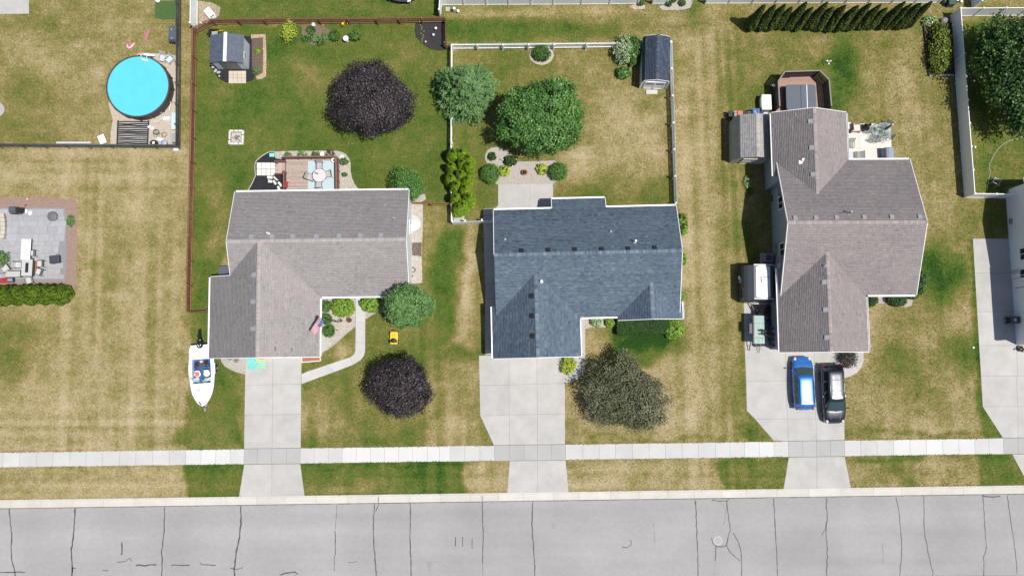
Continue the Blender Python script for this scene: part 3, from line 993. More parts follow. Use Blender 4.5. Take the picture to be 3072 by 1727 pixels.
class House:
 def __init__(s, name, label, cat, p0, p1, group=None):
  """p0, p1: two points along the long eave; the house frame has x along it"""
  d = p1 - p0
  s.rz = math.atan2(d.y, d.x)
  mid = (p0 + p1) / 2
  s.root = thing(name, label, cat, (mid.x, mid.y, 0), s.rz, group)
  s.inv = Matrix.Translation((mid.x, mid.y, 0)) @ Matrix.Rotation(s.rz, 4, 'Z')
  s.inv = s.inv.inverted()
  s.planes, s.ridges = [], []
  s.deck, s.wall, s.rake, s.gut = MB(), MB(), [], []

 def at(s, T, x, y, h=0):
  return s.inv @ G(T, x, y, h)

 def plane(s, ax, a0, a1, ce, he, cr, hr):
  E0, E1, R0 = P3(ax, a0, ce, he), P3(ax, a1, ce, he), P3(ax, a0, cr, hr)
  v = (R0 - E0)
  W = v.length
  v = v / W
  u = (E1 - E0).normalized()
  if u.cross(v).z < 0:
   E0, E1, u = E1, E0, -u
  L = abs(a1 - a0)
  s.planes.append((E0, u, v, L, W))
  n = u.cross(v)
  dz = n * -.02
  th = n * -.14
  q = [E0, E0 + u * L, E0 + u * L + v * W, E0 + v * W]
  s.deck.add([p + dz for p in q] + [p + th for p in q], [(0, 1, 2, 3), (7, 6, 5, 4), (0, 4, 5, 1), (1, 5, 6, 2), (2, 6, 7, 3), (3, 7, 4, 0)])

 def rakeboard(s, ax, a, ce, he, cr, hr, out):
  p, q = P3(ax, a + out * .02, ce, he - .07), P3(ax, a + out * .02, cr, hr - .07)
  s.rake.append(MB().bar(p, q, .045, .19))

 def gutter(s, ax, a0, a1, ce, he, out):
  w = .13
  g = MB()
  for k, (cw, ch, dz) in enumerate(((w, .02, -.13), (.02, .14, -.075))):
   c = ce + out * (w / 2 + .012 if k == 0 else w + .012)
   g.box(P3(ax, (a0 + a1) / 2, c, he + dz), (abs(a1 - a0), cw, ch) if ax == 'x' else (cw, abs(a1 - a0), ch))
  c = ce + out * .005
  g.box(P3(ax, (a0 + a1) / 2, c - out * .012, he - .13), (abs(a1 - a0) - .01, .02, .2) if ax == 'x' else (.02, abs(a1 - a0) - .01, .2))
  s.gut.append(g)

 def walls(s, ax, a0, a1, e0, h0, e1, h1, r, hr):
  """e0/e1: wall faces across the ridge; h: underside heights there"""
  prof = [(e0, -.1), (e0, h0), (r, hr), (e1, h1), (e1, -.1)]
  s.wall.loft([[P3(ax, a0, c, z) for c, z in prof], [P3(ax, a1, c, z) for c, z in prof]])

 def finish(s, wallm, shm, deckm=DECK):
  s.wallo = s.wall.build('wall', wallm, s.root)
  s.roof = s.deck.build('roof', deckm, s.root)
  shingles(s.roof, s.planes, shm, s.ridges)
  for b in s.rake:
   b.build('rake_trim', M['whitetrim'], s.root)
  for b in s.gut:
   b.build('gutter', M['whitetrim'], s.root)

 def vent(s, p, sl, along, m, sz=.34):
  """square roof vent: p on the roof, slope direction 'along' (unit, horizontal, downhill), slope sl"""
  t = math.atan(sl)
  o = MB().box((0, 0, .09), (sz, sz, .10)).box((0, 0, .02), (sz * 1.25, sz * 1.25, .02)).build('roof_vent', m, s.root, bevel=.015)
  az = math.atan2(along[1], along[0])
  o.matrix_local = Matrix.Translation(p) @ Matrix.Rotation(az, 4, 'Z') @ Matrix.Rotation(t, 4, 'Y')

 def pipe(s, p, m, h=.45, r=.06):
  MB().lathe([(r, -.1), (r, h), (r * .6, h), (r * .6, h - .1)], 14, p).lathe([(r * 1.9, -.03), (r * 1.3, .09), (r, .1)], 14, p).build('vent_pipe', m, s.root)

 def window(s, c, nrm, w, h, sash=True):
  """c centre on the wall, nrm horizontal outward unit"""
  n = Vector((nrm[0], nrm[1], 0))
  t = Vector((-n.y, n.x, 0))
  az = math.atan2(t.y, t.x)
  c = Vector(c)
  mb = MB()
  for sx_, wz in ((-1, 0), (1, 0)):
   mb.box(c + t * sx_ * (w / 2 + .04) + n * .02, (.09, .07, h + .17), az)
  for sz_ in (-1, 1):
   mb.box(c + Vector((0, 0, sz_ * (h / 2 + .04))) + n * .02, (w - .01, .06, .09), az)
  mb.box(c + n * .018, (.05, .05, h), az)
  f = mb.build('window', M['whitetrim'], s.root)
  MB().box(c + n * .004, (w, .02, h), az).build('pane', M['glassdark'], f)

def mean(*v):
 return sum(v) / len(v)

PITCH = .42
# ======== first house (taupe roof)
he = 2.75
H1 = House('ranch_house', 'single-storey house with taupe shingle roof between the brown-fenced yard and the chalked driveway', 'house', G('S2', 237, 447, he), G('S2', 1718, 428, he))
A = H1.at
c1 = mean(A('S2', 237, 440, he).y, A('S2', 1718, 428, he).y)
c0 = mean(A('S2', 963, 1335, he).y, A('S2', 1560, 1325, he).y)
r = (c0 + c1) / 2
hr = he + PITCH * (c1 - c0) / 2
a0, a1 = A('S2', 167, 862, hr).x, A('S2', 1700, 852, hr).x
wl, wr = mean(A('S6', 237, 135, he).x, A('S6', 225, 760, he).x), mean(A('S6', 1083, 290, he).x, A('S6', 1085, 750, he).x)
wf = mean(A('S6', 225, 760, he).y, A('S6', 1085, 750, he).y)
wb = mean(A('S2', 22, 1168, he).y, A('S2', 195, 1158, he).y)
wc = (wl + wr) / 2
whr = he + PITCH * (wr - wl) / 2
H1.plane('x', a0, a1, c1, he, r, hr)
H1.plane('x', a0, a1, c0, he, r, hr)
H1.plane('y', wf, wb, wl, he, wc, whr)
zl = he + PITCH * (a0 - wl)
ymeet = r - (hr - whr) / PITCH
H1.plane('y', wb, ymeet - .05, a0 + .02, zl, wc, whr)
H1.plane('y', wf, ymeet - .05, wr, he, wc, whr)
H1.ridges = [((a0, r, hr), (a1, r, hr), PITCH), ((wc, wf, whr), (wc, ymeet, whr), PITCH)]
H1.gutter('x', a0 + .05, a1 - .05, c1, he, 1)
H1.gutter('x', wr + .15, a1 - .05, c0, he, -1)
H1.gutter('y', wf + .05, wb - .05, wl, he, -1)
H1.gutter('y', wf + .05, c0 - .15, wr, he, 1)
for ax, a, o in (('x', a0, -1), ('x', a1, 1)):
 for ce in (c0, c1):
  H1.rakeboard(ax, a, ce, he, r, hr, o)
for ce in (wl, wr):
 H1.rakeboard('y', wf, ce, he, wc, whr, -1)
H1.rakeboard('y', wb, wl, he, a0, zl, 1)
O = .35
dz = -.16
H1.walls('x', a0 + .25, a1 - .06, c0 + O, he + O * PITCH + dz, c1 - O, he + O * PITCH + dz, r, hr + dz)
H1.walls('y', wf + .3, wb - .25, wl + O, he + O * PITCH + dz, wr - O, he + O * PITCH + dz, wc, whr + dz)
H1.finish(M['siding_white'], SH['taupe'])
for x, y in ((383, 828), (560, 828), (735, 824), (935, 824), (1128, 820), (1308, 817), (1483, 815)):
 p = A('S2', x, y, hr - .25)
 p.z = hr - PITCH * abs(p.y - r)
 H1.vent(p, PITCH, (0, 1), M['grey'])
for x, y in ((487, 665), (1600, 680)):
 p = A('S2', x, y, hr - .9)
 p.z = hr - PITCH * abs(p.y - r)
 H1.pipe(p, M['galv'], .3)
 MB().box(p + Vector((0, .12, .16)), (.36, .07, .12)).build('vent_hood', M['galv'], H1.root)
p = A('S2', 520, 792, hr)
p.z = hr - PITCH * abs(p.y - r)
H1.pipe(p, M['whitetrim'], .5, .07)
for x, y in ((577, 115), (572, 322), (572, 530)):
 p = A('S6', x, y, whr - .3)
 p.z = whr - PITCH * abs(p.x - wc)
 H1.vent(p, PITCH, (-1, 0), M['grey'])
for x in (740, 857):
 p = A('S6', x, 690, whr - .6)
 p.z = whr - PITCH * abs(p.x - wc) + .05
 MB().box(p, (.10, .34, .05), 0, math.atan(PITCH)).build('roof_bracket', M['black'], H1.root)
gx0 = (A('S6', 508, 760, 0).x + A('S6', 943, 760, 0).x) / 2
gd = MB()
for i in range(4):
 for j in range(4):
  gd.box((gx0 - 1.83 + j * 1.22, wf + .27, .32 + i * .56), (1.19, .05, .54))
gd.build('garage_door', M['whitetrim'], H1.root)
MB().box(((wr + a1) / 2 - 2.2, c0 + O - .02, 1.05), (.95, .06, 2.1)).build('door', M['red'], H1.root, bevel=.01)
for x in (-1, 1):
 H1.window((a1 - 2.2 + x * 1.2, c0 + O, 1.5), (0, -1), 1.3, 1.2)
H1.window((a1 - .06, r + 1.5, 1.5), (1, 0), 1.1, 1.0)
# brick planter strip beside the garage door
H1B = (wl, wr, wf, wb, a0, a1, c0, c1, r)

# ======== second house (slate blue roof)
h2f, h2r = 2.9, 3.4
H2 = House('ranch_house', 'single-storey house with slate-blue shingle roof in the middle of the row', 'house', G('S3', 500, 697, h2r), G('S3', 2033, 660, h2r))
A = H2.at
c1 = mean(*[A('S3', x, y, h2r).y for x, y in ((500, 697), (985, 685), (1440, 672), (2033, 662))])
c0 = mean(A('S7', 1035, 443, h2f).y, A('S7', 1333, 438, h2f).y)
r = (c0 * (1 / PITCH) * PITCH + c1 + (h2r - h2f) / PITCH) / 2
r = (c0 + c1 + (h2r - h2f) / PITCH) / 2
hr = h2f + PITCH * (r - c0)
a0, a1 = A('S3', 508, 1065, hr).x, A('S3', 2080, 1045, hr).x
hb = 3.0
cb = mean(A('S3', 985, 605, hb).y, A('S3', 1433, 597, hb).y)
hb = h2r - PITCH * (cb - c1)
b0, b1 = A('S3', 987, 605, hb).x, A('S3', 1434, 600, hb).x
wl, wr = mean(A('S7', 353, 360, h2f).x, A('S7', 363, 762, h2f).x), mean(A('S7', 1035, 445, h2f).x, A('S7', 1043, 748, h2f).x)
wf = mean(A('S7', 363, 762, h2f).y, A('S7', 1040, 748, h2f).y)
wc = (wl + wr) / 2
whr = h2f + PITCH * (wr - wl) / 2
wtop = A('S7', 353, 360, h2f).y
zl = h2f + PITCH * (a0 - wl)
ymeet = r - (hr - whr) / PITCH
sl, sr = A('S7', 1337, 465, h2f).x, A('S7', 1832, 455, h2f).x
sf = mean(A('S7', 1335, 465, h2f).y, A('S7', 1830, 456, h2f).y)
sc_ = A('S7', 1594, 455, h2f + .8).x
sl = sc_ - (sr - sc_)
shr = h2f + PITCH * (sr - sc_)
smeet = r - (hr - shr) / PITCH
stop = A('S7', 1825, 320, h2f).y
H2.plane('x', a0, a1, c1, h2r, r, hr)
H2.plane('x', b0, b1, cb, hb, c1, h2r)
H2.plane('x', a0, a1, c0, h2f, r, hr)
H2.plane('y', wf, wtop, wl, h2f, wc, whr)
H2.plane('y', wtop, ymeet - .05, a0 + .02, zl, wc, whr)
H2.plane('y', wf, ymeet - .05, wr, h2f, wc, whr)
H2.plane('y', sf, smeet - .05, sl, h2f, sc_, shr)
H2.plane('y', sf, stop, sr, h2f, sc_, shr)
H2.plane('y', stop, smeet - .05, min(sr, a1) - .02, shr - PITCH * (min(sr, a1) - .02 - sc_), sc_, shr)
H2.ridges = [((a0, r, hr), (a1, r, hr), PITCH), ((wc, wf, whr), (wc, ymeet, whr), PITCH), ((sc_, sf, shr), (sc_, smeet, shr), PITCH)]
H2.gutter('x', a0 + .03, b0 - .02, c1, h2r, 1)
H2.gutter('x', b1 + .02, a1 - .03, c1, h2r, 1)
H2.gutter('x', b0 + .02, b1 - .02, cb, hb, 1)
H2.gutter('x', wr + .16, sl - .02, c0, h2f, -1)
H2.gutter('y', wf + .04, wtop, wl, h2f, -1)
H2.gutter('y', wf + .04, c0 - .15, wr, h2f, 1)
H2.gutter('y', sf + .04, stop, sr, h2f, 1)
for ce, hh in ((c1, h2r),):
 H2.rakeboard('x', a0, ce, hh, r, hr, -1)
 H2.rakeboard('x', a1, ce, hh, r, hr, 1)
H2.rakeboard('x', a1, c0, h2f, r, hr, 1)
for ce in (wl, wr):
 H2.rakeboard('y', wf, ce, h2f, wc, whr, -1)
for ce in (sl, sr):
 H2.rakeboard('y', sf, ce, h2f, sc_, shr, -1)
H2.rakeboard('x', b0, cb, hb, c1, h2r, -1)
H2.rakeboard('x', b1, cb, hb, c1, h2r, 1)
H2.walls('x', a0 + .2, a1 - .2, c0 + O, h2f + O * PITCH + dz, c1 - O, h2r + O * PITCH + dz, r, hr + dz)
H2.walls('y', wf + .3, wtop - .1, wl + O, h2f + O * PITCH + dz, wr - O, h2f + O * PITCH + dz, wc, whr + dz)
H2.walls('y', sf + .3, stop, sl + O, h2f + O * PITCH + dz, sr - O, h2f + O * PITCH + dz, sc_, shr + dz)
H2.wall.box(((b0 + b1) / 2, (cb + c1) / 2 - .5, (hb - .1) / 2), (b1 - b0 - .6, cb - c1 + .3, hb - .12))
H2.finish(M['siding_grey'], SH['slate'])
for x, y in ((735, 1038), (957, 1033), (1180, 1029), (1403, 1025), (1623, 1020), (1846, 1014)):
 p = A('S3', x, y, hr - .2)
 p.z = hr - PITCH * abs(p.y - r)
 H2.vent(p, PITCH, (0, 1), M['black'])
for x, y, k, m_ in ((600, 942, .3, 'lgrey'), (1483, 873, .35, 'lgrey'), (1680, 965, .75, 'whitetrim')):
 p = A('S3', x, y, hr - .6)
 p.z = hr - PITCH * abs(p.y - r)
 H2.pipe(p, M[m_], k, .06 if k < .5 else .085)
for x, y in ((660, 277), (662, 431), (665, 587)):
 p = A('S7', x, y, whr - .15)
 p.z = whr - PITCH * abs(p.x - wc)
 H2.vent(p, PITCH, (-1, 0), M['black'])
p = A('S7', 735, 162, whr + .2)
p.z = whr - PITCH * abs(p.x - wc)
H2.pipe(p, M['whitetrim'], .45, .09)
gd = MB()
gxm = (wl + wr) / 2 - .4
for i in range(4):
 for j in range(4):
  gd.box((gxm - 1.83 + j * 1.22, wf + .27, .32 + i * .56), (1.19, .05, .54))
gd.build('garage_door', M['whitetrim'], H2.root)
MB().box((wr + .3, c0 + O - .02, 1.05), (.95, .06, 2.1)).build('door', M['navy'], H2.root, bevel=.01)
H2.window((sc_, sf + .3, 1.5), (0, -1), 1.8, 1.3)
H2.window((wr + 2.3, c0 + O, 1.5), (0, -1), 1.3, 1.2)
H2.window(((b0 + b1) / 2, cb - .35, 1.4), (0, 1), 1.7, 1.8)
H2B = (wl, wr, wf, a0, a1, c0, c1, r, sl, sr, sf)

# ======== third house (taller, brown-grey roof)
he = 3.7
H3 = House('split_level_house', 'taller house with brown-grey cross-gabled roof behind the blue and black cars', 'house', G('S4', 735, 950, 5.9), G('S4', 1815, 945, 5.9))
A = H3.at
c1 = mean(A('S4', 1197, 465, he).y, A('S4', 1683, 462, he).y)
c0 = mean(A('S8', 1296, 312, he).y, A('S8', 1675, 308, he).y)
r = (c0 + c1) / 2
hr = he + PITCH * (c1 - c0) / 2
a0, a1 = A('S4', 735, 950, hr).x, A('S4', 1815, 945, hr).x
bl, br = mean(A('S4', 605, 100, he).x, A('S4', 625, 590, he).x), mean(A('S4', 1185, 95, he).x, A('S4', 1200, 465, he).x)
bb_ = mean(A('S4', 605, 100, he).y, A('S4', 1185, 95, he).y)
bc = (bl + br) / 2
bhr = he + PITCH * (br - bl) / 2
blow = A('S4', 625, 588, he).y
bmeet = r + (hr - bhr) / PITCH
hf = 3.6
fl, fr = mean(A('S8', 628, 110, hf).x, A('S8', 652, 740, hf).x), mean(A('S8', 1296, 312, hf).x, A('S8', 1312, 735, hf).x)
ff = mean(A('S8', 652, 741, hf).y, A('S8', 1310, 736, hf).y)
fc = (fl + fr) / 2
fhr = hf + PITCH * (fr - fl) / 2
ftop = A('S8', 628, 110, hf).y
fmeet = r - (hr - fhr) / PITCH
H3.plane('x', a0, a1, c1, he, r, hr)
H3.plane('x', a0, a1, c0, he, r, hr)
H3.plane('y', blow, bb_, bl, he, bc, bhr)
H3.plane('y', bmeet + .05, blow, a0 + .02, he + PITCH * (a0 - bl), bc, bhr)
H3.plane('y', bmeet + .05, bb_, br, he, bc, bhr)
H3.plane('y', ff, ftop, fl, hf, fc, fhr)
H3.plane('y', ftop, fmeet - .05, a0 + .02, hf + PITCH * (a0 - fl), fc, fhr)
H3.plane('y', ff, fmeet - .05, fr, hf, fc, fhr)
H3.ridges = [((a0, r, hr), (a1, r, hr), PITCH), ((bc, bb_, bhr), (bc, bmeet, bhr), PITCH), ((fc, ff, fhr), (fc, fmeet, fhr), PITCH)]
H3.gutter('x', br + .15, a1 - .04, c1, he, 1)
H3.gutter('x', fr + .15, a1 - .04, c0, he, -1)
H3.gutter('y', blow, bb_ - .04, bl, he, -1)
H3.gutter('y', c1 + .16, bb_ - .04, br, he, 1)
H3.gutter('y', ff + .04, ftop, fl, hf, -1)
H3.gutter('y', ff + .04, c0 - .16, fr, hf, 1)
for ce, hh in ((c0, he), (c1, he)):
 H3.rakeboard('x', a1, ce, hh, r, hr, 1)
 H3.rakeboard('x', a0, ce, hh, r, hr, -1)
for ce in (bl, br):
 H3.rakeboard('y', bb_, ce, he, bc, bhr, 1)
for ce in (fl, fr):
 H3.rakeboard('y', ff, ce, hf, fc, fhr, -1)
wx = A('S4', 608, 950, 0).x
H3.walls('x', wx, a1 - .3, c0 + O, he + O * PITCH + dz, c1 - O, he + O * PITCH + dz, r, hr + dz)
H3.walls('y', blow - .5, bb_ - .3, bl + O, he + O * PITCH + dz, br - O, he + O * PITCH + dz, bc, bhr + dz)
H3.walls('y', ff + .3, ftop + .5, fl + O, hf + O * PITCH + dz, fr - O, hf + O * PITCH + dz, fc, fhr + dz)
H3.finish(M['siding_blue'], SH['brownish'])
for x, y in ((787, 918), (948, 916), (1108, 914), (1322, 911), (1536, 909), (1753, 907)):
 p = A('S4', x, y, hr - .2)
 p.z = hr - PITCH * abs(p.y - r)
 H3.vent(p, PITCH, (0, 1), M['grey'])
for x, y in ((907, 166), (916, 371), (926, 578)):
 p = A('S4', x, y, bhr - .15)
 p.z = bhr - PITCH * abs(p.x - bc)
 H3.vent(p, PITCH, (-1, 0), M['grey'])
for x, y in ((979, 214), (988, 420), (998, 628)):
 p = A('S8', x, y, fhr - .15)
 p.z = fhr - PITCH * abs(p.x - fc)
 H3.vent(p, PITCH, (-1, 0), M['grey'])
p = A('S4', 1225, 866, hr + .3)
p.z = hr - PITCH * abs(p.y - r)
H3.pipe(p, M['galv'], .8, .09)
MB().bar(p + Vector((.1, 0, .8)), p + Vector((-.75, -.05, .15)), .05, .05).build('flue_brace', M['galv'], H3.root)
p = A('S8', 985, 95, fhr)
p.z = fhr - PITCH * abs(p.x - fc)
H3.pipe(p, M['lgrey'], .4, .07)
p = A('S4', 848, 468, bhr - .3)
p.z = bhr - PITCH * abs(p.x - bc)
H3.pipe(p, M['whitetrim'], .3, .08)
MB().box(p + Vector((-.14, -.12, .03)), (.3, .34, .03), 0, -.4).box(p + Vector((.1, .14, .07)), (.24, .1, .06), .3).build('pipe_flashing', M['whitetrim'], H3.root)
for (x, y) in ((655, 793), (670, 1155)):
 q = A('S4', x, y, 3.0)
 H3.window((wx, q.y, 2.75), (-1, 0), 1.05, 1.15)
gd = MB()
for i in range(4):
 for j in range(4):
  gd.box((fc - .5 - 1.83 + j * 1.22, ff + .27, .32 + i * .56), (1.19, .05, .54))
gd.build('garage_door', M['whitetrim'], H3.root)
MB().box((fr + .8, c0 + O - .02, 1.05), (.95, .06, 2.1)).build('door', M['navy'], H3.root, bevel=.01)
for x in (1.2, 3.2):
 H3.window((fr + x + 1, c0 + O, 1.6), (0, -1), 1.2, 1.3)
H3.window(((br + a1) / 2, c1 - O, 1.7), (0, 1), 1.7, 1.9)
mt = A('S4', 617, 1150, 0)
MB().box((wx - .07, mt.y, 1.2), (.13, .3, .5)).tube([(wx - .06, mt.y + .3, .1), (wx - .06, mt.y + .3, 2.2)], .03).box((wx - .07, mt.y - .5, 1.0), (.13, .35, .4)).build('utility_meter', M['galv'], H3.root)
MB().box((wx - .06, A('S4', 590, 770, 0).y, .5), (.1, .6, .3)).build('hose_reel', M['darkgrey'], H3.root, bevel=.05)
H3B = (wx, a1, c0, c1, fl, fr, ff, bl, br, bb_, r)

# ======== fourth house (white wall at the right edge)
H4 = House('white_house', 'white-walled house at the frame edge beside the wide right driveway', 'house', G('S5', 1110, 640, 0), G('S5', 1110, 640, 0) + Vector((1, 0.015, 0)))
A = H4.at
xw = A('S5', 1118, 900, 0).x
yb, yf = A('S5', 1185, 580, 0).y, A('T5', 968, 540, 0).y
yr = A('S5', 1118, 905, 0).y
x4 = xw + 15
hp = 5.5
e_b, e_f = 3.4, 4.3
H4.plane('x', xw - .35, x4, yb + .4, e_b, yr, hp)
ymid = yr - (hp - e_f) / .30
H4.plane('x', xw - .35, x4, ymid, e_f, yr, hp)
H4.plane('y', yf - .3, ymid + 1.5, xw - .35, e_f - .14, xw + 4.5, e_f + 1.6)
H4.plane('y', yf - .3, ymid + 1.5, xw + 9.4, e_f - .14, xw + 4.5, e_f + 1.6)
H4.ridges = [((xw - .35, yr, hp), (x4, yr, hp), .4)]
H4.walls('x', xw, x4 - .3, ymid, e_f - .2, yb, e_b, yr, hp - .2)
H4.walls('y', yf, ymid + .4, xw, e_f - .1, xw + 9, e_f - .1, xw + 4.5, e_f + 1.35)
H4.rakeboard('x', xw - .35, yb + .4, e_b, yr, hp, -1)
H4.rakeboard('x', xw - .35, ymid, e_f, yr, hp, -1)
H4.gutter('y', yf - .25, ymid, xw - .35, e_f - .14, -1)
H4.finish(M['siding_white'], SH['grey'])
for T, x, y, z in (('S5', 1236, 1085, 1.9), ('S5', 1240, 1250, 1.7)):
 q = A(T, x, y, z)
 H4.window((xw, q.y, z + .3), (-1, 0), 1.0, 1.2)
q = A('S5', 1150, 1280, .5)
for yy in (0, -.85):
 MB().bar((xw - .03, q.y + yy, .45), (xw - .03, q.y + yy, 3.4), .04, .05).build('door_trim', M['grey'], H4.root)
MB().box((xw - .03, q.y - .42, 1.2), (.05, .78, 2.0)).build('side_door', M['whitetrim'], H4.root)
MB().box((xw - .08, A('S5', 1100, 835, 0).y, .6), (.14, .5, .4)).build('hose_reel', M['galv'], H4.root, bevel=.04)

def worldpoly(Hh, pts):
 Mi = Hh.inv.inverted()
 return [xy(Mi @ Vector((a, b, 0))) for a, b in pts]

wl, wr, wf, wb, a0, a1, c0, c1, r = H1B
HARD += [worldpoly(H1, [(a0, c0), (a1, c0), (a1, c1), (a0, c1)]), worldpoly(H1, [(wl + .3, wf + .3), (wr, wf + .3), (wr, c0), (wl + .3, wb)])]
wl, wr, wf, a0, a1, c0, c1, r, sl, sr, sf = H2B
HARD += [worldpoly(H2, [(a0, c0), (a1, c0), (a1, c1), (a0, c1)]), worldpoly(H2, [(wl, wf), (wr, wf), (wr, c0), (wl, c0)])]
wx, a1, c0, c1, fl, fr, ff, bl, br, bb_, r = H3B
HARD += [worldpoly(H3, [(wx, c0), (a1, c0), (a1, c1), (wx, c1)]), worldpoly(H3, [(fl, ff), (fr, ff), (fr, c0), (fl, c0)]), worldpoly(H3, [(bl, c1), (br, c1), (br, bb_), (bl, bb_)])]

def mini_gable(root, W, Lg, hw, rise, shm, wallm, gambrel=False, oh=.15, expo=.15, trim=True, knee=.62, kz=.68, ridge_white=False):
 """small shed, ridge along local y, door on the -y end; root empty at centre"""
 k = W / 2
 if gambrel:
  pr = [(-k, hw), (-k * knee, hw + rise * kz), (0, hw + rise), (k * knee, hw + rise * kz), (k, hw)]
 else:
  pr = [(-k, hw), (0, hw + rise), (k, hw)]
 w = MB()
 prof = [(-k, -.05)] + [(x, z) for x, z in pr] + [(k, -.05)]
 w.loft([[(x, -Lg / 2, z) for x, z in prof], [(x, Lg / 2, z) for x, z in prof]])
 w.build('wall', wallm, root)
 deck = MB()
 planes = []
 pe = list(pr)
 d0 = Vector((pe[0][0] - pe[1][0], pe[0][1] - pe[1][1])).normalized() * oh
 pe[0] = (pe[0][0] + d0.x, pe[0][1] + d0.y)
 pe[-1] = (-pe[0][0], pe[0][1])
 for (xa, za), (xb, zb) in zip(pe, pe[1:]):
  lo, hi = ((xa, za), (xb, zb)) if za < zb else ((xb, zb), (xa, za))
  E0, R0 = Vector((lo[0], -Lg / 2 - oh, lo[1] + .05)), Vector((hi[0], -Lg / 2 - oh, hi[1] + .05))
  v = (R0 - E0)
  Wd = v.length
  v /= Wd
  u = Vector((0, 1, 0))
  L = Lg + 2 * oh
  if u.cross(v).z < 0:
   E0 = E0 + u * L
   u = -u
  planes.append((E0, u, v, L, Wd))
  n = u.cross(v)
  q = [E0, E0 + u * L, E0 + u * L + v * Wd, E0 + v * Wd]
  deck.add([p - n * .008 for p in q] + [p - n * .05 for p in q], [(0, 1, 2, 3), (7, 6, 5, 4), (0, 4, 5, 1), (1, 5, 6, 2), (2, 6, 7, 3), (3, 7, 4, 0)])
 ro = deck.build('roof', DECK, root)
 top = hw + rise + .06
 if shm:
  shingles(ro, planes, shm, [] if ridge_white else [((0, -Lg / 2 - oh, top), (0, Lg / 2 + oh, top), .4)], expo)
 if trim:
  t = MB()
  for s_ in (-1, 1):
   for (xa, za), (xb, zb) in zip(pe, pe[1:]):
    t.bar((xa, s_ * (Lg / 2 + oh + .01), za), (xb, s_ * (Lg / 2 + oh + .01), zb), .03, .10)
  for xx in (-k, k):
   t.bar((xx, -Lg / 2 - .02, 0), (xx, -Lg / 2 - .02, hw), .10, .05)
  t.build('trim', M['whitetrim'], root)
 return planes
# ---------------------------------------------------------------- fences

def fence_frame(name, label, pts, group=None):
 root = thing(name, label, 'fence', pts[0], 0, group)
 return root, [Vector((p[0] - pts[0][0], p[1] - pts[0][1], 0)) for p in pts]

def picket_fence(label, pts, h, m, side, pitch=.145, pw=.085, sect=2.44, postw=.10, cap=False, group=None, name='picket_fence', rails=2, thick=.02, point=.05, posts_in=1):
 """pts: base line; pickets on the 'side' (+1 left of travel) of the rails"""
 root, L = fence_frame(name, label, pts, group)
 w2 = pw / 2
 pk = MB()
 pk.loft([[(-w2, y, .06), (w2, y, .06), (w2, y, h - point), (0, y, h), (-w2, y, h - point)] for y in (-thick / 2, thick / 2)])
 pm = pk.build('picket', m, root)
 me = pm.data
 first = True
 post = MB().box((0, 0, (h - .02) / 2), (postw, postw, h + .02))
 if cap:
  post.loft([[(x * postw * .62, y * postw * .62, h + .01) for x, y in ((-1, -1), (1, -1), (1, 1), (-1, 1))], [(x * .01, y * .01, h + .07) for x, y in ((-1, -1), (1, -1), (1, 1), (-1, 1))]])
 po = post.build('post', m, root)
 pf = True
 for a, b in zip(L, L[1:]):
  d = b - a
  D = d.length
  d /= D
  n = Vector((-d.y, d.x, 0)) * side
  az = math.atan2(d.y, d.x)
  ns = max(1, round(D / sect))
  for i in range(ns + (1 if b is L[-1] else 0)):
   p = a + d * (D * i / ns) - n * (postw / 2 + .03) * posts_in
   if pf:
    po.location, po.rotation_euler = p, (0, 0, az)
    pf = False
   else:
    piece('post', po.data, root, p, az)
  zs = (.28, h - .22) if rails == 2 else (.22, h / 2, h - .18)
  for i in range(ns):
   s0, s1 = a + d * (D * i / ns + .005), a + d * (D * (i + 1) / ns - .005)
   for z in zs:
    MB().bar(s0 + Vector((0, 0, z)), s1 + Vector((0, 0, z)), .04, .085).build('rail', m, root)
  k = int(D / pitch)
  for i in range(k):
   p = a + d * ((i + .5) * D / k) + n * (.024 + thick / 2) + Vector((0, 0, random.uniform(-.012, .012)))
   z = az + random.uniform(-.03, .03)
   if first:
    pm.location, pm.rotation_euler = p, (0, 0, z)
    first = False
   else:
    piece('picket', me, root, p, z)
 return root

def vinyl_fence(label, pts, h=1.83, sect=2.3, group=None, m=None, start_post=True):
 m = m or M['white']
 root, L = fence_frame('privacy_fence', label, pts, group)
 pw = .127
 post = MB().box((0, 0, h / 2), (pw, pw, h + .06)).loft([[(x * pw * .62, y * pw * .62, h + .03) for x, y in ((-1, -1), (1, -1), (1, 1), (-1, 1))], [(x * pw * .62, y * pw * .62, h + .06) for x, y in ((-1, -1), (1, -1), (1, 1), (-1, 1))], [(x * .01, y * .01, h + .11) for x, y in ((-1, -1), (1, -1), (1, 1), (-1, 1))]])
 pdata = None
 for si, (a, b) in enumerate(zip(L, L[1:])):
  d = b - a
  D = d.length
  d /= D
  az = math.atan2(d.y, d.x)
  ns = max(1, round(D / sect))
  for i in range(ns + 1):
   if i == 0 and si > 0:
    continue
   p = a + d * (D * i / ns)
   if pdata is None:
    o = post.build('post', m, root)
    o.location, o.rotation_euler = p, (0, 0, az)
    pdata = o.data
   else:
    piece('post', pdata, root, p, az)
  W = D / ns - pw
  nb = max(4, round(W / .16))
  pan = MB()
  for k in range(nb):
   pan.box((-W / 2 + (k + .5) * W / nb, 0, h / 2), (W / nb - .008, .022, h - .25))
  pan.box((0, 0, h / 2), (W, .014, h - .26))
  pan.box((0, 0, h - .075), (W, .055, .15)).box((0, 0, .11), (W, .055, .15))
  pd = None
  for i in range(ns):
   p = a + d * (D * (i + .5) / ns)
   if pd is None:
    o = pan.build('panel', m, root)
    o.location, o.rotation_euler = p, (0, 0, az)
    pd = o.data
   else:
    piece('panel', pd, root, p, az)
 return root

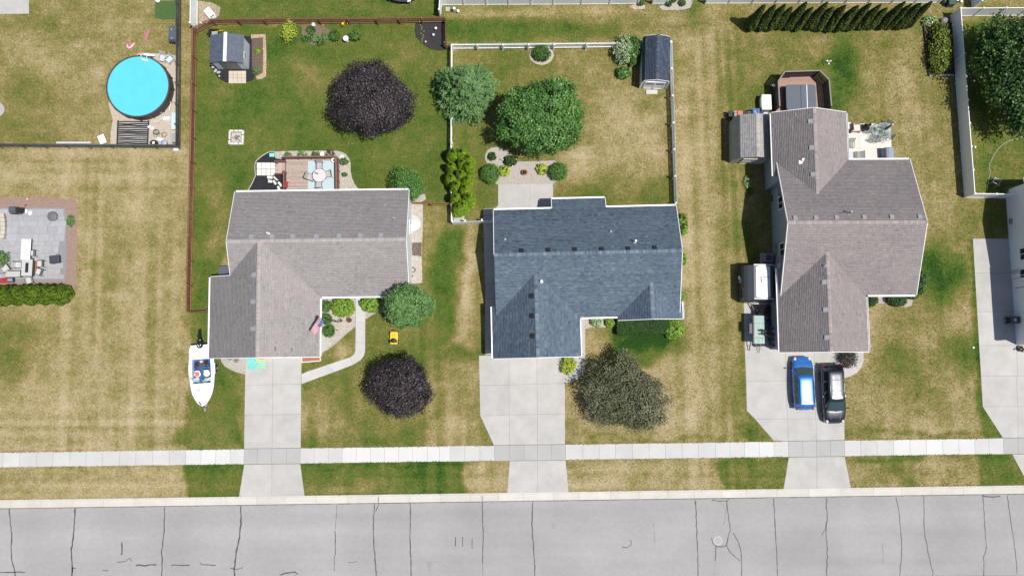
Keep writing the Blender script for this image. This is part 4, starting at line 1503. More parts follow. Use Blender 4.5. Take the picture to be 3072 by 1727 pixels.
N_ = lambda x, y: G('N', x, y)
picket_fence('long brown picket fence down the left side of the firepit yard', [N_(592.5, 103), N_(587.5, 420), N_(576.5, 860), N_(575.5, 936)], 1.45, M['brown'], -1, .13)
picket_fence('short brown picket fence closing the yard below the long left fence', [N_(575.5, 937), N_(634, 934)], 1.1, M['brown'], -1, .135, sect=1.7)
picket_fence('diagonal brown picket fence by the back-left yard corner', [G('R2', 405, 237), G('R2', 229, 320)], 1.45, M['brown'], -1, .13)
picket_fence('long brown picket fence along the back of the firepit yard', [G('R2', 407, 237), G('R2', 1135, 229), G('R3', 300, 226), G('R3', 935, 217)], 1.45, M['brown'], 1, .13)
picket_fence('brown picket fence beside the black mulch corner', [G('R3', 940, 219), G('R3', 942, 455)], 1.45, M['brown'], 1, .13)
picket_fence('tiny brown picket fence joining the mulch corner to the white pickets', [G('R3', 946, 460), G('R3', 992, 462)], 1.1, M['brown'], 1, .135, sect=.9)
picket_fence('small red-brown picket fence behind the taupe-roofed house', [G('S2', 1742, 548), G('S2', 2090, 556)], 1.1, M['brown'], 1, .13, sect=1.85)
picket_fence('white picket fence along the back of the yard with the round maple', [G('R3', 1000, 470), G('R3', 1952, 462), G('R4', 800, 455), G('R4', 1280, 441)], 1.35, M['white'], 1, .128, .098, cap=True, postw=.12)
picket_fence('white picket fence down the right side past the navy-roofed shed', [G('R4', 1283, 444), N_(2015, 380), N_(2022.5, 617)], 1.35, M['white'], 1, .128, .098, cap=True, postw=.12)
picket_fence('white picket fence behind the conifer and lime arborvitae clump', [N_(1357, 150), N_(1356, 440), N_(1357.5, 672)], 1.35, M['white'], -1, .128, .098, cap=True, postw=.12)
picket_fence('short white picket fence with gate between arborvitae and slate-roofed house', [N_(1359.5, 673.5), N_(1398, 671.5), N_(1447, 669), N_(1480, 667.5)], 1.35, M['white'], -1, .128, .098, cap=True, postw=.12, sect=1.5)
picket_fence('black metal fence along the right side of the pool yard', [N_(543.5, -40), N_(542, 444)], 1.35, M['blackmetal'], 1, .115, .042, sect=2.0, postw=.07, name='metal_fence', thick=.03)
picket_fence('black metal fence along the bottom of the pool yard', [N_(541, 445.5), N_(-120, 442)], 1.35, M['blackmetal'], -1, .12, .042, sect=2.0, postw=.07, name='metal_fence', thick=.03)
vinyl_fence('white privacy fence ending at the back-left fence corner', [N_(592.5, 92), N_(594, -75)])
vinyl_fence('white privacy fence end running up from the mulch corner', [N_(1322, 53), N_(1324, 19), N_(1326, -70)], sect=1.2)
vinyl_fence('long white privacy fence behind the back alley lawn', [N_(1326.5, 16.5), N_(1660, 15), N_(1913, 12.7)])
vinyl_fence('short white privacy fence beside the small gravel bed', [N_(1957, 12.7), N_(2000, 12.4)])
vinyl_fence('white privacy fence behind the row of dark arborvitae', [N_(2116, 12), N_(2812, 9.5)])
vinyl_fence('white privacy fence going up beyond the top right corner', [N_(2914, 27), N_(2912, -70)])
vinyl_fence('white privacy fence around the big dark tree yard', [N_(3120, 48), N_(2851.5, 49.5), N_(2892.4, 592.5), N_(3018, 594.5)])

# ---------------------------------------------------------------- plants
LF = {
 'purple': tone_mat('purple_leaves', [(0, (.012, .010, .012)), (.5, (.038, .028, .032)), (.85, (.070, .054, .058)), (1, (.14, .115, .115))], .5, .10, spec=.35),
 'maple': tone_mat('maple_leaves', [(0, (.020, .065, .012)), (.5, (.068, .185, .034)), (.85, (.145, .30, .060)), (1, (.30, .44, .14))], .5, .22, spec=.4),
 'needle': tone_mat('blue_green_needles', [(0, (.042, .100, .030)), (.5, (.110, .225, .072)), (1, (.22, .36, .13))], .6, .15, spec=.3),
 'olive': tone_mat('olive_leaves', [(0, (.045, .050, .024)), (.5, (.115, .124, .064)), (.85, (.185, .19, .105)), (1, (.28, .28, .17))], .6, .15, spec=.3),
 'ash': tone_mat('grey_green_leaves', [(0, (.036, .090, .020)), (.5, (.105, .225, .058)), (1, (.23, .37, .125))], .55, .2, spec=.35),
 'dark': tone_mat('dark_leaves', [(0, (.008, .022, .005)), (.5, (.020, .058, .010)), (.8, (.055, .125, .020)), (1, (.16, .27, .045))], .5, .2, spec=.35),
 'shrub': tone_mat('shrub_leaves', [(0, (.022, .060, .010)), (.5, (.055, .140, .020)), (1, (.13, .26, .04))], .55, .2, spec=.35),
 'lime': tone_mat('lime_leaves', [(0, (.07, .15, .012)), (.5, (.17, .31, .03)), (1, (.34, .48, .07))], .55, .22, spec=.35),
 'yellowlime': tone_mat('yellow_lime_leaves', [(0, (.14, .21, .02)), (.5, (.34, .44, .04)), (1, (.55, .60, .10))], .55, .22, spec=.35),
 'box': tone_mat('boxwood_leaves', [(0, (.045, .115, .016)), (.5, (.085, .205, .032)), (1, (.14, .29, .055))], .55, .18, spec=.35),
 'variegated': tone_mat('variegated_leaves', [(0, (.07, .16, .05)), (.45, (.22, .34, .14)), (1, (.60, .66, .42))], .55, .2, spec=.35),
 'hedge': tone_mat('hedge_sprays', [(0, (.030, .065, .004)), (.5, (.095, .165, .008)), (1, (.20, .29, .02))], .6, .15, spec=.3),
 'gold': tone_mat('golden_olive_leaves', [(0, (.035, .06, .008)), (.5, (.11, .155, .018)), (1, (.25, .30, .04))], .55, .15, spec=.3),
 'arbor': tone_mat('arborvitae_sprays', [(0, (.06, .12, .006)), (.5, (.165, .28, .012)), (1, (.32, .45, .03))], .6, .15, spec=.3),
 'arbordark': tone_mat('dark_arborvitae_sprays', [(0, (.016, .030, .004)), (.5, (.045, .070, .010)), (1, (.10, .14, .022))], .6, .12, spec=.3),
 'yew': tone_mat('yew_needles', [(0, (.010, .035, .006)), (.5, (.028, .075, .012)), (1, (.06, .13, .02))], .6, .12, spec=.3),
 'berry': tone_mat('dark_red_leaves', [(0, (.025, .022, .018)), (.5, (.065, .06, .048)), (1, (.13, .125, .10))], .6, .1, spec=.3),
}

def leaf_quads(P, Nn, S, T, rng, elong=1.5, axis=None):
 """one folded leaf per point: P centres, Nn facing directions, S half length"""
 n = len(P)
 Nn = Nn / np.maximum(np.linalg.norm(Nn, axis=1, keepdims=True), 1e-6)
 R = rng.normal(size=(n, 3)) if axis is None else axis + rng.normal(size=(n, 3)) * .25
 A = R - Nn * np.sum(R * Nn, 1, keepdims=True)
 A /= np.maximum(np.linalg.norm(A, axis=1, keepdims=True), 1e-6)
 B = np.cross(Nn, A)
 S = S[:, None]
 f = Nn * S * .15
 V = np.stack([P - A * S, P + B * S / elong + f, P + A * S, P - B * S / elong + f], 1).reshape(-1, 3)
 F = np.arange(n * 4).reshape(-1, 4)
 return V, F, np.clip(T, 0, 1)

def cloud(rng, r3, nclump, per, leaf, clump, lobes=.18, zmin=-.5, inner=.45, zc=0, flat=0.0, spread=1.0):
 """leaf clumps through the volume of a lobed ellipsoid; returns points, normals, sizes, tones"""
 D = rng.normal(size=(nclump * 3, 3))
 D /= np.linalg.norm(D, axis=1, keepdims=True)
 D = D[D[:, 2] > zmin][:nclump]
 k = len(D)
 ph = rng.random(6) * 6.28
 az = np.arctan2(D[:, 1], D[:, 0])
 lob = 1 + lobes * (np.sin(2 * az + ph[0]) * .4 + np.sin(3 * az + ph[1] + D[:, 2] * 2) * .5 + np.sin(5 * az + ph[2] - D[:, 2] * 3) * .4 + np.sin(9 * az + ph[3]) * .25)
 rad = (inner + (1 - inner) * rng.random(k) ** .45) * lob
 C = D * rad[:, None] * np.array(r3)
 C[:, 2] += zc
 ct = rng.normal(.5, .13, k) + (rad - .8) * .3  # inner clumps toned darker: the crown's inner shade put into the colour
 P = np.repeat(C, per, 0)
 off = rng.normal(size=(k * per, 3)) * clump * spread
 off[:, 2] *= .75
 P = P + off
 O = D / np.array(r3)
 O /= np.linalg.norm(O, axis=1, keepdims=True)
 Nn = np.repeat(O, per, 0) * .8 + rng.normal(size=(k * per, 3)) * .55
 Nn[:, 2] += .45 + flat
 S = leaf * rng.uniform(.7, 1.25, k * per)
 T = np.repeat(ct, per) + rng.normal(0, .15, k * per) + np.clip(off @ np.array([.2, -.1, .6]) / max(clump, .01), -1.5, 1.5) * .04  # painted sunlight: tone rises towards each clump's sunward upper side
 return C, P, Nn, S, T

def trunk(root, C, h, r, m=None, lean=(0, 0), nl=9, rng=None):
 mb = MB()
 top = Vector((lean[0], lean[1], h))
 mb.tube([(0, 0, -.15), (lean[0] * .15, lean[1] * .15, h * .3), (lean[0] * .5, lean[1] * .5, h * .7), top], [r * 1.35, r, r * .8, r * .4], 9)
 ids = (rng or RNG).choice(len(C), min(nl, len(C)), replace=False)
 for i in ids:
  c = Vector(C[i])
  s = Vector((lean[0] * .4, lean[1] * .4, h * random.uniform(.42, .8)))
  mid = s.lerp(c, .5) + Vector((0, 0, .1 * (c - s).length))
  mb.tube([s, mid, c], [r * .45, r * .28, r * .07], 5)
 return mb.build('trunk', m or M['bark'], root, smooth=True)

def broadleaf(name, label, cat, pos, r3, zc, lf, nclump, per, leaf, clump, seed, tr=.14, lobes=.18, zmin=-.5, inner=.45, group=None, flat=0.0, nl=9):
 rng = np.random.default_rng(seed)
 root = thing(name, label, cat, (pos.x, pos.y, 0), 0, group)
 C, P, Nn, S, T = cloud(rng, r3, nclump, per, leaf, clump, lobes, zmin, inner, zc, flat)
 V, F, T = leaf_quads(P, Nn, S, T, rng)
 mesh_np('crown', V, F, LF[lf], root, T)
 trunk(root, C, zc, tr, nl=nl, rng=rng)
 return root

def shrub(name, label, pos, r3, lf, n, leaf, seed, cat='shrub', group=None, lobes=.10, core=True, spread=.10, z0=.0):
 rng = np.random.default_rng(seed)
 root = thing(name, label, cat, (pos.x, pos.y, 0), 0, group)
 per = 8
 zc = r3[2] * .85 + z0
 C, P, Nn, S, T = cloud(rng, [r * .93 for r in r3], n // per, per, leaf, min(r3) * spread, lobes, -.75, .86, zc)
 P[:, 2] = np.maximum(P[:, 2], .03)
 V, F, T = leaf_quads(P, Nn, S, T, rng)
 mesh_np('foliage', V, F, LF[lf], root, T)
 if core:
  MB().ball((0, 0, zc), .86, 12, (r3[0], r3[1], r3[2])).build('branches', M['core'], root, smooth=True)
 else:
  trunk(root, C, zc, .03, nl=8, rng=rng)
 return root

def conifer(name, label, pos, h, r, lf, nb, seed):
 rng = np.random.default_rng(seed)
 root = thing(name, label, 'tree', (pos.x, pos.y, 0))
 P, Nn, S, T, AX, ends = [], [], [], [], [], []
 for i in range(nb):
  t = (i + .5) / nb
  t = t ** .62
  z = h * (1 - t * .93)
  az = i * 2.39996 + rng.normal(0, .15)
  L = r * (t ** .72) * rng.uniform(.82, 1.1) * (1 + .08 * math.sin(3 * az))
  d = np.array((math.cos(az), math.sin(az), 0))
  lift = .28 - .42 * t
  tip = np.array((0, 0, z)) + d * L + np.array((0, 0, L * lift))
  ends.append(tip)
  ns = int(14 + 38 * L / r)
  bt = rng.normal(.5, .12)
  for k in range(ns):
   s = .2 + .8 * (k / ns) ** .8
   side = rng.normal(0, .16) * L * s * (1.25 - .6 * s)
   p = np.array((0, 0, z)) + d * L * s + np.array((0, 0, L * s * lift * (1.3 - .3 * s) - .05 * side * side)) + np.array((-d[1], d[0], 0)) * side
   for q in range(4):
    pp = p + rng.normal(0, .07, 3)
    P.append(pp)
    a = d * 1.0 + np.array((-d[1], d[0], 0)) * (side * 1.6 + rng.normal(0, .5)) + np.array((0, 0, .12))
    AX.append(a)
    Nn.append(np.array((0, 0, 1)) + d * .35 + rng.normal(0, .4, 3))
    S.append(rng.uniform(.10, .19))
    T.append(bt + rng.normal(0, .13) + .16 * (s - .6))
 V, F, T = leaf_quads(np.array(P), np.array(Nn), np.array(S), np.array(T), rng, 4.0, np.array(AX))
 mesh_np('crown', V, F, LF[lf], root, T)
 mb = MB().tube([(0, 0, -.1), (0, 0, h * .5), (0, 0, h * .98)], [.16, .09, .02], 8)
 for i in range(4, nb, 3):
  e = ends[i]
  mb.tube([(0, 0, e[2] - .1), tuple(e * np.array((.6, .6, 1))), tuple(e * .9 + np.array((0, 0, e[2] * .1)))], [.035, .02, .008], 4)
 mb.build('trunk', M['bark'], root, smooth=True)
 return root

def arbor_meshes(h, R, lf, n, seed, blunt=.5, size=.085):
 rng = np.random.default_rng(seed)
 prof = lambda t: R * np.minimum(1, .62 + t * 3.0) * np.power(np.maximum(1 - t, 0), blunt) * (1 + .06 * np.sin(t * 9 + seed))
 t = np.where(rng.random(n) < .85, 1 - np.sqrt(rng.random(n)), rng.uniform(.72, 1, n))
 t = np.clip(t * .995 + .003, 0, .995)
 az = rng.random(n) * 2 * PI
 rr = prof(t) * (1 + .07 * np.sin(3 * az + seed) + .06 * np.sin(7 * az + t * 12)) * rng.uniform(.90, 1.06, n)
 P = np.stack([np.cos(az) * rr, np.sin(az) * rr, t * h + .03], 1)
 Nn = np.stack([np.cos(az), np.sin(az), np.full(n, .55)], 1) + rng.normal(0, .45, (n, 3))
 AX = np.stack([np.cos(az) * .45, np.sin(az) * .45, np.full(n, 1.0)], 1)
 tone = .5 + .16 * np.sin(az * 5 + t * 20 + seed) + rng.normal(0, .16, n)
 V, F, T = leaf_quads(P, Nn, size * rng.uniform(.7, 1.3, n), tone, rng, 2.0, AX)
 core = MB()
 core.loft([[(math.cos(a) * float(prof(np.array(tt))) * .9, math.sin(a) * float(prof(np.array(tt))) * .9, tt * h) for a in [2 * PI * k / 10 for k in range(10)]] for tt in (0, .15, .3, .5, .7, .82)])
 return V, F, T, core

def arborvitae_kind(h, R, lf, n, seed, blunt=.5, size=.085):
 V, F, T, core = arbor_meshes(h, R, lf, n, seed, blunt, size)
 r = bpy.data.objects.new('arborvitae', None)
 COL.objects.link(r)
 mesh_np('foliage', V, F, LF[lf], r, T)
 core.build('branches', M['core'], r, smooth=True)
 return r

# --- the big trees
broadleaf('maple_tree', 'large dark purple maple on the green lawn above the deck', 'tree', G('D', 933, 252, 2.9), (3.35, 3.25, 2.1), 3.1, 'purple', 560, 60, .085, .25, 9, .16, .15, -.45, .5)
broadleaf('maple_tree', 'smaller dark purple maple on the front lawn by the curved path', 'tree', G('D', 1006, 973, 2.3), (2.55, 2.5, 1.75), 2.6, 'purple', 380, 60, .080, .22, 12, .13, .14, -.45, .5)
broadleaf('maple_tree', 'big round leafy green maple behind the slate-roofed house', 'tree', G('D', 1362, 300, 3.4), (3.4, 3.4, 2.5), 3.9, 'maple', 380, 78, .10, .22, 3, .18, .17, -.45, .55)
broadleaf('crabapple_tree', 'wide grey-olive crabapple tree with ragged crown beside the middle driveway', 'tree', G('D', 1570, 992, 1.9), (3.35, 3.1, 1.35), 2.4, 'olive', 560, 54, .075, .25, 4, .12, .28, -.5, .35, nl=26)
broadleaf('shade_tree', 'big dark leafy tree overhanging the top right corner', 'tree', G('D', 2590, 178, 3.6), (4.7, 4.9, 2.6), 3.7, 'dark', 420, 70, .125, .34, 5, .24, .16, -.4, .5)
conifer('pine_tree', 'shaggy blue-green pine tree touching the white picket fence', G('R3', 1125, 920), 6.4, 3.15, 'needle', 120, 6)
# loose grey-green tree at the front corner
rt = thing('ash_tree', 'loose grey-green tree at the front corner of the taupe-roofed house', 'tree', G('S6', 1775, 370, 2.0))
rng = np.random.default_rng(21)
Vs, Fs, Ts, off = [], [], [], 0
CC = []
for cx_, cy_, cz_, rr in ((-.35, .1, 2.5, 1.25), (.25, .75, 2.7, 1.0), (-.5, -.8, 2.1, 1.0), (.45, -.55, 2.2, 1.0), (1.45, .25, 2.0, .85), (1.1, .95, 2.1, .6), (-.9, .55, 2.1, .6), (1.9, -.1, 1.8, .5)):
 C, P, Nn, S, T = cloud(rng, (rr, rr, rr * .7), int(60 * rr * rr) + 14, 60, .085, .15, .25, -.6, .45, cz_)
 P[:, 0] += cx_
 P[:, 1] += cy_
 C[:, 0] += cx_
 C[:, 1] += cy_
 CC.append(C)
 V, F, T = leaf_quads(P, Nn, S, T, rng)
 Vs.append(V)
 Fs.append(F + off)
 Ts.append(T)
 off += len(V)
mesh_np('crown', np.concatenate(Vs), np.concatenate(Fs), LF['ash'], rt, np.concatenate(Ts))
trunk(rt, np.concatenate(CC), 2.2, .11, nl=26, rng=rng)
broadleaf('lilac_bush', 'tall green bush at the back corner of the taupe-roofed house', 'shrub', G('S2', 1695, 390, 1.5), (1.25, 1.55, 1.1), 1.55, 'maple', 150, 60, .075, .18, 22, .05, .22, -.7, .5)

# --- arborvitae row at the back, lime clump, left hedge
ORD = 'first second third fourth fifth sixth seventh eighth ninth tenth eleventh twelfth thirteenth fourteenth fifteenth sixteenth seventeenth'.split()
kinds = [arborvitae_kind(4.9, .60, 'arbordark', 2600, s, .62, .10) for s in (31, 32, 33)]
rowx = [(2247, 88), (2276, 89), (2304, 88), (2330, 86), (2361, 86), (2389, 87), (2420, 85), (2449, 85), (2478, 86), (2513, 88), (2545, 85), (2576, 85), (2604, 85), (2637, 84), (2662, 84), (2686, 84), (2714, 82)]
gl = 'arborvitae in the row before the white back fence'
for i, (x, y) in enumerate(rowx):
 p = N_(x, y - 6)
 k = kinds[i % 3]
 sc_h = random.uniform(.80, 1.08)
 if i < 3:
  o = k
  o.location, o.rotation_euler = p, (0, 0, i)
  tag(o, '', 'tree', gl)
 else:
  o = dup(k, p, random.uniform(0, 6), None, gl, (random.uniform(.82, 1.2), random.uniform(.85, 1.15), sc_h))
 o['label'] = ORD[i] + ' dark pointed arborvitae from the left end of the back row'
kinds[0]['label'] = 'dark pointed arborvitae at the left end of the back row'
o['label'] = 'dark pointed arborvitae at the right end of the back row'
k2 = [arborvitae_kind(3.0, .68, 'arbor', 3000, s, .30, .08) for s in (41, 42)]
cl = [(165, 225), (232, 222), (288, 262), (150, 330), (236, 305), (292, 335), (142, 420), (228, 398), (280, 440), (190, 490), (258, 520), (184, 592), (290, 590), (240, 650), (205, 672)]
g2 = 'lime green arborvitae clump'
for i, (x, y) in enumerate(cl):
 p = G('S3', x, y, 2.2)
 hs = random.uniform(.78, 1.08)
 if i < 2:
  o = k2[i]
  o.location = (p.x, p.y, 0)
  tag(o, '', 'shrub', g2)
 else:
  o = dup(k2[i % 2], p.xy.to_3d(), random.uniform(0, 6), None, g2, (random.uniform(.75, 1.1), random.uniform(.75, 1.1), hs))
 o['label'] = ORD[i] + ' lime green arborvitae counted from the top of the clump by the pickets'
k3 = [arborvitae_kind(3.9, .95, 'hedge', 3600, s, .45, .09) for s in (51, 52)]
g3 = 'arborvitae hedge by the left patio'
for i, px in enumerate((196, 152, 108, 64, 20, -24, -68)):
 p = N_(px, 884 + i * 1.5)
 if i < 2:
  o = k3[i]
  o.location = p
  tag(o, '', 'shrub', g3)
 else:
  o = dup(k3[i % 2], p, random.uniform(0, 6), None, g3, (1.0, 1.0, random.uniform(.95, 1.06)))
 o['label'] = ORD[i] + ' bright green arborvitae from the right end of the patio hedge'
k3[0]['label'] = 'bright green arborvitae at the right end of the patio hedge'

# --- shrubs
shrub('boxwood_shrub', 'large clipped globe shrub at the left of the gravel bed', G('U8', 205, 925, .7), (.88, .88, .80), 'box', 3600, .050, 61)
shrub('boxwood_shrub', 'large clipped globe shrub at the right of the gravel bed', G('U8', 1548, 885, .7), (.78, .82, .80), 'box', 3600, .050, 62)
shrub('hosta_plant', 'lime hosta beside the left clipped globe shrub', G('U8', 482, 875, .2), (.52, .52, .34), 'yellowlime', 800, .095, 63, 'plant')
shrub('hosta_plant', 'lime hosta beside the right clipped globe shrub', G('U8', 1222, 845, .2), (.52, .50, .34), 'yellowlime', 800, .095, 64, 'plant')
shrub('fern_plant', 'small dark spiky plant alone on the gravel lobe', G('U8', 242, 590, .2), (.36, .36, .30), 'dark', 420, .11, 65, 'plant', core=False)
pe = shrub('peony_plant', 'dark leafy plant with white blooms under the maple edge', G('U8', 600, 680, .3), (.62, .45, .42), 'dark', 1100, .10, 66, 'plant')
for x, y in ((455, 655), (685, 622), (715, 645), (785, 606), (585, 752), (645, 775), (430, 640)):
 q = G('U8', x, y, .5) - Vector((pe.location.x, pe.location.y, 0))
 MB().ball(q, .055, 8).build('bloom', M['white'], pe)
shrub('round_shrub', 'round green shrub standing against the white back fence', G('R4', 78, 500, .5), (.80, .78, .62), 'shrub', 2200, .075, 67)
shrub('variegated_shrub', 'tall white variegated shrub beside the navy-roofed shed', G('R4', 862, 470, 1.0), (.75, 1.30, 1.0), 'variegated', 2800, .085, 68, lobes=.25, spread=.2)
shrub('viburnum_shrub', 'green shrub between the variegated shrub and the navy-roofed shed', G('R4', 945, 470, .8), (.62, 1.25, .9), 'shrub', 2200, .09, 69, lobes=.25, spread=.2)
shrub('spirea_shrub', 'low dark green shrub below the variegated shrub', G('R4', 852, 690, .4), (.72, .55, .5), 'maple', 1400, .08, 70)
shrub('boxwood_shrub', 'small clipped globe nearest the inner corner of the taupe-roofed house', G('U7', 366, 366, .4), (.52, .52, .46), 'box', 1800, .038, 71)
shrub('boxwood_shrub', 'small clipped globe crossed by the flagpole', G('U7', 372, 608, .4), (.52, .50, .44), 'box', 1800, .038, 72)
shrub('boxwood_shrub', 'small clipped globe just below the flag', G('U7', 418, 838, .4), (.58, .58, .5), 'box', 2000, .038, 73)
shrub('hydrangea_shrub', 'large bright green shrub left of the front path', G('U7', 682, 372, .6), (1.02, .92, .72), 'lime', 2400, .095, 74, lobes=.14)
shrub('hydrangea_shrub', 'bright green shrub right of the front path', G('U7', 1225, 330, .5), (.98, .72, .66), 'lime', 2000, .095, 75, lobes=.14)
shrub('hydrangea_shrub', 'pale variegated bush by the inner corner of the slate-roofed house', G('S7', 1160, 480, .35), (.52, .42, .38), 'variegated', 800, .08, 76)
shrub('hydrangea_shrub', 'small lime bush left of the clipped front hedge', G('S7', 1270, 485, .35), (.45, .44, .38), 'lime', 800, .075, 77)
shrub('spirea_shrub', 'yellow-lime bush on the driveway corner of the slate-roofed house', G('S7', 945, 815, .5), (.66, .70, .52), 'yellowlime', 1500, .075, 78, lobes=.2, spread=.2)
shrub('spirea_shrub', 'bright green bush at the right end of the clipped front hedge', G('S7', 1766, 535, .5), (.90, .90, .66), 'lime', 2200, .085, 79, lobes=.12)
for i, (x, y, a, b, c) in enumerate(((2080, 820, .50, .95, .7), (2084, 1110, .32, .5, .5), (2068, 1425, .28, .5, .5))):
 shrub('side_shrub', ('bright green shrub beside the right wall of the slate-roofed house', 'small green shrub under the right gable of the slate-roofed house', 'small green shrub near the lower right wall of the slate-roofed house')[i], G('S3', x, y, .4), (a, b, c), 'lime', 1000, .085, 80 + i, lobes=.2)
shrub('twiggy_shrub', 'dark twiggy bush beside the black minivan', G('S8', 1160, 785, .6), (.72, .66, .6), 'berry', 1500, .07, 84, lobes=.2, core=False, spread=.3)
shrub('yew_shrub', 'small dark green shrub by the inner corner of the tallest house', G('S8', 1335, 350, .4), (.60, .56, .45), 'yew', 1400, .07, 85)
shrub('yew_shrub', 'larger dark green shrub in the gravel before the tallest house', G('S8', 1525, 345, .4), (.92, .66, .5), 'yew', 1800, .07, 86)
for i, (x, y, a, b) in enumerate(((1705, 200, .45, .75), (1690, 265, .4, .5), (1640, 318, .5, .3))):
 shrub('side_shrub', ('bright green shrub by the right wall of the tallest house', 'bright green shrub at the front right corner of the tallest house', 'low green shrub under the right front gutter of the tallest house')[i], G('S8', x, y, .3), (a, b, .5), 'shrub', 900, .08, 87 + i, lobes=.2)
# clipped hedge: flat-topped box of needles
hd = thing('clipped_hedge', 'flat-topped dark green hedge below the small front gable', 'hedge', G('S7', 1512, 505, 0))
rng = np.random.default_rng(90)
hx, hy, hz = 2.35, .84, 1.0
n = 6500
f = rng.random(n)
u, v = rng.uniform(-1, 1, n), rng.uniform(-1, 1, n)
sgn = rng.choice((-1, 1), n)
top, side = f < .55, (f >= .55) & (f < .88)
P = np.where(top[:, None], np.stack([u * hx, v * hy, np.full(n, hz)], 1), np.where(side[:, None], np.stack([u * hx, sgn * hy, (v * .5 + .5) * hz], 1), np.stack([sgn * hx, u * hy, (v * .5 + .5) * hz], 1)))
Nn = np.where(top[:, None], np.array((0, 0, 1.0)), np.where(side[:, None], np.stack([0 * u, sgn, 0 * u + .3], 1), np.stack([sgn, 0 * u, 0 * u + .3], 1)))
P += rng.normal(0, .025, (n, 3))
V, F, T = leaf_quads(P, Nn + rng.normal(0, .45, (n, 3)), .06 * rng.uniform(.7, 1.3, n), .5 + rng.normal(0, .2, n), rng, 1.8)
mesh_np('foliage', V, F, LF['yew'], hd, T)
MB().box((0, 0, hz * .48), (hx * 1.97, hy * 1.93, hz * .96)).build('branches', M['core'], hd)
# backyard garden plants
shrub('flowering_shrub', 'tall yellow-green shrub by the back brown fence', G('R2', 1095, 305, .6), (.50, .75, .75), 'yellowlime', 700, .08, 91, lobes=.3, core=False, spread=.35)
shrub('garden_shrub', 'round dark shrub left of the white bird bath', G('R2', 1525, 340, .4), (.50, .44, .48), 'shrub', 900, .07, 92)
shrub('garden_shrub', 'green shrub right of the white bird bath', G('R2', 1712, 340, .4), (.52, .46, .48), 'shrub', 900, .075, 93, lobes=.2)
for i, (x, y, a, lf_, lb) in enumerate(((1300, 290, .42, 'shrub', 'low leafy plant at the top of the garden plot'), (1330, 370, .5, 'ash', 'grey-green plant in the middle of the garden plot'), (1445, 350, .36, 'ash', 'pale plant at the right of the garden plot'), (1250, 370, .3, 'shrub', 'small plant at the left of the garden plot'), (1390, 410, .34, 'shrub', 'small plant at the bottom of the garden plot'), (785, 675, .26, 'ash', 'small plant in the shed flower bed corner'), (800, 488, .22, 'lime', 'bright lime plant in the middle of the shed flower bed'))):
 shrub('garden_plant', lb, G('R2', x, y, .1), (a, a * .8, .22), lf_, 260, .07, 94 + i, 'plant', core=False, spread=.35)
for i, (x, y, a, lf_, lb) in enumerate(((930, 195, .30, 'ash', 'pale low plant at the left of the deck gravel'), (1270, 185, .42, 'ash', 'grey-green low plant behind the deck rail'), (1560, 180, .34, 'shrub', 'green low plant behind the middle of the deck rail'), (1895, 170, .42, 'berry', 'dark red plant by the back right deck post'), (2215, 340, .42, 'shrub', 'green plant in the gravel right of the deck'), (2225, 640, .20, 'shrub', 'tiny plant in the gravel right of the deck'))):
 shrub('rock_garden_plant', lb, G('U6', x, y, .1), (a, a * .75, .2), lf_, 240, .065, 104 + i, 'plant', core=False, spread=.35)
# raised bed plants, top right
shrub('golden_shrub', 'long yellow-green shrub filling the raised bed beside the white fence', G('R6', 905, 620, .7), (.85, 2.25, .72), 'gold', 3200, .10, 112, lobes=.22, spread=.28, z0=.1)
shrub('hosta_plant', 'pale variegated hosta at the top of the raised bed', G('R6', 790, 265, .3), (.58, .42, .34), 'variegated', 500, .10, 113, 'plant', core=False, spread=.3)
for i, (x, y) in enumerate(((1280, 30), (1408, 25), (1330, -10))):
 shrub('bedding_shrub', ('round green bush at the left of the small top gravel bed', 'round green bush at the right of the small top gravel bed', 'round green bush at the top of the small gravel bed')[i], G('R4', x, y, .3), (.32, .30, .3), 'shrub', 500, .055, 115 + i)
shrub('bedding_shrub', 'small green bush at the end of the long white back fence', G('R4', 1015, 20, .3), (.36, .34, .34), 'shrub', 500, .055, 119)
shrub('weed_plant', 'scruffy green weed in the gravel edge right of the left patio', G('U4', 905, 350, .1), (.34, .55, .16), 'ash', 500, .06, 120, 'plant', core=False, spread=.35)
shrub('potted_palm', 'green plant standing on the left patio edge', G('U4', 20, 820, .4), (.5, .55, .4), 'ash', 600, .08, 121, 'plant', core=False, spread=.35)
shrub('weed_plant', 'pale flowering weed in the shade left of the tallest house', G('S4', 420, 640, .1), (.40, .55, .2), 'variegated', 420, .05, 122, 'plant', core=False, spread=.35)
shrub('weed_plant', 'green weed below the pale flowering weed', G('S4', 435, 715, .1), (.26, .40, .2), 'shrub', 300, .05, 123, 'plant', core=False, spread=.35)
shrub('lawn_weed', 'tuft of weeds in the shade beside the white fence corner', G('S5', 1140, 575, .2), (.75, .28, .3), 'ash', 500, .07, 124, 'plant', core=False, spread=.35)
# ---------------------------------------------------------------- vehicles

def paint(name, col, metal=.4, rough=.34):
 m = mat(name, col, rough, .03, 2, metal=metal, coat=1.0)
 m.node_tree.nodes['Principled BSDF'].inputs['Coat Roughness'].default_value = .22
 return m

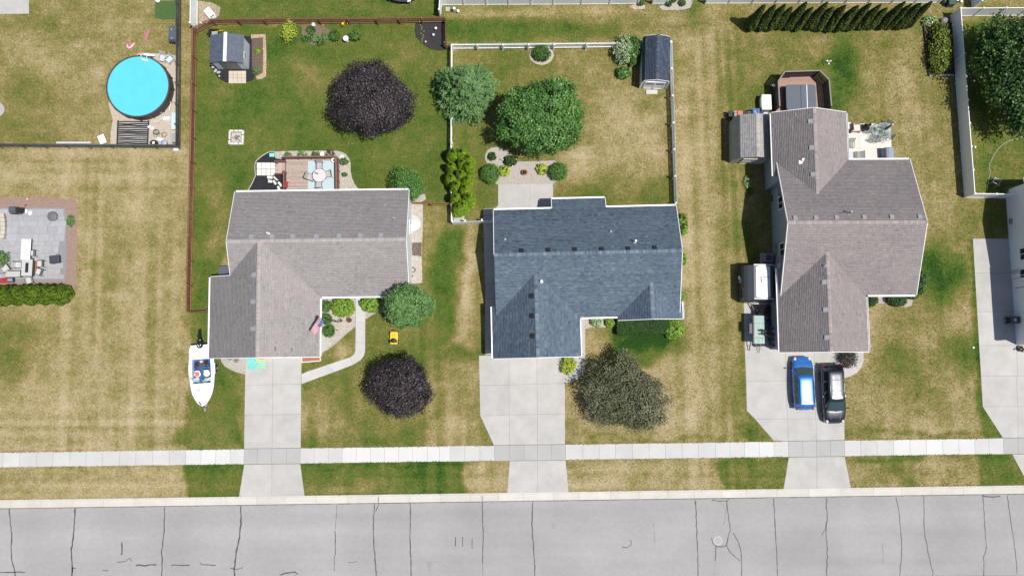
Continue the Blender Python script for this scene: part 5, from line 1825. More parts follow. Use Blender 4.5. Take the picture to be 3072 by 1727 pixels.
def wheels(root, pts, r=.34, w=.22, hub=None):
 for x, y in pts:
  s = 1 if x > 0 else -1
  mb = MB()
  prof = [(r * .62, -w / 2), (r * .93, -w / 2), (r, -w * .3), (r, w * .3), (r * .93, w / 2), (r * .62, w / 2)]
  rings = [[(x + z, y + rr * math.cos(a), r + rr * math.sin(a)) for a in [2 * PI * k / 20 for k in range(20)]] for rr, z in prof]
  mb.loft(rings, False, False)
  wobj = mb.build('wheel', M['tyre'], root, smooth=True)
  rim = MB()
  for k in range(5):
   a = 2 * PI * k / 5
   rim.bar((x + s * w * .40, y, r), (x + s * w * .44, y + r * .6 * math.cos(a), r + r * .6 * math.sin(a)), .035, .05, (1, 0, 0))
  rings = [[(x + s * z, y + rr * math.cos(a), r + rr * math.sin(a)) for a in [2 * PI * k / 20 for k in range(20)]] for rr, z in ((r * .62, w * .5), (r * .56, w * .42), (r * .55, w * .1), (.01, w * .1))]
  rim.loft(rings, False, False)
  rim.build('rim', hub or M['steel'], wobj)

def make_car(label, cat, name, pos, rz, L, W, Hh, pm, wf, wr_, rb, roofw, rails, crossbars, front_lamp=True):
 """y forward; wf windscreen base, wr_ roof front, rb roof rear as fractions from the nose"""
 root = thing(name, label, cat, (pos.x, pos.y, 0), rz)
 hw = W / 2
 belt = Hh * .62
 st = [(0, .58, .60, .32), (.012, .74, .66, .26), (.04, .88, belt * .80, .23), (.10, .95, belt * .89, .2), (wf * .8, .99, belt * .97, .2), (wf, 1, belt, .2), (.40, 1, belt, .2), (.62, 1, belt, .2), (.84, .99, belt, .2), (.93, .96, belt, .22), (.975, .90, belt * .97, .28), (.993, .80, belt * .92, .34), (1, .68, belt * .85, .4)]
 rings = []
 for f, wk, zt, zb in st:
  y = L / 2 - f * L
  w = hw * wk
  half = [(0, zb), (.62 * w, zb), (.90 * w, zb + .05), (.985 * w, zb + .18), (w, (zb + zt) * .55), (.985 * w, zt - .14), (.93 * w, zt - .045), (.80 * w, zt - .005), (.45 * w, zt + .018), (0, zt + .026)]
  rings.append([(x, y, z) for x, z in half] + [(-x, y, z) for x, z in half[-2:0:-1]])
 mb = MB().loft(rings)
 mb.build('body', pm, root, smooth=True)

 def ring(kind):
  if kind == 0:
   w0, yf, yr, z, bf, br = hw * .93, L / 2 - wf * L, L / 2 - .965 * L, belt - .03, .16, .05
  else:
   w0, yf, yr, z, bf, br = hw * roofw, L / 2 - wr_ * L, L / 2 - rb * L, Hh - .085, .07, .05
  n = 12
  out = []
  for k in range(n):
   t = k / n * 2 - 1
   out.append(Vector((-t * w0 * .95, yf + bf * (1 - t * t) - .02, z)))
  for k in range(n):
   t = k / n
   bulge = 1 + .05 * math.sin(PI * t)
   out.append(Vector((-w0 * bulge, yf - .04 + (yr - yf + .06) * t, z)))
  for k in range(n):
   t = k / n * 2 - 1
   out.append(Vector((t * w0 * .95, yr - br * (1 - t * t) + .02, z)))
  for k in range(n):
   t = 1 - k / n
   bulge = 1 + .05 * math.sin(PI * t)
   out.append(Vector((w0 * bulge, yf - .04 + (yr - yf + .06) * t, z)))
  return out
 A, B = ring(0), ring(1)
 cy = sum(p.y for p in B) / len(B)

 def scale(R, k, z):
  return [Vector((p.x * k, cy + (p.y - cy) * (1 - (1 - k) * .5), z)) for p in R]
 cab = MB().loft([A, B, scale(B, .93, Hh - .045), scale(B, .7, Hh - .012), scale(B, .35, Hh)])
 cab.build('cabin', pm, root, smooth=True)
 n = 12

 def patch(side, s0, s1, t0=.14, t1=.90, m=None, nm='side_window'):
  mb = MB()
  k = 6
  rows = []
  for t in (t0, (t0 + t1) / 2, t1):
   row = []
   for i in range(k + 1):
    s = side * n + (s0 + (s1 - s0) * i / k) * n
    i0 = int(math.floor(s)) % (4 * n)
    i1 = (i0 + 1) % (4 * n)
    f = s - math.floor(s)
    p = A[i0].lerp(A[i1], f).lerp(B[i0].lerp(B[i1], f), t)
    c = Vector((0, cy, p.z - .35))
    row.append(p + (p - Vector((0, min(max(p.y, B[2 * n].y + .6), B[0].y - .6), p.z - .6))).normalized() * .02)
   rows.append(row)
  mb.loft(rows, False, False, closed=False)
  return mb.build(nm, m or M['glassdark'], root, smooth=True)
 patch(0, .05, .95, .10, .93, M['wind'], 'windscreen')
 patch(2, .10, .90, .30, .92, nm='rear_window')
 patch(0, .03, .97, .0, .10, M['black'], 'cowl')
 patch(2, .04, .96, .14, .20, M['black'], 'tailgate_seam')
 for yy in (L / 2 - .42 * L, L / 2 - .62 * L):
  for s in (-1, 1):
   MB().bar((s * hw * 1.0, yy, .45), (s * hw * .94, yy, belt - .03), .012, .012).build('door_seam', M['black'], root)
 for sd in (1, 3):
  for s0, s1 in (((.08, .34), (.37, .63), (.66, .92)) if sd == 1 else ((.08, .34), (.37, .63), (.66, .92))):
   patch(sd, s0, s1)
 yf = L / 2 - .17 * L
 yr = L / 2 - .80 * L
 pts = [(sx * (hw - .10), y) for sx in (-1, 1) for y in (yf, yr)]
 wheels(root, pts)
 for i, (x, y) in enumerate(pts):
  s = 1 if x > 0 else -1
  mb = MB()
  mb.loft([[(s * (hw * .995), y + rr * math.cos(a), .34 + rr * math.sin(a)) for a in [PI * k / 12 for k in range(13)]] for rr in (.30, .40)], False, False, closed=False)
  mb.build('wheel_arch', M['black'], root)
 for s in (-1, 1):
  MB().ball((s * hw * .70, L / 2 - .05 * L, belt * .765), .17, 12, (.8, 1.25, .4)).build('headlight', M['lamp'], root, smooth=True)
  MB().ball((s * hw * .80, -L / 2 + .05, belt * .86), .13, 10, (.7, .7, 1.1)).build('tail_light', M['redlamp'], root, smooth=True)
  mi = MB().ball((s * (hw + .10), L / 2 - (wf + .035) * L, belt + .07), .10, 10, (1.2, .65, .7))
  mi.bar((s * hw * .9, L / 2 - (wf + .03) * L, belt + .03), (s * (hw + .06), L / 2 - (wf + .035) * L, belt + .06), .05, .04)
  mi.build('side_mirror', pm, root, smooth=True)
  for f in (.46, .66):
   MB().box((s * (hw + .005), L / 2 - f * L, belt - .12), (.02, .16, .025)).build('door_handle', M['steel'] if crossbars else pm, root)
  if rails:
   x = s * hw * roofw * .88
   y0, y1 = B[0].y - .25, B[2 * n].y + .25
   MB().tube([(x, y0, Hh - .06), (x, y0 - .12, Hh + .02), (x, (y0 + y1) / 2, Hh + .035), (x, y1 + .12, Hh + .02), (x, y1, Hh - .06)], .022, 6).build('roof_rail', M['black'] if not crossbars else M['steel'], root, smooth=True)
  MB().bar((s * .15, L / 2 - wf * L + .16, belt + .03), (s * .15 + .5, L / 2 - wf * L + .02, belt + .05), .02, .015).build('wiper', M['black'], root)
  MB().bar((s * .32 * hw * 2 * .6, L / 2 - .07 * L, belt * .865 + .03), (s * hw * .62, L / 2 - wf * L * .92, belt * .985 + .012), .012, .012).build('bonnet_crease', pm, root)
 for f in crossbars:
  MB().bar((-hw * roofw * .85, L / 2 - f * L, Hh + .03), (hw * roofw * .85, L / 2 - f * L, Hh + .03), .05, .025).build('cross_bar', M['black'], root)
 MB().box((0, L / 2 - .01, .50), (W * .62, .05, .14)).build('grille', M['steel'], root, bevel=.02)
 MB().box((0, -L / 2 + .0, .62), (.34, .03, .15)).build('licence_plate', M['whitetrim'], root)
 MB().tube([(-hw * .5, -L / 2 + .02, .46), (0, -L / 2 - .03, .46), (hw * .5, -L / 2 + .02, .46)], .05, 6).build('bumper', pm, root, smooth=True)
 ribs = 5 if crossbars else 3
 for k in range(ribs):
  x = (k - (ribs - 1) / 2) * hw * roofw * .34
  zc = Hh - .004 - .05 * (x / (hw * roofw)) ** 2 * 1.2
  MB().bar((x, B[0].y - .45, zc), (x, B[2 * n].y + .55, zc), .02, .014).build('roof_rib', pm, root)
 return root

M['wind'] = mat('windscreen_glass', (.03, .055, .055), .04, .05, 3, spec=.8)
make_car('bright blue hatchback parked on the driveway beside the black minivan', 'car', 'hatchback', G('T8', 470, 625), 0 + .015, 4.7, 1.83, 1.58, paint('blue_paint', (.018, .150, .48), .35, .32), .215, .365, .925, .76, True, ())
make_car('black minivan with silver roof bars parked nose to the road', 'minivan', 'minivan', G('T8', 985, 810), PI + .02, 5.25, 1.98, 1.76, paint('black_paint', (.022, .025, .032), .55, .30), .225, .395, .90, .70, True, (.56, .74))

# --- camper trailer
cp = thing('camper_trailer', 'dark camper trailer with white roof parked beside the tallest house', 'camper', G('U1', 610, 360, 0) + Vector((-.27, 0, 0)), -.01)
bw, bl_, bh = 2.0, 3.25, 2.45
x0 = -bw / 2
BX = -1.58
cs = [(BX, .45), (BX, 1.85), (BX + .05, 2.0), (BX + .30, 2.22), (BX + .80, 2.415), (bw / 2 - .10, 2.42), (bw / 2, 2.30), (bw / 2, .45)]
body = MB()
st = [(-1.62, .86, .55), (-1.50, .97, .1), (-1.30, 1, 0), (1.62, 1, 0)]
rings = []
for y, k, dz_ in st:
 rings.append([(x * (k if abs(x) > .5 else 1), y, (z if z < 1 else .45 + (z - .45) * (k - dz_ * .25))) for x, z in cs])
body.loft(rings)
body.build('body', mat('charcoal_panel', (.045, .05, .06), .4, .08, 3), cp)
roof = MB()
roof.loft([[(x * .90 + .08, y, 2.43 - .04 * abs(x) + dz_) for x in (-.92, -.4, 0, .4, .9)] for y, dz_ in ((-1.34, -.02), (-1.2, .015), (1.5, .015), (1.64, -.02))], False, False, closed=False)
roof.loft([[(x * .90 + .08, y, 2.425 - .04 * abs(x)) for x in (-.92, .9)] for y in (-1.34, 1.64)], False, False, closed=False)
roof.build('roof', mat('white_roof_membrane', (.74, .76, .78), .5, .05, 3), cp)
for yy in (-1.36, 1.66):
 MB().bar((-.78, yy, 2.43), (.92, yy, 2.42), .07, .05).build('roof_trim', M['whitetrim'], cp)
rv = MB().box((.12, .22, 2.51), (.46, .44, .12)).build('roof_vent', M['white'], cp, bevel=.03)
sh = MB()
for dx, dy, a in ((-.30, .42, .5), (-.26, .02, -.2), (.34, .44, -.4), (.05, .47, 0)):
 sh.box((.12 + dx, .22 + dy * .7, 2.455), (.24, .07, .03), a)
sh.build('vent_seal', M['terracotta'], cp)
wn = MB().box((BX - .012, -.85, 1.5), (.03, .95, .62)).build('window', M['galv'], cp, bevel=.01)
MB().box((BX - .02, -.85, 1.5), (.03, .86, .53)).build('pane', M['glassdark'], wn)
MB().box((BX - .05, .35, 1.25), (.16, .56, .42)).build('air_conditioner', M['galv'], cp, bevel=.03)
MB().ball((BX - .10, .62, .95), .20, 14, (.35, 1, 1)).build('spare_wheel_cover', M['white'], cp, smooth=True)
MB().loft([[(x, -1.58 - .10 * (1 - (x / .9) ** 2), z) for x in (-.85, -.45, 0, .45, .85)] for z in (1.35, 2.05)], False, False, closed=False).build('front_window', M['glassdark'], cp, smooth=True)
MB().tube([(-.95, -1.55, 1.15), (-.5, -1.72, 1.15), (.5, -1.72, 1.15), (.95, -1.55, 1.15)], .035, 6).build('front_bumper', M['whitetrim'], cp, smooth=True)
rust = mat('rusty_frame', (.22, .12, .06), .8, .3, 10)
for s in (-1, 1):
 MB().bar((s * .62, -1.5, .45), (s * .06, -2.62, .45), .08, .10).build('tongue_bar', rust, cp)
MB().bar((-.36, -2.05, .47), (.36, -2.05, .47), .06, .06).build('tongue_brace', rust, cp)
MB().box((0, -2.62, .46), (.16, .30, .12)).lathe([(.05, 0), (.05, .55), (.09, .56), (.09, .62)], 10, (0, -2.45, .3)).build('hitch', M['darkgrey'], cp)
wheels(cp, [(BX + .07, .3), (.93, .3)], .33, .2)

# --- small utility trailer with pale green boards
ut = thing('utility_trailer', 'small utility trailer topped with pale green planks ahead of the camper', 'trailer', G('U1', 590, 1070, .9), -.02)
green = mat('pale_green_boards', (.30, .41, .37), .7, .12, 4, rnd=.07)
for i in range(4):
 MB().box((-.345 + i * .23, 0, .92), (.222, 2.48, .03)).build('plank', green, ut)
for s in (-1, 1):
 MB().box((s * .49, 0, .72), (.03, 2.5, .36)).build('side_panel', M['cream'] if s < 0 else M['darkgrey'], ut)
 MB().box((0, s * 1.24, .72), (.94, .03, .36)).build('end_panel', M['darkgrey'], ut)
 mf = MB().box((s * .70, .1, .66), (.28, .85, .03)).box((s * .70, .52, .56), (.28, .03, .2)).box((s * .70, -.32, .56), (.28, .03, .2)).build('mudguard', M['darkgrey'], ut)
for y in (-.75, .55):
 MB().bar((-.46, y, .94), (.46, y, .94), .03, .02).build('strap', M['black'], ut)
MB().box((0, 0, .5), (.8, 2.4, .08)).build('chassis', M['galv'], ut)
wheels(ut, [(-.70, .1), (.70, .1)], .27, .16)
MB().bar((-.22, -1.2, .5), (-.05, -2.05, .45), .06, .06).bar((.22, -1.2, .5), (.05, -2.05, .45), .06, .06).bar((-.14, -1.62, .5), (.14, -1.62, .5), .05, .05).build('tongue', M['darkgrey'], ut)
tg_ = thing('tarp_bundle', 'crumpled black bundle lying on the pale green trailer top', 'bundle', G('U1', 645, 1130, 1.0))
rng = np.random.default_rng(5)
mb = MB()
for i in range(11):
 a, b = rng.uniform(-.32, .32, 2)
 mb.ball((a, b * .8, .98 + rng.uniform(0, .12)), rng.uniform(.07, .15), 7, (1.2, .9, .7))
mb.tube([(-.35, .2, .97), (-.2, .3, 1.1), (0, .25, 1.12), (.2, .05, 1.1), (.3, -.25, .99)], .03, 5)
mb.build('black_cloth', M['black'], tg_)

# --- boat on its trailer
sb, bb = G('T7', 283, 300, 1.2), G('T7', 326, 1322, 1.2)
ax = (bb - sb)
BL = ax.xy.length
brz = math.atan2(ax.y, ax.x) - PI / 2
mid = (sb + bb) / 2
bt = thing('motor_boat', 'white open motor boat with blue carpet beside the taupe-roofed garage', 'boat', (mid.x, mid.y, 0), brz)
HW = 1.14
hullw = [(0, .80), (.06, .90), (.15, .96), (.3, 1.0), (.5, 1.0), (.62, .95), (.72, .88), (.82, .75), (.90, .56), (.96, .34), (1, .07)]

def hwid(s):
 for (s0, w0), (s1, w1) in zip(hullw, hullw[1:]):
  if s <= s1:
   return HW * (w0 + (w1 - w0) * (s - s0) / (s1 - s0))
 return .04

def dz_b(s):
 return 1.16 + .16 * s * s

gel = mat('white_gelcoat', (.80, .81, .82), .25, .03, 3, coat=.5)
rings = []
for s, w in hullw:
 y = (s - .5) * BL
 w *= HW
 k = .42 + .55 * max(0, (s - .55) / .45) ** 2
 zt = dz_b(s)
 half = [(0, k), (w * .55, k + .12 + .1 * s), (w * .90, k + .35), (w * .97, zt - .12), (w, zt - .06), (w * .97, zt)]
 rings.append([(-x, y, z) for x, z in half[::-1]] + [(x, y, z) for x, z in half[1:]])
MB().loft(rings, True, True, closed=False).build('hull', gel, bt, smooth=False)
C0, C1 = .235, .63
ci = .74
deck = MB()

def deckpoly(ss, zoff=0):
 L_ = [(-hwid(s) * .97, (s - .5) * BL, dz_b(s)) for s in ss]
 return L_

ss = [C1 + (1 - C1) * k / 10 for k in range(11)]
rows = []
for s in ss:
 w = hwid(s) * .97
 z = dz_b(s)
 rows.append([(x * w, (s - .5) * BL, z + .05 * (1 - x * x)) for x in (-1, -.6, -.2, .2, .6, 1)])
deck.loft(rows, False, False, closed=False)
rows = []
for s in (0, .06, .12, .18, C0):
 w = hwid(s) * .97
 rows.append([(x * w, (s - .5) * BL, dz_b(s) + (.02 if abs(x) < .9 else 0)) for x in (-1, -.6, -.2, .2, .6, 1)])
deck.loft(rows, False, False, closed=False)
for sd in (-1, 1):
 rows = []
 for k in range(9):
  s = C0 + (C1 - C0) * k / 8
  w = hwid(s)
  z = dz_b(s)
  rows.append([(sd * w * .97, (s - .5) * BL, z), (sd * w * .85, (s - .5) * BL, z + .03), (sd * w * ci, (s - .5) * BL, z + .02), (sd * w * ci, (s - .5) * BL, .78)])
 deck.loft(rows, False, False, closed=False)
for s, sg in ((C0, 1), (C1, -1)):
 w = hwid(s) * ci
 y = (s - .5) * BL
 deck.add([(-w, y, .78), (w, y, .78), (w, y, dz_b(s) + .02), (-w, y, dz_b(s) + .02)], [(0, 1, 2, 3)])
deck.build('deck', gel, bt, smooth=False)
fl_ = MB()
fl_.loft([[(-hwid(s) * ci, (s - .5) * BL, .78), (hwid(s) * ci, (s - .5) * BL, .78)] for s in (C0, .33, .43, .53, C1)], False, False, closed=False)
fl_.build('carpet', mat('blue_carpet', (.035, .10, .24), .95, .15, 12, .3, 60), bt)
seatm = mat('white_vinyl_seat', (.74, .72, .70), .5, .04, 6)
for x in (-.40, .42):
 y = (.475 - .5) * BL
 o = MB().ball((x, y, 1.02), .31, 14, (1, .95, .35)).lathe([(.06, .78 - 1.02), (.06, 0)], 8, (x, y, 1.02)).ball((x, y - .26, 1.17), .28, 12, (1, .3, .7)).build('seat', seatm, bt, smooth=True)
for sd in (-1, 1):
 pts = [((sd * .12), .60), ((sd * .45), .585), ((sd * hwid(.59) * .84), .55)]
 mb = MB()
 mb.loft([[(x, (s - .5) * BL + dy, z) for x, s in pts] for z, dy in ((1.2, .16), (1.52, -.10))], False, False, closed=False)
 w_ = mb.build('windshield', M['acryl'], bt)
 MB().tube([(x, (s - .5) * BL - .10, 1.525) for x, s in pts], .014, 5).build('windshield_frame', M['galv'], w_)
MB().box((-.52, (.565 - .5) * BL, 1.1), (.55, .3, .24)).box((.52, (.565 - .5) * BL, 1.1), (.55, .3, .24)).build('console', gel, bt, bevel=.04)
st_ = MB()
st_.tube([(-.45 + .17 * math.cos(a), (.545 - .5) * BL - .03 + .05 * math.sin(a), 1.2 + .15 * math.sin(a)) for a in [2 * PI * k / 14 for k in range(15)]], .016, 5)
st_.build('steering_wheel', M['black'], bt)
MB().box((.16, (.955 - .5) * BL, dz_b(.95) + .06), (.10, .34, .05), .6).build('anchor_hatch', M['darkgrey'], bt)
MB().box((.30, (.74 - .5) * BL, dz_b(.74) + .055), (.42, .30, .02)).build('bow_hatch', M['lgrey'], bt, bevel=.008)
for sd in (-1, 1):
 MB().tube([(sd * hwid(s) * .90, (s - .5) * BL, dz_b(s) + .10) for s in (.15, .25)], .016, 5).build('grab_rail', M['darkgrey'], bt)
mo = MB().ball((-.02, -BL / 2 - .02, 1.38), .34, 14, (.95, 1.05, .62))
mo.tube([(-.02, -BL / 2 - .15, 1.3), (.02, -BL / 2 - .6, 1.22), (.04, -BL / 2 - .95, 1.18), (.05, -BL / 2 - 1.15, 1.12)], [.20, .16, .12, .10], 8)
mo.ball((.05, -BL / 2 - 1.08, 1.12), .2, 10, (.8, 1.0, .6))
mo.box((.05, -BL / 2 - .8, 1.2), (.34, .26, .04))
mo = mo.build('outboard_motor', mat('gloss_black', (.012, .012, .014), .22, .1, 4, coat=.6), bt, smooth=True)
MB().bar((.14, -BL / 2 - .02, 1.57), (-.06, -BL / 2 + .18, 1.575), .05, .02).build('motor_stripe', M['whitetrim'], mo)
for k in range(3):
 a = 2 * PI * k / 3
 MB().bar((.05, -BL / 2 - 1.26, 1.12), (.05 + .17 * math.cos(a), -BL / 2 - 1.27, 1.12 + .17 * math.sin(a)), .08, .02, (0, 1, 0)).build('propeller_blade', M['black'], mo)
bpos = Vector((mid.x, mid.y, 0))
Rb = Matrix.Rotation(brz, 3, 'Z')
tw = thing('beach_towel', 'pink towel lying on the left boat seat', 'towel', bpos + Rb @ Vector((.40, (.475 - .5) * BL, 0)), brz)
MB().box((0, .02, 1.145), (.36, .34, .03), .1).box((.03, -.14, 1.2), (.3, .05, .1), .1).build('towel', mat('coral_towel', (.62, .13, .17), .9, .08, 10), tw, bevel=.012)
tw.location = bpos + Rb @ Vector((.40, (.475 - .5) * BL, 0))
gm = thing('boat_gear', 'dark heap of bags and straps in the back of the boat', 'gear', bpos + Rb @ Vector((0, (.30 - .5) * BL, 0)), brz)
rng = np.random.default_rng(8)
for i, (x, y, r_, m_) in enumerate(((.45, .05, .24, 'black'), (.2, .12, .2, 'darkgrey'), (.55, .3, .2, 'navy'), (-.1, .15, .2, 'darkgrey'), (-.42, .2, .22, 'navy'), (-.35, -.1, .18, 'black'), (.1, -.15, .15, 'palepink'))):
 MB().ball((x, y, .86), r_, 8, (1.1, .9, .55)).box((x, y, .98), (.05, r_ * 1.4, .04), rng.uniform(0, 3)).build('bag', M[m_], gm)
tr_ = thing('boat_trailer', 'boat trailer with single tongue under the white motor boat', 'trailer', bpos, brz)
for sd in (-1, 1):
 MB().bar((sd * .75, -BL * .42, .38), (sd * .55, BL * .25, .38), .08, .10).build('frame_rail', M['galv'], tr_)
 MB().bar((sd * .55, BL * .25, .38), (.02, BL * .52, .40), .08, .10).build('frame_rail', M['galv'], tr_)
 MB().box((sd * 1.06 + .16, -.55, .66), (.27, .95, .03)).box((sd * 1.06 + .16, -.09, .56), (.27, .03, .2)).box((sd * 1.06 + .16, -1.01, .56), (.27, .03, .2)).build('mudguard', M['white'], tr_, bevel=.012)
MB().bar((-1.2, -.55, .33), (1.2, -.55, .33), .07, .07).build('axle', M['galv'], tr_)
MB().bar((.02, BL * .48, .42), (.06, BL * .565, .42), .09, .10).box((.07, BL * .575, .45), (.12, .18, .10)).lathe([(.04, 0), (.04, .55), (.08, .56), (.08, .62)], 8, (.02, BL * .545, .1)).build('tongue', M['galv'], tr_)
wheels(tr_, [(-1.02, -.55), (1.22, -.55)], .31, .19)
# ---------------------------------------------------------------- beds, gravel and yard things
STONE = {
 'cream': tone_mat('cream_gravel', [(0, (.22, .19, .155)), (.5, (.46, .42, .36)), (1, (.64, .61, .55))], .9, spec=.2),
 'pinkish': tone_mat('pinkish_gravel', [(0, (.19, .165, .15)), (.5, (.34, .305, .285)), (1, (.48, .44, .415))], .9, spec=.2),
 'chip': tone_mat('wood_chips', [(0, (.22, .15, .10)), (.5, (.42, .31, .22)), (1, (.60, .48, .36))], .9, spec=.2),
 'bark': tone_mat('dark_bark_chips', [(0, (.010, .010, .013)), (.5, (.024, .024, .030)), (1, (.06, .06, .07))], .9, spec=.2),
 'redbark': tone_mat('red_bark_chips', [(0, (.12, .07, .055)), (.5, (.25, .145, .11)), (1, (.40, .27, .21))], .9, spec=.2),
 'soil': tone_mat('soil_crumbs', [(0, (.07, .05, .04)), (.5, (.13, .095, .07)), (1, (.22, .17, .13))], .9, spec=.2),
 'sand': tone_mat('sand_crumbs', [(0, (.30, .25, .20)), (.5, (.46, .40, .33)), (1, (.58, .53, .46))], .9, spec=.2),
}

def gravel(pl, tone, dens, size, z, seed, parent=None, skip=None):
 rng = np.random.default_rng(seed)
 A = np.array(pl)
 lo, hi = A.min(0), A.max(0)
 n = min(int((hi - lo).prod() * dens), 26000)
 P = rng.uniform(lo, hi, (n, 2))
 P = P[inside(P, pl)]
 if skip:
  P = P[~inside(P, skip)]
 n = len(P)
 S = size * rng.uniform(.5, 1.3, n)
 az = rng.random(n) * 6.28
 V = np.zeros((n, 5, 3))
 for k in range(4):
  a = az + k * PI / 2 + rng.normal(0, .2, n)
  rr = S * (1 if k % 2 else .7)
  V[:, k, 0] = P[:, 0] + np.cos(a) * rr
  V[:, k, 1] = P[:, 1] + np.sin(a) * rr
  V[:, k, 2] = z
 V[:, 4, 0], V[:, 4, 1], V[:, 4, 2] = P[:, 0], P[:, 1], z + S * .7
 b = (np.arange(n) * 5)[:, None]
 F = np.concatenate([b + np.array([[0, 1, 4]]), b + np.array([[1, 2, 4]]), b + np.array([[2, 3, 4]]), b + np.array([[3, 0, 4]])])
 t = np.clip(rng.normal(.5, .25, n), 0, 1)
 o = mesh_np('gravel', V.reshape(-1, 3), F, STONE[tone], parent, np.tile(t, 4))
 o['kind'] = 'stuff'
 return o

def bed(name, pl, m, z=.014, tone=None, dens=60, size=.05, seed=1, edge=None, ew=.07, skip=None):
 b = structure(MB().prism(pl, -.06, z).build(name, m))
 HARD.append(pl)
 if tone:
  gravel(pl, tone, dens, size, z - .003, seed, b, skip)
 if edge:
  e = MB()
  for p, q in zip(pl, pl[1:] + pl[:1]):
   if (Vector(p) - Vector(q)).length > .05:
    e.bar((p[0], p[1], z + .02), (q[0], q[1], z + .02), ew, .08)
  e.build('edging', edge, b)['kind'] = 'stuff'
 return b

def one(name, label, cat, pos, mb, m, rz=0, smooth=False, bevel=0, group=None):
 o = mb.build(name, m, None, smooth, bevel=bevel)
 o.location = (pos[0], pos[1], pos[2] if len(pos) > 2 else 0)
 o.rotation_euler = (0, 0, rz)
 return tag(o, label, cat, group)

def ell(T, cx_, cy_, rx, ry, n=20, a0=0, a1=2 * PI):
 return poly(T, [(cx_ + rx * math.cos(a0 + (a1 - a0) * k / n), cy_ + ry * math.sin(a0 + (a1 - a0) * k / n)) for k in range(n + (0 if a1 - a0 > 6.2 else 1))])

# ---- first house: deck side
bed('black_mulch_bed', poly('U6', [(-40, 1060), (40, 985), (100, 890), (150, 790), (205, 660), (195, 520), (190, 420), (220, 330), (330, 230), (440, 160), (530, 118), (620, 112), (660, 170), (665, 260), (890, 300), (890, 1060)]), M['mulch'], .014, 'bark', 90, .05, 1, M['stone'], .06)
bed('gravel_bed', poly('U6', [(640, 112), (1000, 98), (2050, 95), (2180, 125), (2270, 190), (2330, 270), (2360, 360), (2365, 560), (2390, 700), (2460, 860), (2560, 990), (2600, 1060), (2040, 1060), (2030, 275), (900, 270), (680, 262), (670, 180)]), M['gravelbase'], .014, 'cream', 110, .05, 2)
pav = thing('paver_pad', 'pad of eight white square pavers at the foot of the deck stairs', 'paving', G('U6', 440, 510))
for i, (xa, xb) in enumerate(((230, 335), (335, 442), (442, 548), (548, 652))):
 for ya, yb in ((362, 510), (510, 660)):
  pl = [xy(Vector((*p, 0)) - pav.location) for p in shrink(poly('U6', [(xa, ya), (xb, ya), (xb, yb), (xa, yb)]), .012)]
  MB().prism(pl, 0, .055).build('paver', M['whitestone'], pav, bevel=.008)
stg = 'flagstones in the black mulch'
for i, q in enumerate([[(465, 665), (590, 668), (592, 735), (470, 730)], [(490, 745), (590, 772), (580, 822), (490, 818)], [(598, 700), (630, 672), (725, 765), (690, 775)], [(590, 790), (625, 750), (690, 845), (650, 875)], [(700, 820), (740, 790), (825, 890), (780, 920)], [(690, 900), (740, 895), (785, 1008), (715, 1012)], [(785, 965), (845, 945), (868, 1010), (815, 1014)]]):
 c = G('U6', sum(a for a, b in q) / 4, sum(b for a, b in q) / 4)
 pl = [(p[0] - c.x, p[1] - c.y) for p in poly('U6', q)]
 one('flagstone', ('white flagstone in black mulch touching the paver pad corner', 'white flagstone left of the curve, below the paver pad', 'long white flagstone nearest the stair rail', 'white flagstone in the middle of the curved mulch path', 'white flagstone beside the deck rail in the mulch', 'tall white flagstone by the roof gutter in the mulch', 'small white corner flagstone between the deck and gutter')[i], 'stepping stone', c, MB().prism(pl, 0, .06), M['whitestone'], bevel=.012, group=stg)
one('plastic_tub', 'turquoise plastic tub on the black mulch', 'tub', G('U6', 590, 203), MB().box((0, 0, .12), (.42, .30, .22)).box((0, 0, .245), (.46, .34, .03)), M['aqua'], .0, bevel=.03)
DH = .62
dk = thing('deck', 'weathered wooden deck with red-brown rails behind the taupe-roofed house', 'deck', G('U6', 1450, 640))
g6 = lambda x, y, h=0: G('U6', x, y, h) - dk.location
ul, ur, ll, lr = g6(895, 285, DH), g6(2075, 275, DH), g6(895, 1060, DH), g6(2085, 1055, DH)
nb = 40
bm = None
for i in range(nb):
 t = (i + .5) / nb
 a, b = ul.lerp(ll, t), ur.lerp(lr, t)
 o = MB().bar(a - Vector((0, 0, .02)), b - Vector((0, 0, .02)), (ul - ll).length / nb - .012, .035).build('deck_board', M['deckwood'], dk)
MB().bar(ul + Vector((-.03, 0, -.14)), ll + Vector((-.03, 0, -.14)), .05, .24).bar(ur + Vector((.03, 0, -.14)), lr + Vector((.03, 0, -.14)), .05, .24).build('rim_joist', M['railwood'], dk)

def deck_rail(p, q, h0, h1, m, posts=3, bal=.13):
 """p,q on the deck edge (local); top rail board, lower rail, balusters, posts"""
 up = Vector((0, 0, 1))
 MB().bar(p + up * h1, q + up * h1, .14, .04).build('top_rail', m, dk)
 MB().bar(p + up * (h0 + .1), q + up * (h0 + .1), .04, .09).build('bottom_rail', m, dk)
 for i in range(posts):
  s = p.lerp(q, i / (posts - 1))
  MB().box(s + up * ((h1 - .3) / 2 - .15), (.09, .09, h1 + .55)).build('rail_post', m, dk)
 L = (q - p).length
 k = int(L / bal)
 b0 = None
 for i in range(k):
  s = p.lerp(q, (i + .5) / k)
  if b0 is None:
   b0 = MB().box((0, 0, (h0 + h1) / 2), (.035, .035, h1 - h0 - .04)).build('baluster', m, dk)
   b0.location = s
  else:
   piece('baluster', b0.data, dk, s)

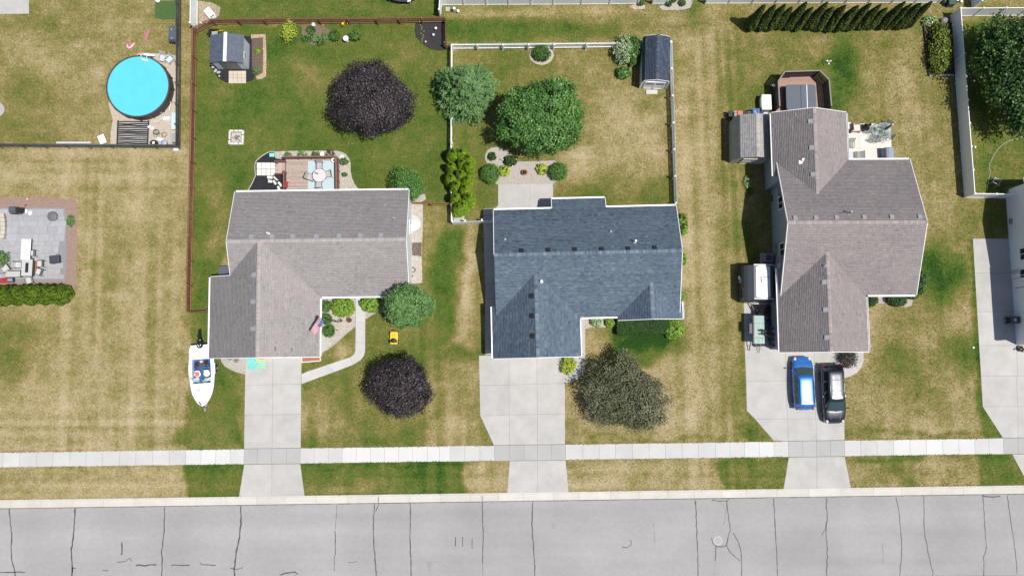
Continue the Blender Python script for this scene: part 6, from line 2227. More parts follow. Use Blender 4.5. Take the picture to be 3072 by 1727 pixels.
deck_rail(g6(880, 290, DH), g6(2075, 278, DH), .05, .95, M['railwood'], 5)
deck_rail(g6(2078, 290, DH), g6(2088, 1050, DH), .05, .95, M['railwood'], 4)
deck_rail(g6(905, 600, DH), g6(905, 1050, DH), .05, .95, M['railwood'], 3)
for i in range(4):
 h = DH - .155 * (i + 1)
 x0 = 872 - i * 54
 a, b = g6(x0 - 27, 335, h), g6(x0 - 27, 600, h)
 MB().bar(a, b, .25, .045).build('stair_tread', M['deckwood'], dk)
for y in (325, 612):
 p, q = g6(890, y, DH + .9), g6(640, y + 8, .95)
 MB().bar(p, q, .10, .045).build('stair_rail', M['railwood'], dk)
 MB().bar(p - Vector((0, 0, .3)), q - Vector((0, 0, .3)), .05, .07).build('stair_rail', M['railwood'], dk)
 MB().box((q.x, q.y, .5), (.09, .09, 1.0)).build('rail_post', M['railwood'], dk)
 MB().bar(g6(890, y, DH - .1), g6(660, y, .05), .05, .22).build('stair_stringer', M['railwood'], dk)

def rug_mat():
 m, t, p = _nodes('blue_lattice_rug')
 N, L = t.nodes, t.links
 p.inputs['Roughness'].default_value = .95
 tc = N.new('ShaderNodeTexCoord')
 outs = []
 for a in (PI / 4, -PI / 4):
  mp = N.new('ShaderNodeMapping')
  mp.inputs['Rotation'].default_value = (0, 0, a)
  mp.inputs['Scale'].default_value = (1, 1.0, 1)
  L.new(tc.outputs['Object'], mp.inputs['Vector'])
  w = N.new('ShaderNodeTexWave')
  w.inputs['Scale'].default_value = 1.5
  w.inputs['Distortion'].default_value = .3
  L.new(mp.outputs[0], w.inputs['Vector'])
  g = N.new('ShaderNodeMath')
  g.operation = 'GREATER_THAN'
  g.inputs[1].default_value = .86
  L.new(w.outputs['Fac'], g.inputs[0])
  outs.append(g.outputs[0])
 mx = N.new('ShaderNodeMath')
 mx.operation = 'MAXIMUM'
 L.new(outs[0], mx.inputs[0])
 L.new(outs[1], mx.inputs[1])
 c = N.new('ShaderNodeMix')
 c.data_type = 'RGBA'
 c.inputs[6].default_value = (.36, .48, .52, 1)
 c.inputs[7].default_value = (.48, .56, .58, 1)
 L.new(mx.outputs[0], c.inputs[0])
 L.new(c.outputs[2], p.inputs['Base Color'])
 return m

rp = [G('U6', 1393, 328, DH), G('U6', 1992, 325, DH), G('U6', 1992, 1060, DH), G('U6', 1393, 1060, DH)]
rc = sum(rp, Vector()) / 4
one('rug', 'pale blue lattice rug under the round deck table', 'rug', (rc.x, rc.y, DH), MB().prism([(p.x - rc.x, p.y - rc.y) for p in rp], .004, .018), rug_mat())
slingm = mat('taupe_sling', (.40, .37, .36), .8, .08, 12)
framem = mat('dark_bronze_frame', (.10, .095, .095), .5, .1, 6)
tb = thing('round_table', 'round pale patio table in the middle of the deck rug', 'table', G('U6', 1652, 655, DH + .72).xy.to_3d() + Vector((0, 0, DH + .018)))
MB().lathe([(.0, .70), (.60, .70), (.62, .715), (.60, .73), (.0, .735)], 32).build('tabletop', mat('stone_tabletop', (.56, .52, .50), .5, .10, 7), tb)
MB().lathe([(.605, .705), (.635, .705), (.635, .735), (.605, .735), (.605, .705)], 32).build('rim', framem, tb)
for k in range(4):
 a = PI / 4 + k * PI / 2
 MB().tube([(.12 * math.cos(a), .12 * math.sin(a), .7), (.22 * math.cos(a), .22 * math.sin(a), .35), (.42 * math.cos(a), .42 * math.sin(a), 0)], .025, 6).build('leg', framem, tb)

def sling_chair(label, pos, rz, group, m=None, fm=None, name='patio_chair', w=.54, high=.95, base=0.0):
 m, fm = m or slingm, fm or framem
 r = thing(name, label, 'chair', (pos[0], pos[1], base), rz, group)
 MB().loft([[(-w / 2, y, z), (w / 2, y, z)] for y, z in ((.30, .44), (.0, .40), (-.25, .42))] + [], False, False, closed=False).loft([[(-w / 2, y, z - .012), (w / 2, y, z - .012)] for y, z in ((.30, .44), (.0, .40), (-.25, .42))], False, False, closed=False).build('seat', m, r)
 MB().loft([[(-w / 2, y, z), (w / 2, y, z)] for y, z in ((-.25, .43), (-.32, .68), (-.40, high))], False, False, closed=False).loft([[(-w / 2, y - .014, z), (w / 2, y - .014, z)] for y, z in ((-.25, .43), (-.32, .68), (-.40, high))], False, False, closed=False).build('backrest', m, r)
 for s in (-1, 1):
  x = s * (w / 2 + .015)
  MB().tube([(x, .30, 0), (x, .31, .43), (x, .26, .62), (x, -.05, .64), (x, -.31, .62)], .018, 5).build('arm', fm, r)
  MB().tube([(x, -.36, 0), (x, -.25, .42), (x, -.33, .68), (x, -.41, high + .01)], .018, 5).build('side_frame', fm, r)
 MB().bar((-w / 2, -.41, high), (w / 2, -.41, high), .03, .03).bar((-w / 2, .31, .43), (w / 2, .31, .43), .03, .03).build('cross_frame', fm, r)
 return r

gch = 'sling chairs round the deck table'
for x, y, a, lb in ((1662, 435, PI, 'sling chair on the upper side of the round deck table'), (1650, 862, 0, 'sling chair on the lower side of the round deck table by the gutter'), (1450, 700, -PI / 2 - .35, 'sling chair turned out at the stair side of the deck table'), (1850, 635, PI / 2 + .25, 'sling chair on the deck table side nearest the gravel')):
 sling_chair(lb, G('U6', x, y, DH + .4), a, gch, base=DH + .018)
pt = thing('flower_pot', 'white round pot with dark soil in the far deck corner', 'pot', G('U6', 2035, 300, DH).xy.to_3d() + Vector((-.18, -.1, DH)))
MB().lathe([(.14, 0), (.20, .32), (.22, .34), (.18, .34), (.17, .28)], 18).build('pot', M['whitetrim'], pt, smooth=True)
MB().lathe([(.17, .27), (.0, .29)], 14).build('earth', M['soil'], pt)
one('deck_candle_holder', 'small dark branched ornament on the round deck table', 'ornament', G('U6', 1600, 610, DH + .75).xy.to_3d() + Vector((0, 0, DH + .75)), MB().lathe([(.07, 0), (.02, .04), (.02, .2)], 8).tube([(0, 0, .18), (-.16, .08, .26)], .02, 5).tube([(0, 0, .18), (.14, -.1, .24)], .02, 5).tube([(0, 0, .1), (-.2, -.02, .2)], .02, 5), M['darkgrey'])
fw = thing('flower_box', 'red flowers hanging over the left deck rail', 'flowers', G('U6', 895, 855, DH + .9).xy.to_3d())
MB().box((0, 0, DH + .78), (.22, .55, .18)).build('planter', M['railwood'], fw)
rng = np.random.default_rng(14)
for i in range(12):
 MB().ball((rng.uniform(-.24, .24), rng.uniform(-.28, .28), DH + .98 + rng.uniform(-.03, .05)), rng.uniform(.05, .085), 7).build('bloom', M['red'], fw)
for x, y in ((1735, 185),):
 o = one('stone_ring_planter', 'small white ring planter in the gravel behind the deck rail', 'planter', G('U6', x, y), MB().lathe([(.20, 0), (.24, .22), (.20, .22), (.17, .1), (.0, .1)], 16), M['whitetrim'], smooth=True)
one('white_boulder', 'white boulder at the corner of the deck gravel', 'boulder', G('U6', 2160, 235), MB().ball((0, 0, .1), .26, 9, (1.2, .9, .6)), M['whitestone'])

# ---- first house: right side strip
bed('gravel_bed', poly('S2', [(1690, 545), (1842, 548), (1842, 690), (1835, 870), (1832, 1000), (1838, 1215), (1700, 1225)]), M['gravelbase'], .012, 'cream', 110, .05, 3)
bed('gravel_bed', poly('S2', [(1740, 470), (1860, 460), (1868, 505), (1800, 545), (1740, 545)]), M['gravelbase'], .012, 'cream', 90, .05, 4)
bed('soil_bed', poly('S2', [(1738, 876), (1832, 872), (1830, 990), (1738, 980)]), M['brownmulch'], .03, 'soil', 60, .05, 5)
ww = thing('window_well', 'half-round window well with clear cover against the white side wall', 'window well', G('S2', 1728, 710))
pl = [(.98 * math.sin(a) * 1.08, .86 * math.cos(a)) for a in [PI * k / 16 for k in range(17)]]
MB().loft([[(x, y, z) for x, y in pl] for z in (-.1, .12)] + [[(x * .95, y * .95, .12) for x, y in pl], [(x * .95, y * .95, -.1) for x, y in pl]], False, False, closed=False).build('steel_rim', M['galv'], ww)
MB().loft([[(x * k, y * k, z) for x, y in pl] for k, z in ((.99, .13), (.7, .24), (.3, .30), (.02, .31))], False, False, closed=False).build('cover', mat('milky_cover', (.48, .50, .48), .35, .06, 3), ww, smooth=True)
MB().bar((0, 0, .3), (1.0, 0, .13), .03, .03).bar((0, .1, .3), (.8, .5, .15), .03, .03).bar((0, -.1, .3), (.8, -.5, .15), .03, .03).build('cover_rib', M['lgrey'], ww)
hr_ = thing('coiled_hose', 'coiled brown hose on the side gravel', 'hose', G('S2', 1757, 1106))
MB().tube([((.17 + .012 * k / 6) * math.cos(k * .5), (.17 + .012 * k / 6) * math.sin(k * .5), .03 + .002 * k) for k in range(40)], .018, 5).build('coil', M['brownmulch'], hr_)
one('valve_cover', 'round grey valve cover on the side gravel', 'cover', G('S2', 1747, 1157), MB().lathe([(.14, 0), (.14, .05), (.10, .07), (0, .07)], 16), M['darkgrey'])
MB_ = MB().box((0, 0, .55), (.22, .42, .16)).box((0, 0, .3), (.06, .06, .6))
one('sign_stake', 'pale yellow box on a stake beside the white side wall', 'box', G('S2', 1738, 922), MB_, mat('pale_yellow', (.66, .56, .28), .6, .1, 6), bevel=.02)
dbx = thing('storage_box', 'dark navy storage box behind the garage wing of the taupe-roofed house', 'storage box', G('S2', 158, 1118, .5).xy.to_3d())
MB().box((0, 0, .45), (.85, .78, .9)).build('box', M['navy'], dbx, bevel=.02)
MB().box((0, 0, .93), (.92, .85, .06)).build('lid', M['tubcover'], dbx, bevel=.02)

# ---- first house: front
bed('gravel_bed', poly('U7', [(215, 180), (925, 180), (925, 745), (760, 880), (640, 990), (520, 1090), (400, 1180), (280, 1250), (215, 1270)]), M['gravelbase'], .014, 'cream', 110, .05, 6, M['stone'], .05)
bed('gravel_bed', poly('U7', [(1105, 180), (1460, 180), (1460, 470), (1300, 490), (1200, 545), (1115, 610)]), M['gravelbase'], .014, 'pinkish', 90, .05, 7, M['stone'], .05)
bed('brick_mulch_bed', poly('S6', [(945, 740), (1085, 740), (1092, 780), (945, 792)]), M['terracotta'], .03, 'redbark', 80, .05, 8, M['whitetrim'], .06)
bed('gravel_bed', poly('S6', [(310, 730), (508, 730), (505, 885), (440, 870), (385, 845), (345, 820), (322, 790)]), M['gravelbase'], .012, 'pinkish', 110, .05, 9)
one('flat_rock', 'flat tan rock in the gravel left of the chalked driveway', 'rock', G('S6', 357, 790), MB().prism([(-.2, -.22), (.2, -.25), (.25, .1), (.05, .28), (-.22, .15)], 0, .1), M['stone'], bevel=.03)
for i, (x, y) in enumerate(((437, 775), (390, 757))):
 w_ = thing('wagon_wheel', ('small spoked wheel ornament lying in the gravel by the garage', 'spoked wheel ornament half under the garage eave')[i], 'ornament', G('S6', x, y))
 MB().lathe([(.19, .02), (.22, .02), (.22, .07), (.19, .07), (.19, .02)], 18).build('rim', M['darkwood'], w_)
 for k in range(3):
  a = PI * k / 3
  MB().bar((-.19 * math.cos(a), -.19 * math.sin(a), .05), (.19 * math.cos(a), .19 * math.sin(a), .05), .03, .03).build('spoke', M['darkwood'], w_)
# half barrel and pot
for i, (x, y, r_, lb) in enumerate(((815, 632, .24, 'brown barrel planter in the gravel beside the front path'), (658, 640, .18, 'small grey pot at the foot of the flagpole'))):
 p_ = thing('planter', lb, 'planter', G('U7', x, y))
 MB().lathe([(r_ * .85, 0), (r_, .3), (r_, .36), (r_ * .84, .36), (r_ * .82, .26)], 18).build('tub', M['brown'] if i == 0 else M['stone'], p_)
 MB().lathe([(r_ * .83, .27), (0, .29)], 14).build('earth', M['soil'], p_)
one('garden_gnome', 'small pale stone figure in the gravel below the flag', 'ornament', G('U7', 600, 835), MB().lathe([(.12, 0), (.14, .1), (.09, .3), (.05, .36)], 10).ball((0, 0, .43), .085, 9).box((-.16, -.04, .06), (.2, .12, .1), .5), mat('pale_stone', (.55, .48, .33), .8, .1, 9), smooth=False)
one('rope_ring', 'faint grey arched edging piece lying on the front gravel', 'edging', G('U7', 358, 1090), MB().tube([(.2 * math.cos(a), .22 * math.sin(a), .03) for a in [.3 + 2.6 * k / 10 for k in range(11)]], .035, 5), M['stone'])
# flag
fg = thing('flagpole', 'dark flagpole with a stars and stripes flag over the garage edge', 'flagpole', G('U7', 612, 664))
FH = 5.0
MB().tube([(0, 0, 0), (-.35, -.05, FH * .55), (-.78, -.02, FH)], [.035, .03, .02], 8).ball((-.78, -.02, FH + .05), .05, 8).build('pole', M['darkgrey'], fg, smooth=True)
MB().bar((-.35, -.05, FH * .55), (0, .05, .3), .02, .02).build('halyard', M['black'], fg)
fa = G('U7', 335, 650, FH - .1) - fg.location
fa.z = FH - .1
u_ = (G('U7', 185, 885, FH - .4) - G('U7', 335, 650, FH - .1))
u_.z = -.30
fl_len = 1.55
u_ = u_.normalized()
v_ = Vector((-u_.y, u_.x, 0)).normalized()
v_ = (-v_ * .80 + Vector((0, 0, -.50))).normalized()
if (fa + v_).x > fa.x + .01 and False:
 v_ = -v_
cols = [mat('flag_red', (.50, .02, .045), .8, .05, 8), mat('flag_white', (.78, .78, .80), .8, .03, 8), mat('flag_blue', (.045, .075, .26), .8, .05, 8)]
fm_ = MB()
NU, fw_ = 16, .82

def fpt(i, j):
 a, b = i / NU, j / 13
 return fa + u_ * (a * fl_len) + v_ * (b * fw_) + Vector((0, 0, .09 * math.sin(a * 8 + b * 2) * a + .03 * math.sin(a * 15)))

for i in range(NU):
 for j in range(13):
  fm_.mi = 2 if (i < NU * .42 and j < 7) else (0 if j % 2 == 0 else 1)
  fm_.add([fpt(i, j), fpt(i + 1, j), fpt(i + 1, j + 1), fpt(i, j + 1)], [(0, 1, 2, 3)])
flo = fm_.build('flag', cols, fg)
sm = MB()
nn_ = u_.cross(v_).normalized()
for r_ in range(9):
 for c_ in range(6 if r_ % 2 == 0 else 5):
  a, b = (c_ + (.7 if r_ % 2 == 0 else 1.2)) / 6.4 * .42 * NU, (r_ + .7) / 9.4 * 7
  p = fpt(a, b)
  for sg in (1, -1):
   ps = []
   for k in range(10):
    an = 2 * PI * k / 10
    rr = .027 if k % 2 == 0 else .011
    ps.append(p + nn_ * (.006 * sg) + u_ * (rr * math.cos(an)) + v_ * (rr * math.sin(an)))
   sm.add(ps, [tuple(range(10))])
so = sm.build('stars', cols[1], flo)
so['kind'] = 'stuff'
# mower
mw = thing('riding_mower', 'small yellow mower with black engine on the front lawn', 'mower', G('S6', 1660, 603, .3).xy.to_3d(), -.03)
MB().box((0, .12, .36), (.72, .82, .14)).loft([[(-.36, .50, .3), (.36, .50, .3), (.30, .58, .40), (-.30, .58, .40)], [(-.36, -.52, .3), (.36, -.52, .3), (.32, -.58, .42), (-.32, -.58, .42)]]).build('deck', M['yellow'], mw, bevel=.05)
MB().box((0, .22, .45), (.34, .26, .05)).box((.12, .30, .48), (.10, .10, .05)).build('hood_plate', mat('amber_plate', (.55, .40, .02), .4, .1, 8), mw, bevel=.015)
MB().ball((0, -.24, .56), .21, 12, (1.2, 1.0, .6)).box((-.2, -.3, .5), (.2, .24, .16)).box((.2, -.3, .5), (.2, .24, .16)).box((0, -.12, .56), (.36, .1, .1)).build('engine', M['black'], mw)
MB().tube([(-.18, .58, .42), (-.12, .64, .48), (.12, .64, .48), (.18, .58, .42)], .03, 6).build('red_handle', M['red'], mw)
wheels(mw, [(-.40, -.35), (.40, -.35), (-.36, .42), (.36, .42)], .17, .12, M['yellow'])
# chalk
ck = thing('chalk_drawing', 'turquoise and yellow chalk scribble on the driveway below the garage', 'chalk drawing', G('S6', 590, 805))
ck.location.z = .022
rng = np.random.default_rng(31)
chm = [mat('turquoise_chalk', (.10, .50, .48), .95, .2, 12), mat('yellow_chalk', (.48, .56, .14), .95, .2, 12), mat('pink_chalk', (.62, .16, .22), .95, .2, 12)]

def chalk(name, m, lines, w):
 for ln in lines:
  mb = MB()
  ribbon(mb, [G('S6', a, b) - ck.location for a, b in ln], w, .004 + rng.uniform(0, .004), .5)
  mb.build(name, m, ck)

L1 = []
for k in range(7):
 y = 768 + k * 12
 L1.append([(512 + k * 3, y + 10), (530, y - 2), (552, y + 3), (575, y - 4), (585, y + 6)])
L1 += [[(520, 770), (560, 762), (600, 766)], [(540, 825), (556, 842), (572, 848), (580, 828)], [(585, 770), (600, 800), (592, 830)]]
chalk('chalk_stroke', chm[0], L1, .10)
L2, L3 = [], []
for k in range(4):
 y = 776 + k * 19
 L2.append([(592, y - 4), (615, y - 6), (640, y - 2), (664, y + 4)])
 L3.append([(594, y + 6), (620, y + 3), (645, y + 6), (666, y + 12)])
chalk('chalk_stroke', chm[1], L2 + [[(520, 800), (535, 808), (545, 800)], [(545, 790), (560, 800), (575, 796)]], .10)
chalk('chalk_stroke', chm[0], L3, .09)
chalk('chalk_stroke', chm[2], [[(600, 763), (630, 766), (655, 770)]], .10)

# ---- first yard: shed, fire pit, garden
bed('black_mulch_bed', poly('R2', [(360, 640), (345, 560), (350, 440), (380, 360), (560, 340), (760, 345), (770, 680), (765, 750), (720, 770), (650, 780), (560, 790), (480, 775), (420, 735)]), M['mulch'], .012, 'bark', 60, .05, 10)
bed('soil_bed', poly('R2', [(740, 335), (865, 330), (868, 500), (858, 700), (800, 735), (745, 690)]), M['brownmulch'], .016, 'soil', 70, .05, 11)
bed('wood_chip_edge', poly('R2', [(735, 330), (870, 325), (880, 520), (876, 720), (840, 745), (790, 752), (780, 725), (845, 690), (850, 500), (848, 355), (735, 365)]), mat('chip_base', (.40, .29, .20), .95, .2, 12, .5, 30), .022, 'chip', 140, .06, 12)
sd1 = thing('garden_shed', 'pale grey shed with blue-grey roof and white ridge in the firepit yard', 'shed', G('R2', 575, 540), .0)
W1, L1_, hw1 = 3.3, 2.75, 1.9
planes = mini_gable(sd1, 2.85, 2.35, 2.0, .52, None, mat('pale_blue_shed', (.50, .55, .59), .55, .05, 4), oh=.12, trim=False)
rm = mat('blue_grey_metal_roof', (.072, .09, .122), .6, .25, 3.5)
for o_, u_2, v_2, L_, W_ in planes:
 n_ = u_2.cross(v_2).normalized()
 for k in range(4):
  a = o_ + v_2 * (W_ * k / 4)
  b = o_ + v_2 * (W_ * (k + 1) / 4 + .02)
  for j in range(3):
   s0, s1 = u_2 * (L_ * j / 3 + .004), u_2 * (L_ * (j + 1) / 3 - .004)
   MB().add([a + s0 + n_ * .03, a + s1 + n_ * .03, b + s1 + n_ * .012, b + s0 + n_ * .012, a + s0, a + s1], [(0, 1, 2, 3), (4, 5, 1, 0)]).build('roof_panel', rm, sd1)
MB().loft([[(x, y, z) for x, z in ((-.17, 2.52), (-.12, 2.57), (0, 2.61), (.12, 2.57), (.17, 2.52))] for y in (-1.36, 1.36)], True, True).build('ridge_cap', M['whitetrim'], sd1)
for s in (-1, 1):
 d_ = MB().box((s * .42, -1.19, .98), (.80, .05, 1.8)).build('door', mat('shed_door_grey', (.16, .16, .165), .6, .06, 5), sd1)
 MB().box((s * .08, -1.23, 1.0), (.04, .05, .2)).build('handle', M['steel'], d_)
wi = MB().box((1.435, -.35, 1.35), (.03, .62, .48)).build('window', M['whitetrim'], sd1)
MB().box((1.445, -.35, 1.35), (.03, .5, .36)).build('pane', M['grey'], wi)
TANP = mat('tan_paver', (.52, .45, .35), .85, .06, 6, rnd=.06)
pv = thing('paver_pad', 'pad of tan pavers in front of the shed doors', 'paving', G('R2', 606, 728))
xs_ = [524, 565, 606, 647, 688]
for i in range(4):
 for ya, yb in ((672, 705), (705, 738), (738, 790)):
  pl = [xy(Vector((*p, 0)) - pv.location) for p in shrink(poly('R2', [(xs_[i], ya), (xs_[i + 1], ya), (xs_[i + 1], yb), (xs_[i], yb)]), .008)]
  MB().prism(pl, 0, .05).build('paver', TANP, pv, bevel=.008)
rng = np.random.default_rng(41)
for i in range(12):
 one('border_stone', ORD[i] + ' white border stone from the top in the row left of the shed', 'stone', G('R2', 366 + rng.uniform(-6, 6) + (6 if i > 8 else 0), 395 + i * 22), MB().ball((0, 0, .06), .12, 8, (1.3, .9, .6)), M['whitestone'], rng.uniform(-.3, .3), group='border stones beside the shed')
for i in range(9):
 one('border_stone', ORD[i] + ' rough border stone downward along the lower left corner of the shed', 'stone', G('R2', 372 + i * 9 + rng.uniform(-10, 10), 640 + i * 9 + rng.uniform(-22, 22)), MB().ball((0, 0, .06), rng.uniform(.08, .15), 7, (1.1, .9, .7)), M['stone'], rng.uniform(0, 3), group='rough stones by the shed corner')
one('pink_float', 'purple-pink plastic thing poking out behind the shed', 'toy', G('R2', 372, 390), MB().ball((0, 0, .2), .22, 10, (.8, 1.3, .7)), mat('mauve', (.45, .25, .42), .5, .06, 6), smooth=True)
wb_ = thing('wheelbarrow', 'black wheelbarrow with wooden handles by the shed', 'wheelbarrow', G('R2', 392, 322, .3).xy.to_3d(), -.05)
MB().loft([[(x * k - .02, y * k, z) for x, y in ((-.48, -.28), (-.42, -.34), (.42, -.36), (.48, -.28), (.48, .28), (.42, .36), (-.42, .34), (-.48, .28))] for k, z in ((.62, .32), (1.0, .58))], True, False).build('tray', M['black'], wb_)
MB().box((0, 0, .35), (.55, .40, .02)).build('tray_floor', M['grey'], wb_)
for s in (-1, 1):
 MB().bar((-.5, s * .12, .28), (.85, s * .30, .52), .04, .04).build('handle', M['yellow'], wb_)
 MB().bar((.35, s * .25, .4), (.40, s * .25, 0), .03, .03).build('leg', M['darkgrey'], wb_)
rings = [[(-.62 + rr * math.cos(a), z, .19 + rr * math.sin(a)) for a in [2 * PI * k / 16 for k in range(16)]] for rr, z in ((.05, -.04), (.19, -.04), (.19, .04), (.05, .04))]
MB().loft(rings).build('wheel', M['tyre'], wb_)
fp_ = thing('fire_pit', 'square stone fire pit with ashes on the green lawn', 'fire pit', G('R2', 600, 1302))
k_ = .60
nblk = 0
for side in range(4):
 a = side * PI / 2
 for j in range(3):
  p = Matrix.Rotation(a, 3, 'Z') @ Vector((-k_ + .20 + j * .40 - .06 + (.06 if j else 0), k_, .12))
  MB().box(p, (.38, .19, .24), a).build('block', M['whitestone'], fp_, bevel=.02)
MB().prism([(-.5, -.5), (.5, -.5), (.5, .5), (-.5, .5)], 0, .06).build('ash', M['stone'], fp_)
for s in (-1, 1):
 MB().box((s * .49, 0, .17), (.03, .98, .14)).build('liner', M['brown'], fp_)
 MB().box((0, s * .49, .17), (.94, .03, .14)).build('liner', M['brown'], fp_)
rng = np.random.default_rng(51)
for i in range(13):
 a, b, c = rng.uniform(-.36, .36), rng.uniform(-.36, .36), rng.uniform(0, 3)
 MB().tube([(a - .18 * math.cos(c), b - .18 * math.sin(c), .09), (a + .18 * math.cos(c), b + .18 * math.sin(c), .12)], rng.uniform(.02, .045), 6).build('charred_log', M['lgrey'] if i % 3 == 0 else M['bark'], fp_)
bb2 = thing('bird_bath', 'white round bird bath between two garden shrubs', 'bird bath', G('R2', 1630, 366, .6).xy.to_3d())
MB().lathe([(.18, 0), (.10, .08), (.08, .55), (.14, .6)], 14).build('pedestal', M['whitestone'], bb2, smooth=True)
MB().lathe([(.10, .58), (.25, .62), (.27, .68), (.24, .69), (.0, .63)], 24).build('basin', M['whitestone'], bb2, smooth=True)
bed('garden_soil', poly('R2', [(1200, 240), (1420, 245), (1500, 300), (1480, 370), (1420, 425), (1320, 432), (1250, 395), (1210, 320)]), mat('garden_soil', (.16, .125, .085), .95, .4, 8, .6, 30), .012, 'soil', 30, .06, 13)
HARD.pop()
fpw = thing('flower_pot', 'white pot with blue rim in the back garden plot', 'pot', G('R2', 1331, 245))
MB().lathe([(.12, 0), (.17, .3), (.17, .34), (.14, .34), (.14, .25), (0, .25)], 14).build('pot', M['whitetrim'], fpw)
MB().ball((.02, -.15, .08), .09, 8).build('saucer', M['blue'], fpw)
one('flower_pot', 'small terracotta pot on its side in the back garden plot', 'pot', G('R2', 1412, 246), MB().loft([[(x, rr * math.cos(a), .1 + rr * math.sin(a)) for a in [2 * PI * k / 12 for k in range(12)]] for x, rr in ((-.14, .07), (.12, .11), (.14, .12))]), M['terracotta'], .6)
one('watering_can', 'yellow plastic watering can hung on the back brown fence', 'watering can', G('R2', 1606, 236, .4).xy.to_3d(), MB().lathe([(.11, .45), (.13, .65), (.10, .75)], 12).tube([(.1, 0, .55), (.26, 0, .72)], .02, 5).tube([(-.1, 0, .5), (-.2, 0, .62), (-.08, 0, .74)], .02, 5), M['yellow'], 1.0)
one('yellow_stake', 'thin yellow marker by the back brown fence', 'marker', G('R2', 1652, 238), MB().box((0, 0, .2), (.05, .10, .4)), M['yellow'])
one('garden_hoop', 'thin dark hoop standing in the garden plot', 'hoop', G('R2', 1205, 300), MB().tube([(.1 * math.sin(a), .45 * math.cos(a), .03 + .25 * math.sin(a)) for a in [PI * k / 12 for k in range(13)]], .018, 5), M['darkwood'])
one('garden_trowel', 'black tool handle lying at the foot of the yellow-green shrub', 'tool', G('R2', 1163, 382), MB().bar((-.2, -.05, .05), (.2, .08, .1), .05, .05).box((.22, .1, .08), (.14, .16, .04), .4), M['darkgrey'])
# mulch corner
bed('black_mulch_bed', poly('R3', [(655, 225), (928, 215), (932, 470), (870, 478), (800, 465), (740, 430), (690, 385), (658, 345), (650, 290)]), mat('dark_mulch', (.034, .030, .032), .95, .3, 18, .8, 30), .014, 'bark', 60, .05, 14, M['black'], .05)
for x, y, r_, lb in ((842, 270, .13, 'upper white solar globe on the black mulch corner'), (820, 332, .12, 'lower white solar globe on the black mulch corner'), (693, 203, .10, 'white lamp at the top edge of the mulch corner by the fence'), (928, 440, .09, 'white lamp at the bottom corner of the black mulch')):
 g_ = thing('globe_lamp', lb, 'garden lamp', G('R3', x, y, .3).xy.to_3d())
 MB().tube([(0, 0, 0), (0, 0, .3)], .018, 6).build('stake', M['darkgrey'], g_)
 MB().ball((0, 0, .36), r_, 12).build('globe', M['white'], g_, smooth=True)
one('pink_flower_pot', 'small pink flower pot on the black mulch corner', 'pot', G('R3', 748, 402), MB().lathe([(.07, 0), (.10, .14)], 10).ball((0, 0, .19), .10, 8), M['palepink'])
rng = np.random.default_rng(61)
for i in range(9):
 q = G('R3', 690 + rng.uniform(-6, 30) + i * 3, 240 + i * 19)
 one('seedling', ORD[i] + ' tiny yellow seedling from the top on the black mulch corner', 'plant', q, MB().ball((0, 0, .04), .05, 6, (1, 1, .6)).ball((.05, .03, .05), .04, 6), mat('seedling_leaf', (.35, .30, .06), .8, .2, 10) if i == 0 else bpy.data.materials['seedling_leaf'], rng.uniform(0, 6), group='seedlings on the mulch corner')
wx_ = thing('white_bin', 'white storage bin tipped beside the diagonal brown fence', 'bin', G('R2', 350, 135, .3).xy.to_3d(), -.88)
MB().loft([[(x, y, z) for y, z in ((-.30, .05), (.30, .05), (.34, .45), (-.34, .45))] for x in (-.62, .42)]).build('box', M['white'], wx_, bevel=.06)
MB().box((.55, 0, .3), (.28, .6, .42)).build('end_panel', M['lgrey'], wx_, bevel=.03)
MB().box((.40, 0, .46), (.22, .46, .03)).build('hatch', M['darkgrey'], wx_)
for i, (x, y, lb) in enumerate(((262, 222, 'white globe lamp by the white bin on the bare soil'), (318, 210, 'white globe lamp just under the white bin'))):
 g_ = thing('globe_lamp', lb, 'garden lamp', G('R2', x, y, .2).xy.to_3d())
 MB().ball((0, 0, .2), .11, 10).build('globe', M['white'], g_, smooth=True)
 MB().tube([(0, 0, 0), (0, 0, .15)], .02, 6).build('stake', M['lgrey'], g_)
bed('bare_soil', poly('R2', [(238, 10), (360, 25), (445, 70), (430, 150), (360, 190), (238, 225)]), mat('bare_earth', (.33, .26, .19), .95, .2, 5, .4, 30), .006)
HARD.pop()
# trampoline at the top
tp = thing('trampoline', 'round dark trampoline with white pads at the top edge', 'trampoline', G('R3', 530, -224, .8).xy.to_3d())
TR = 2.5
MB().lathe([(0, .80), (TR * .86, .80), (TR * .86, .79), (0, .79)], 40).build('mat', M['tubcover'], tp)
MB().lathe([(TR * .87, .80), (TR * .9, .84), (TR * .98, .84), (TR, .80)], 40).build('pad', M['navy'], tp)
for k in range(8):
 a = 2 * PI * k / 8 + .25
 a2 = a
 MB().tube([(TR * math.cos(a), TR * math.sin(a), .8), (TR * 1.02 * math.cos(a), TR * 1.02 * math.sin(a), 0)], .03, 6).build('leg', M['galv'], tp)
 MB().box((TR * 1.0 * math.cos(a), TR * 1.0 * math.sin(a), .78), (.10, .34, .12), a).build('pad_clip', M['white'], tp)
for k in range(16):
 a = 2 * PI * k / 16
 MB().bar((TR * .84 * math.cos(a), TR * .84 * math.sin(a), .82), (TR * .97 * math.cos(a), TR * .97 * math.sin(a), .86), .03, .02).build('spring', M['black'], tp)
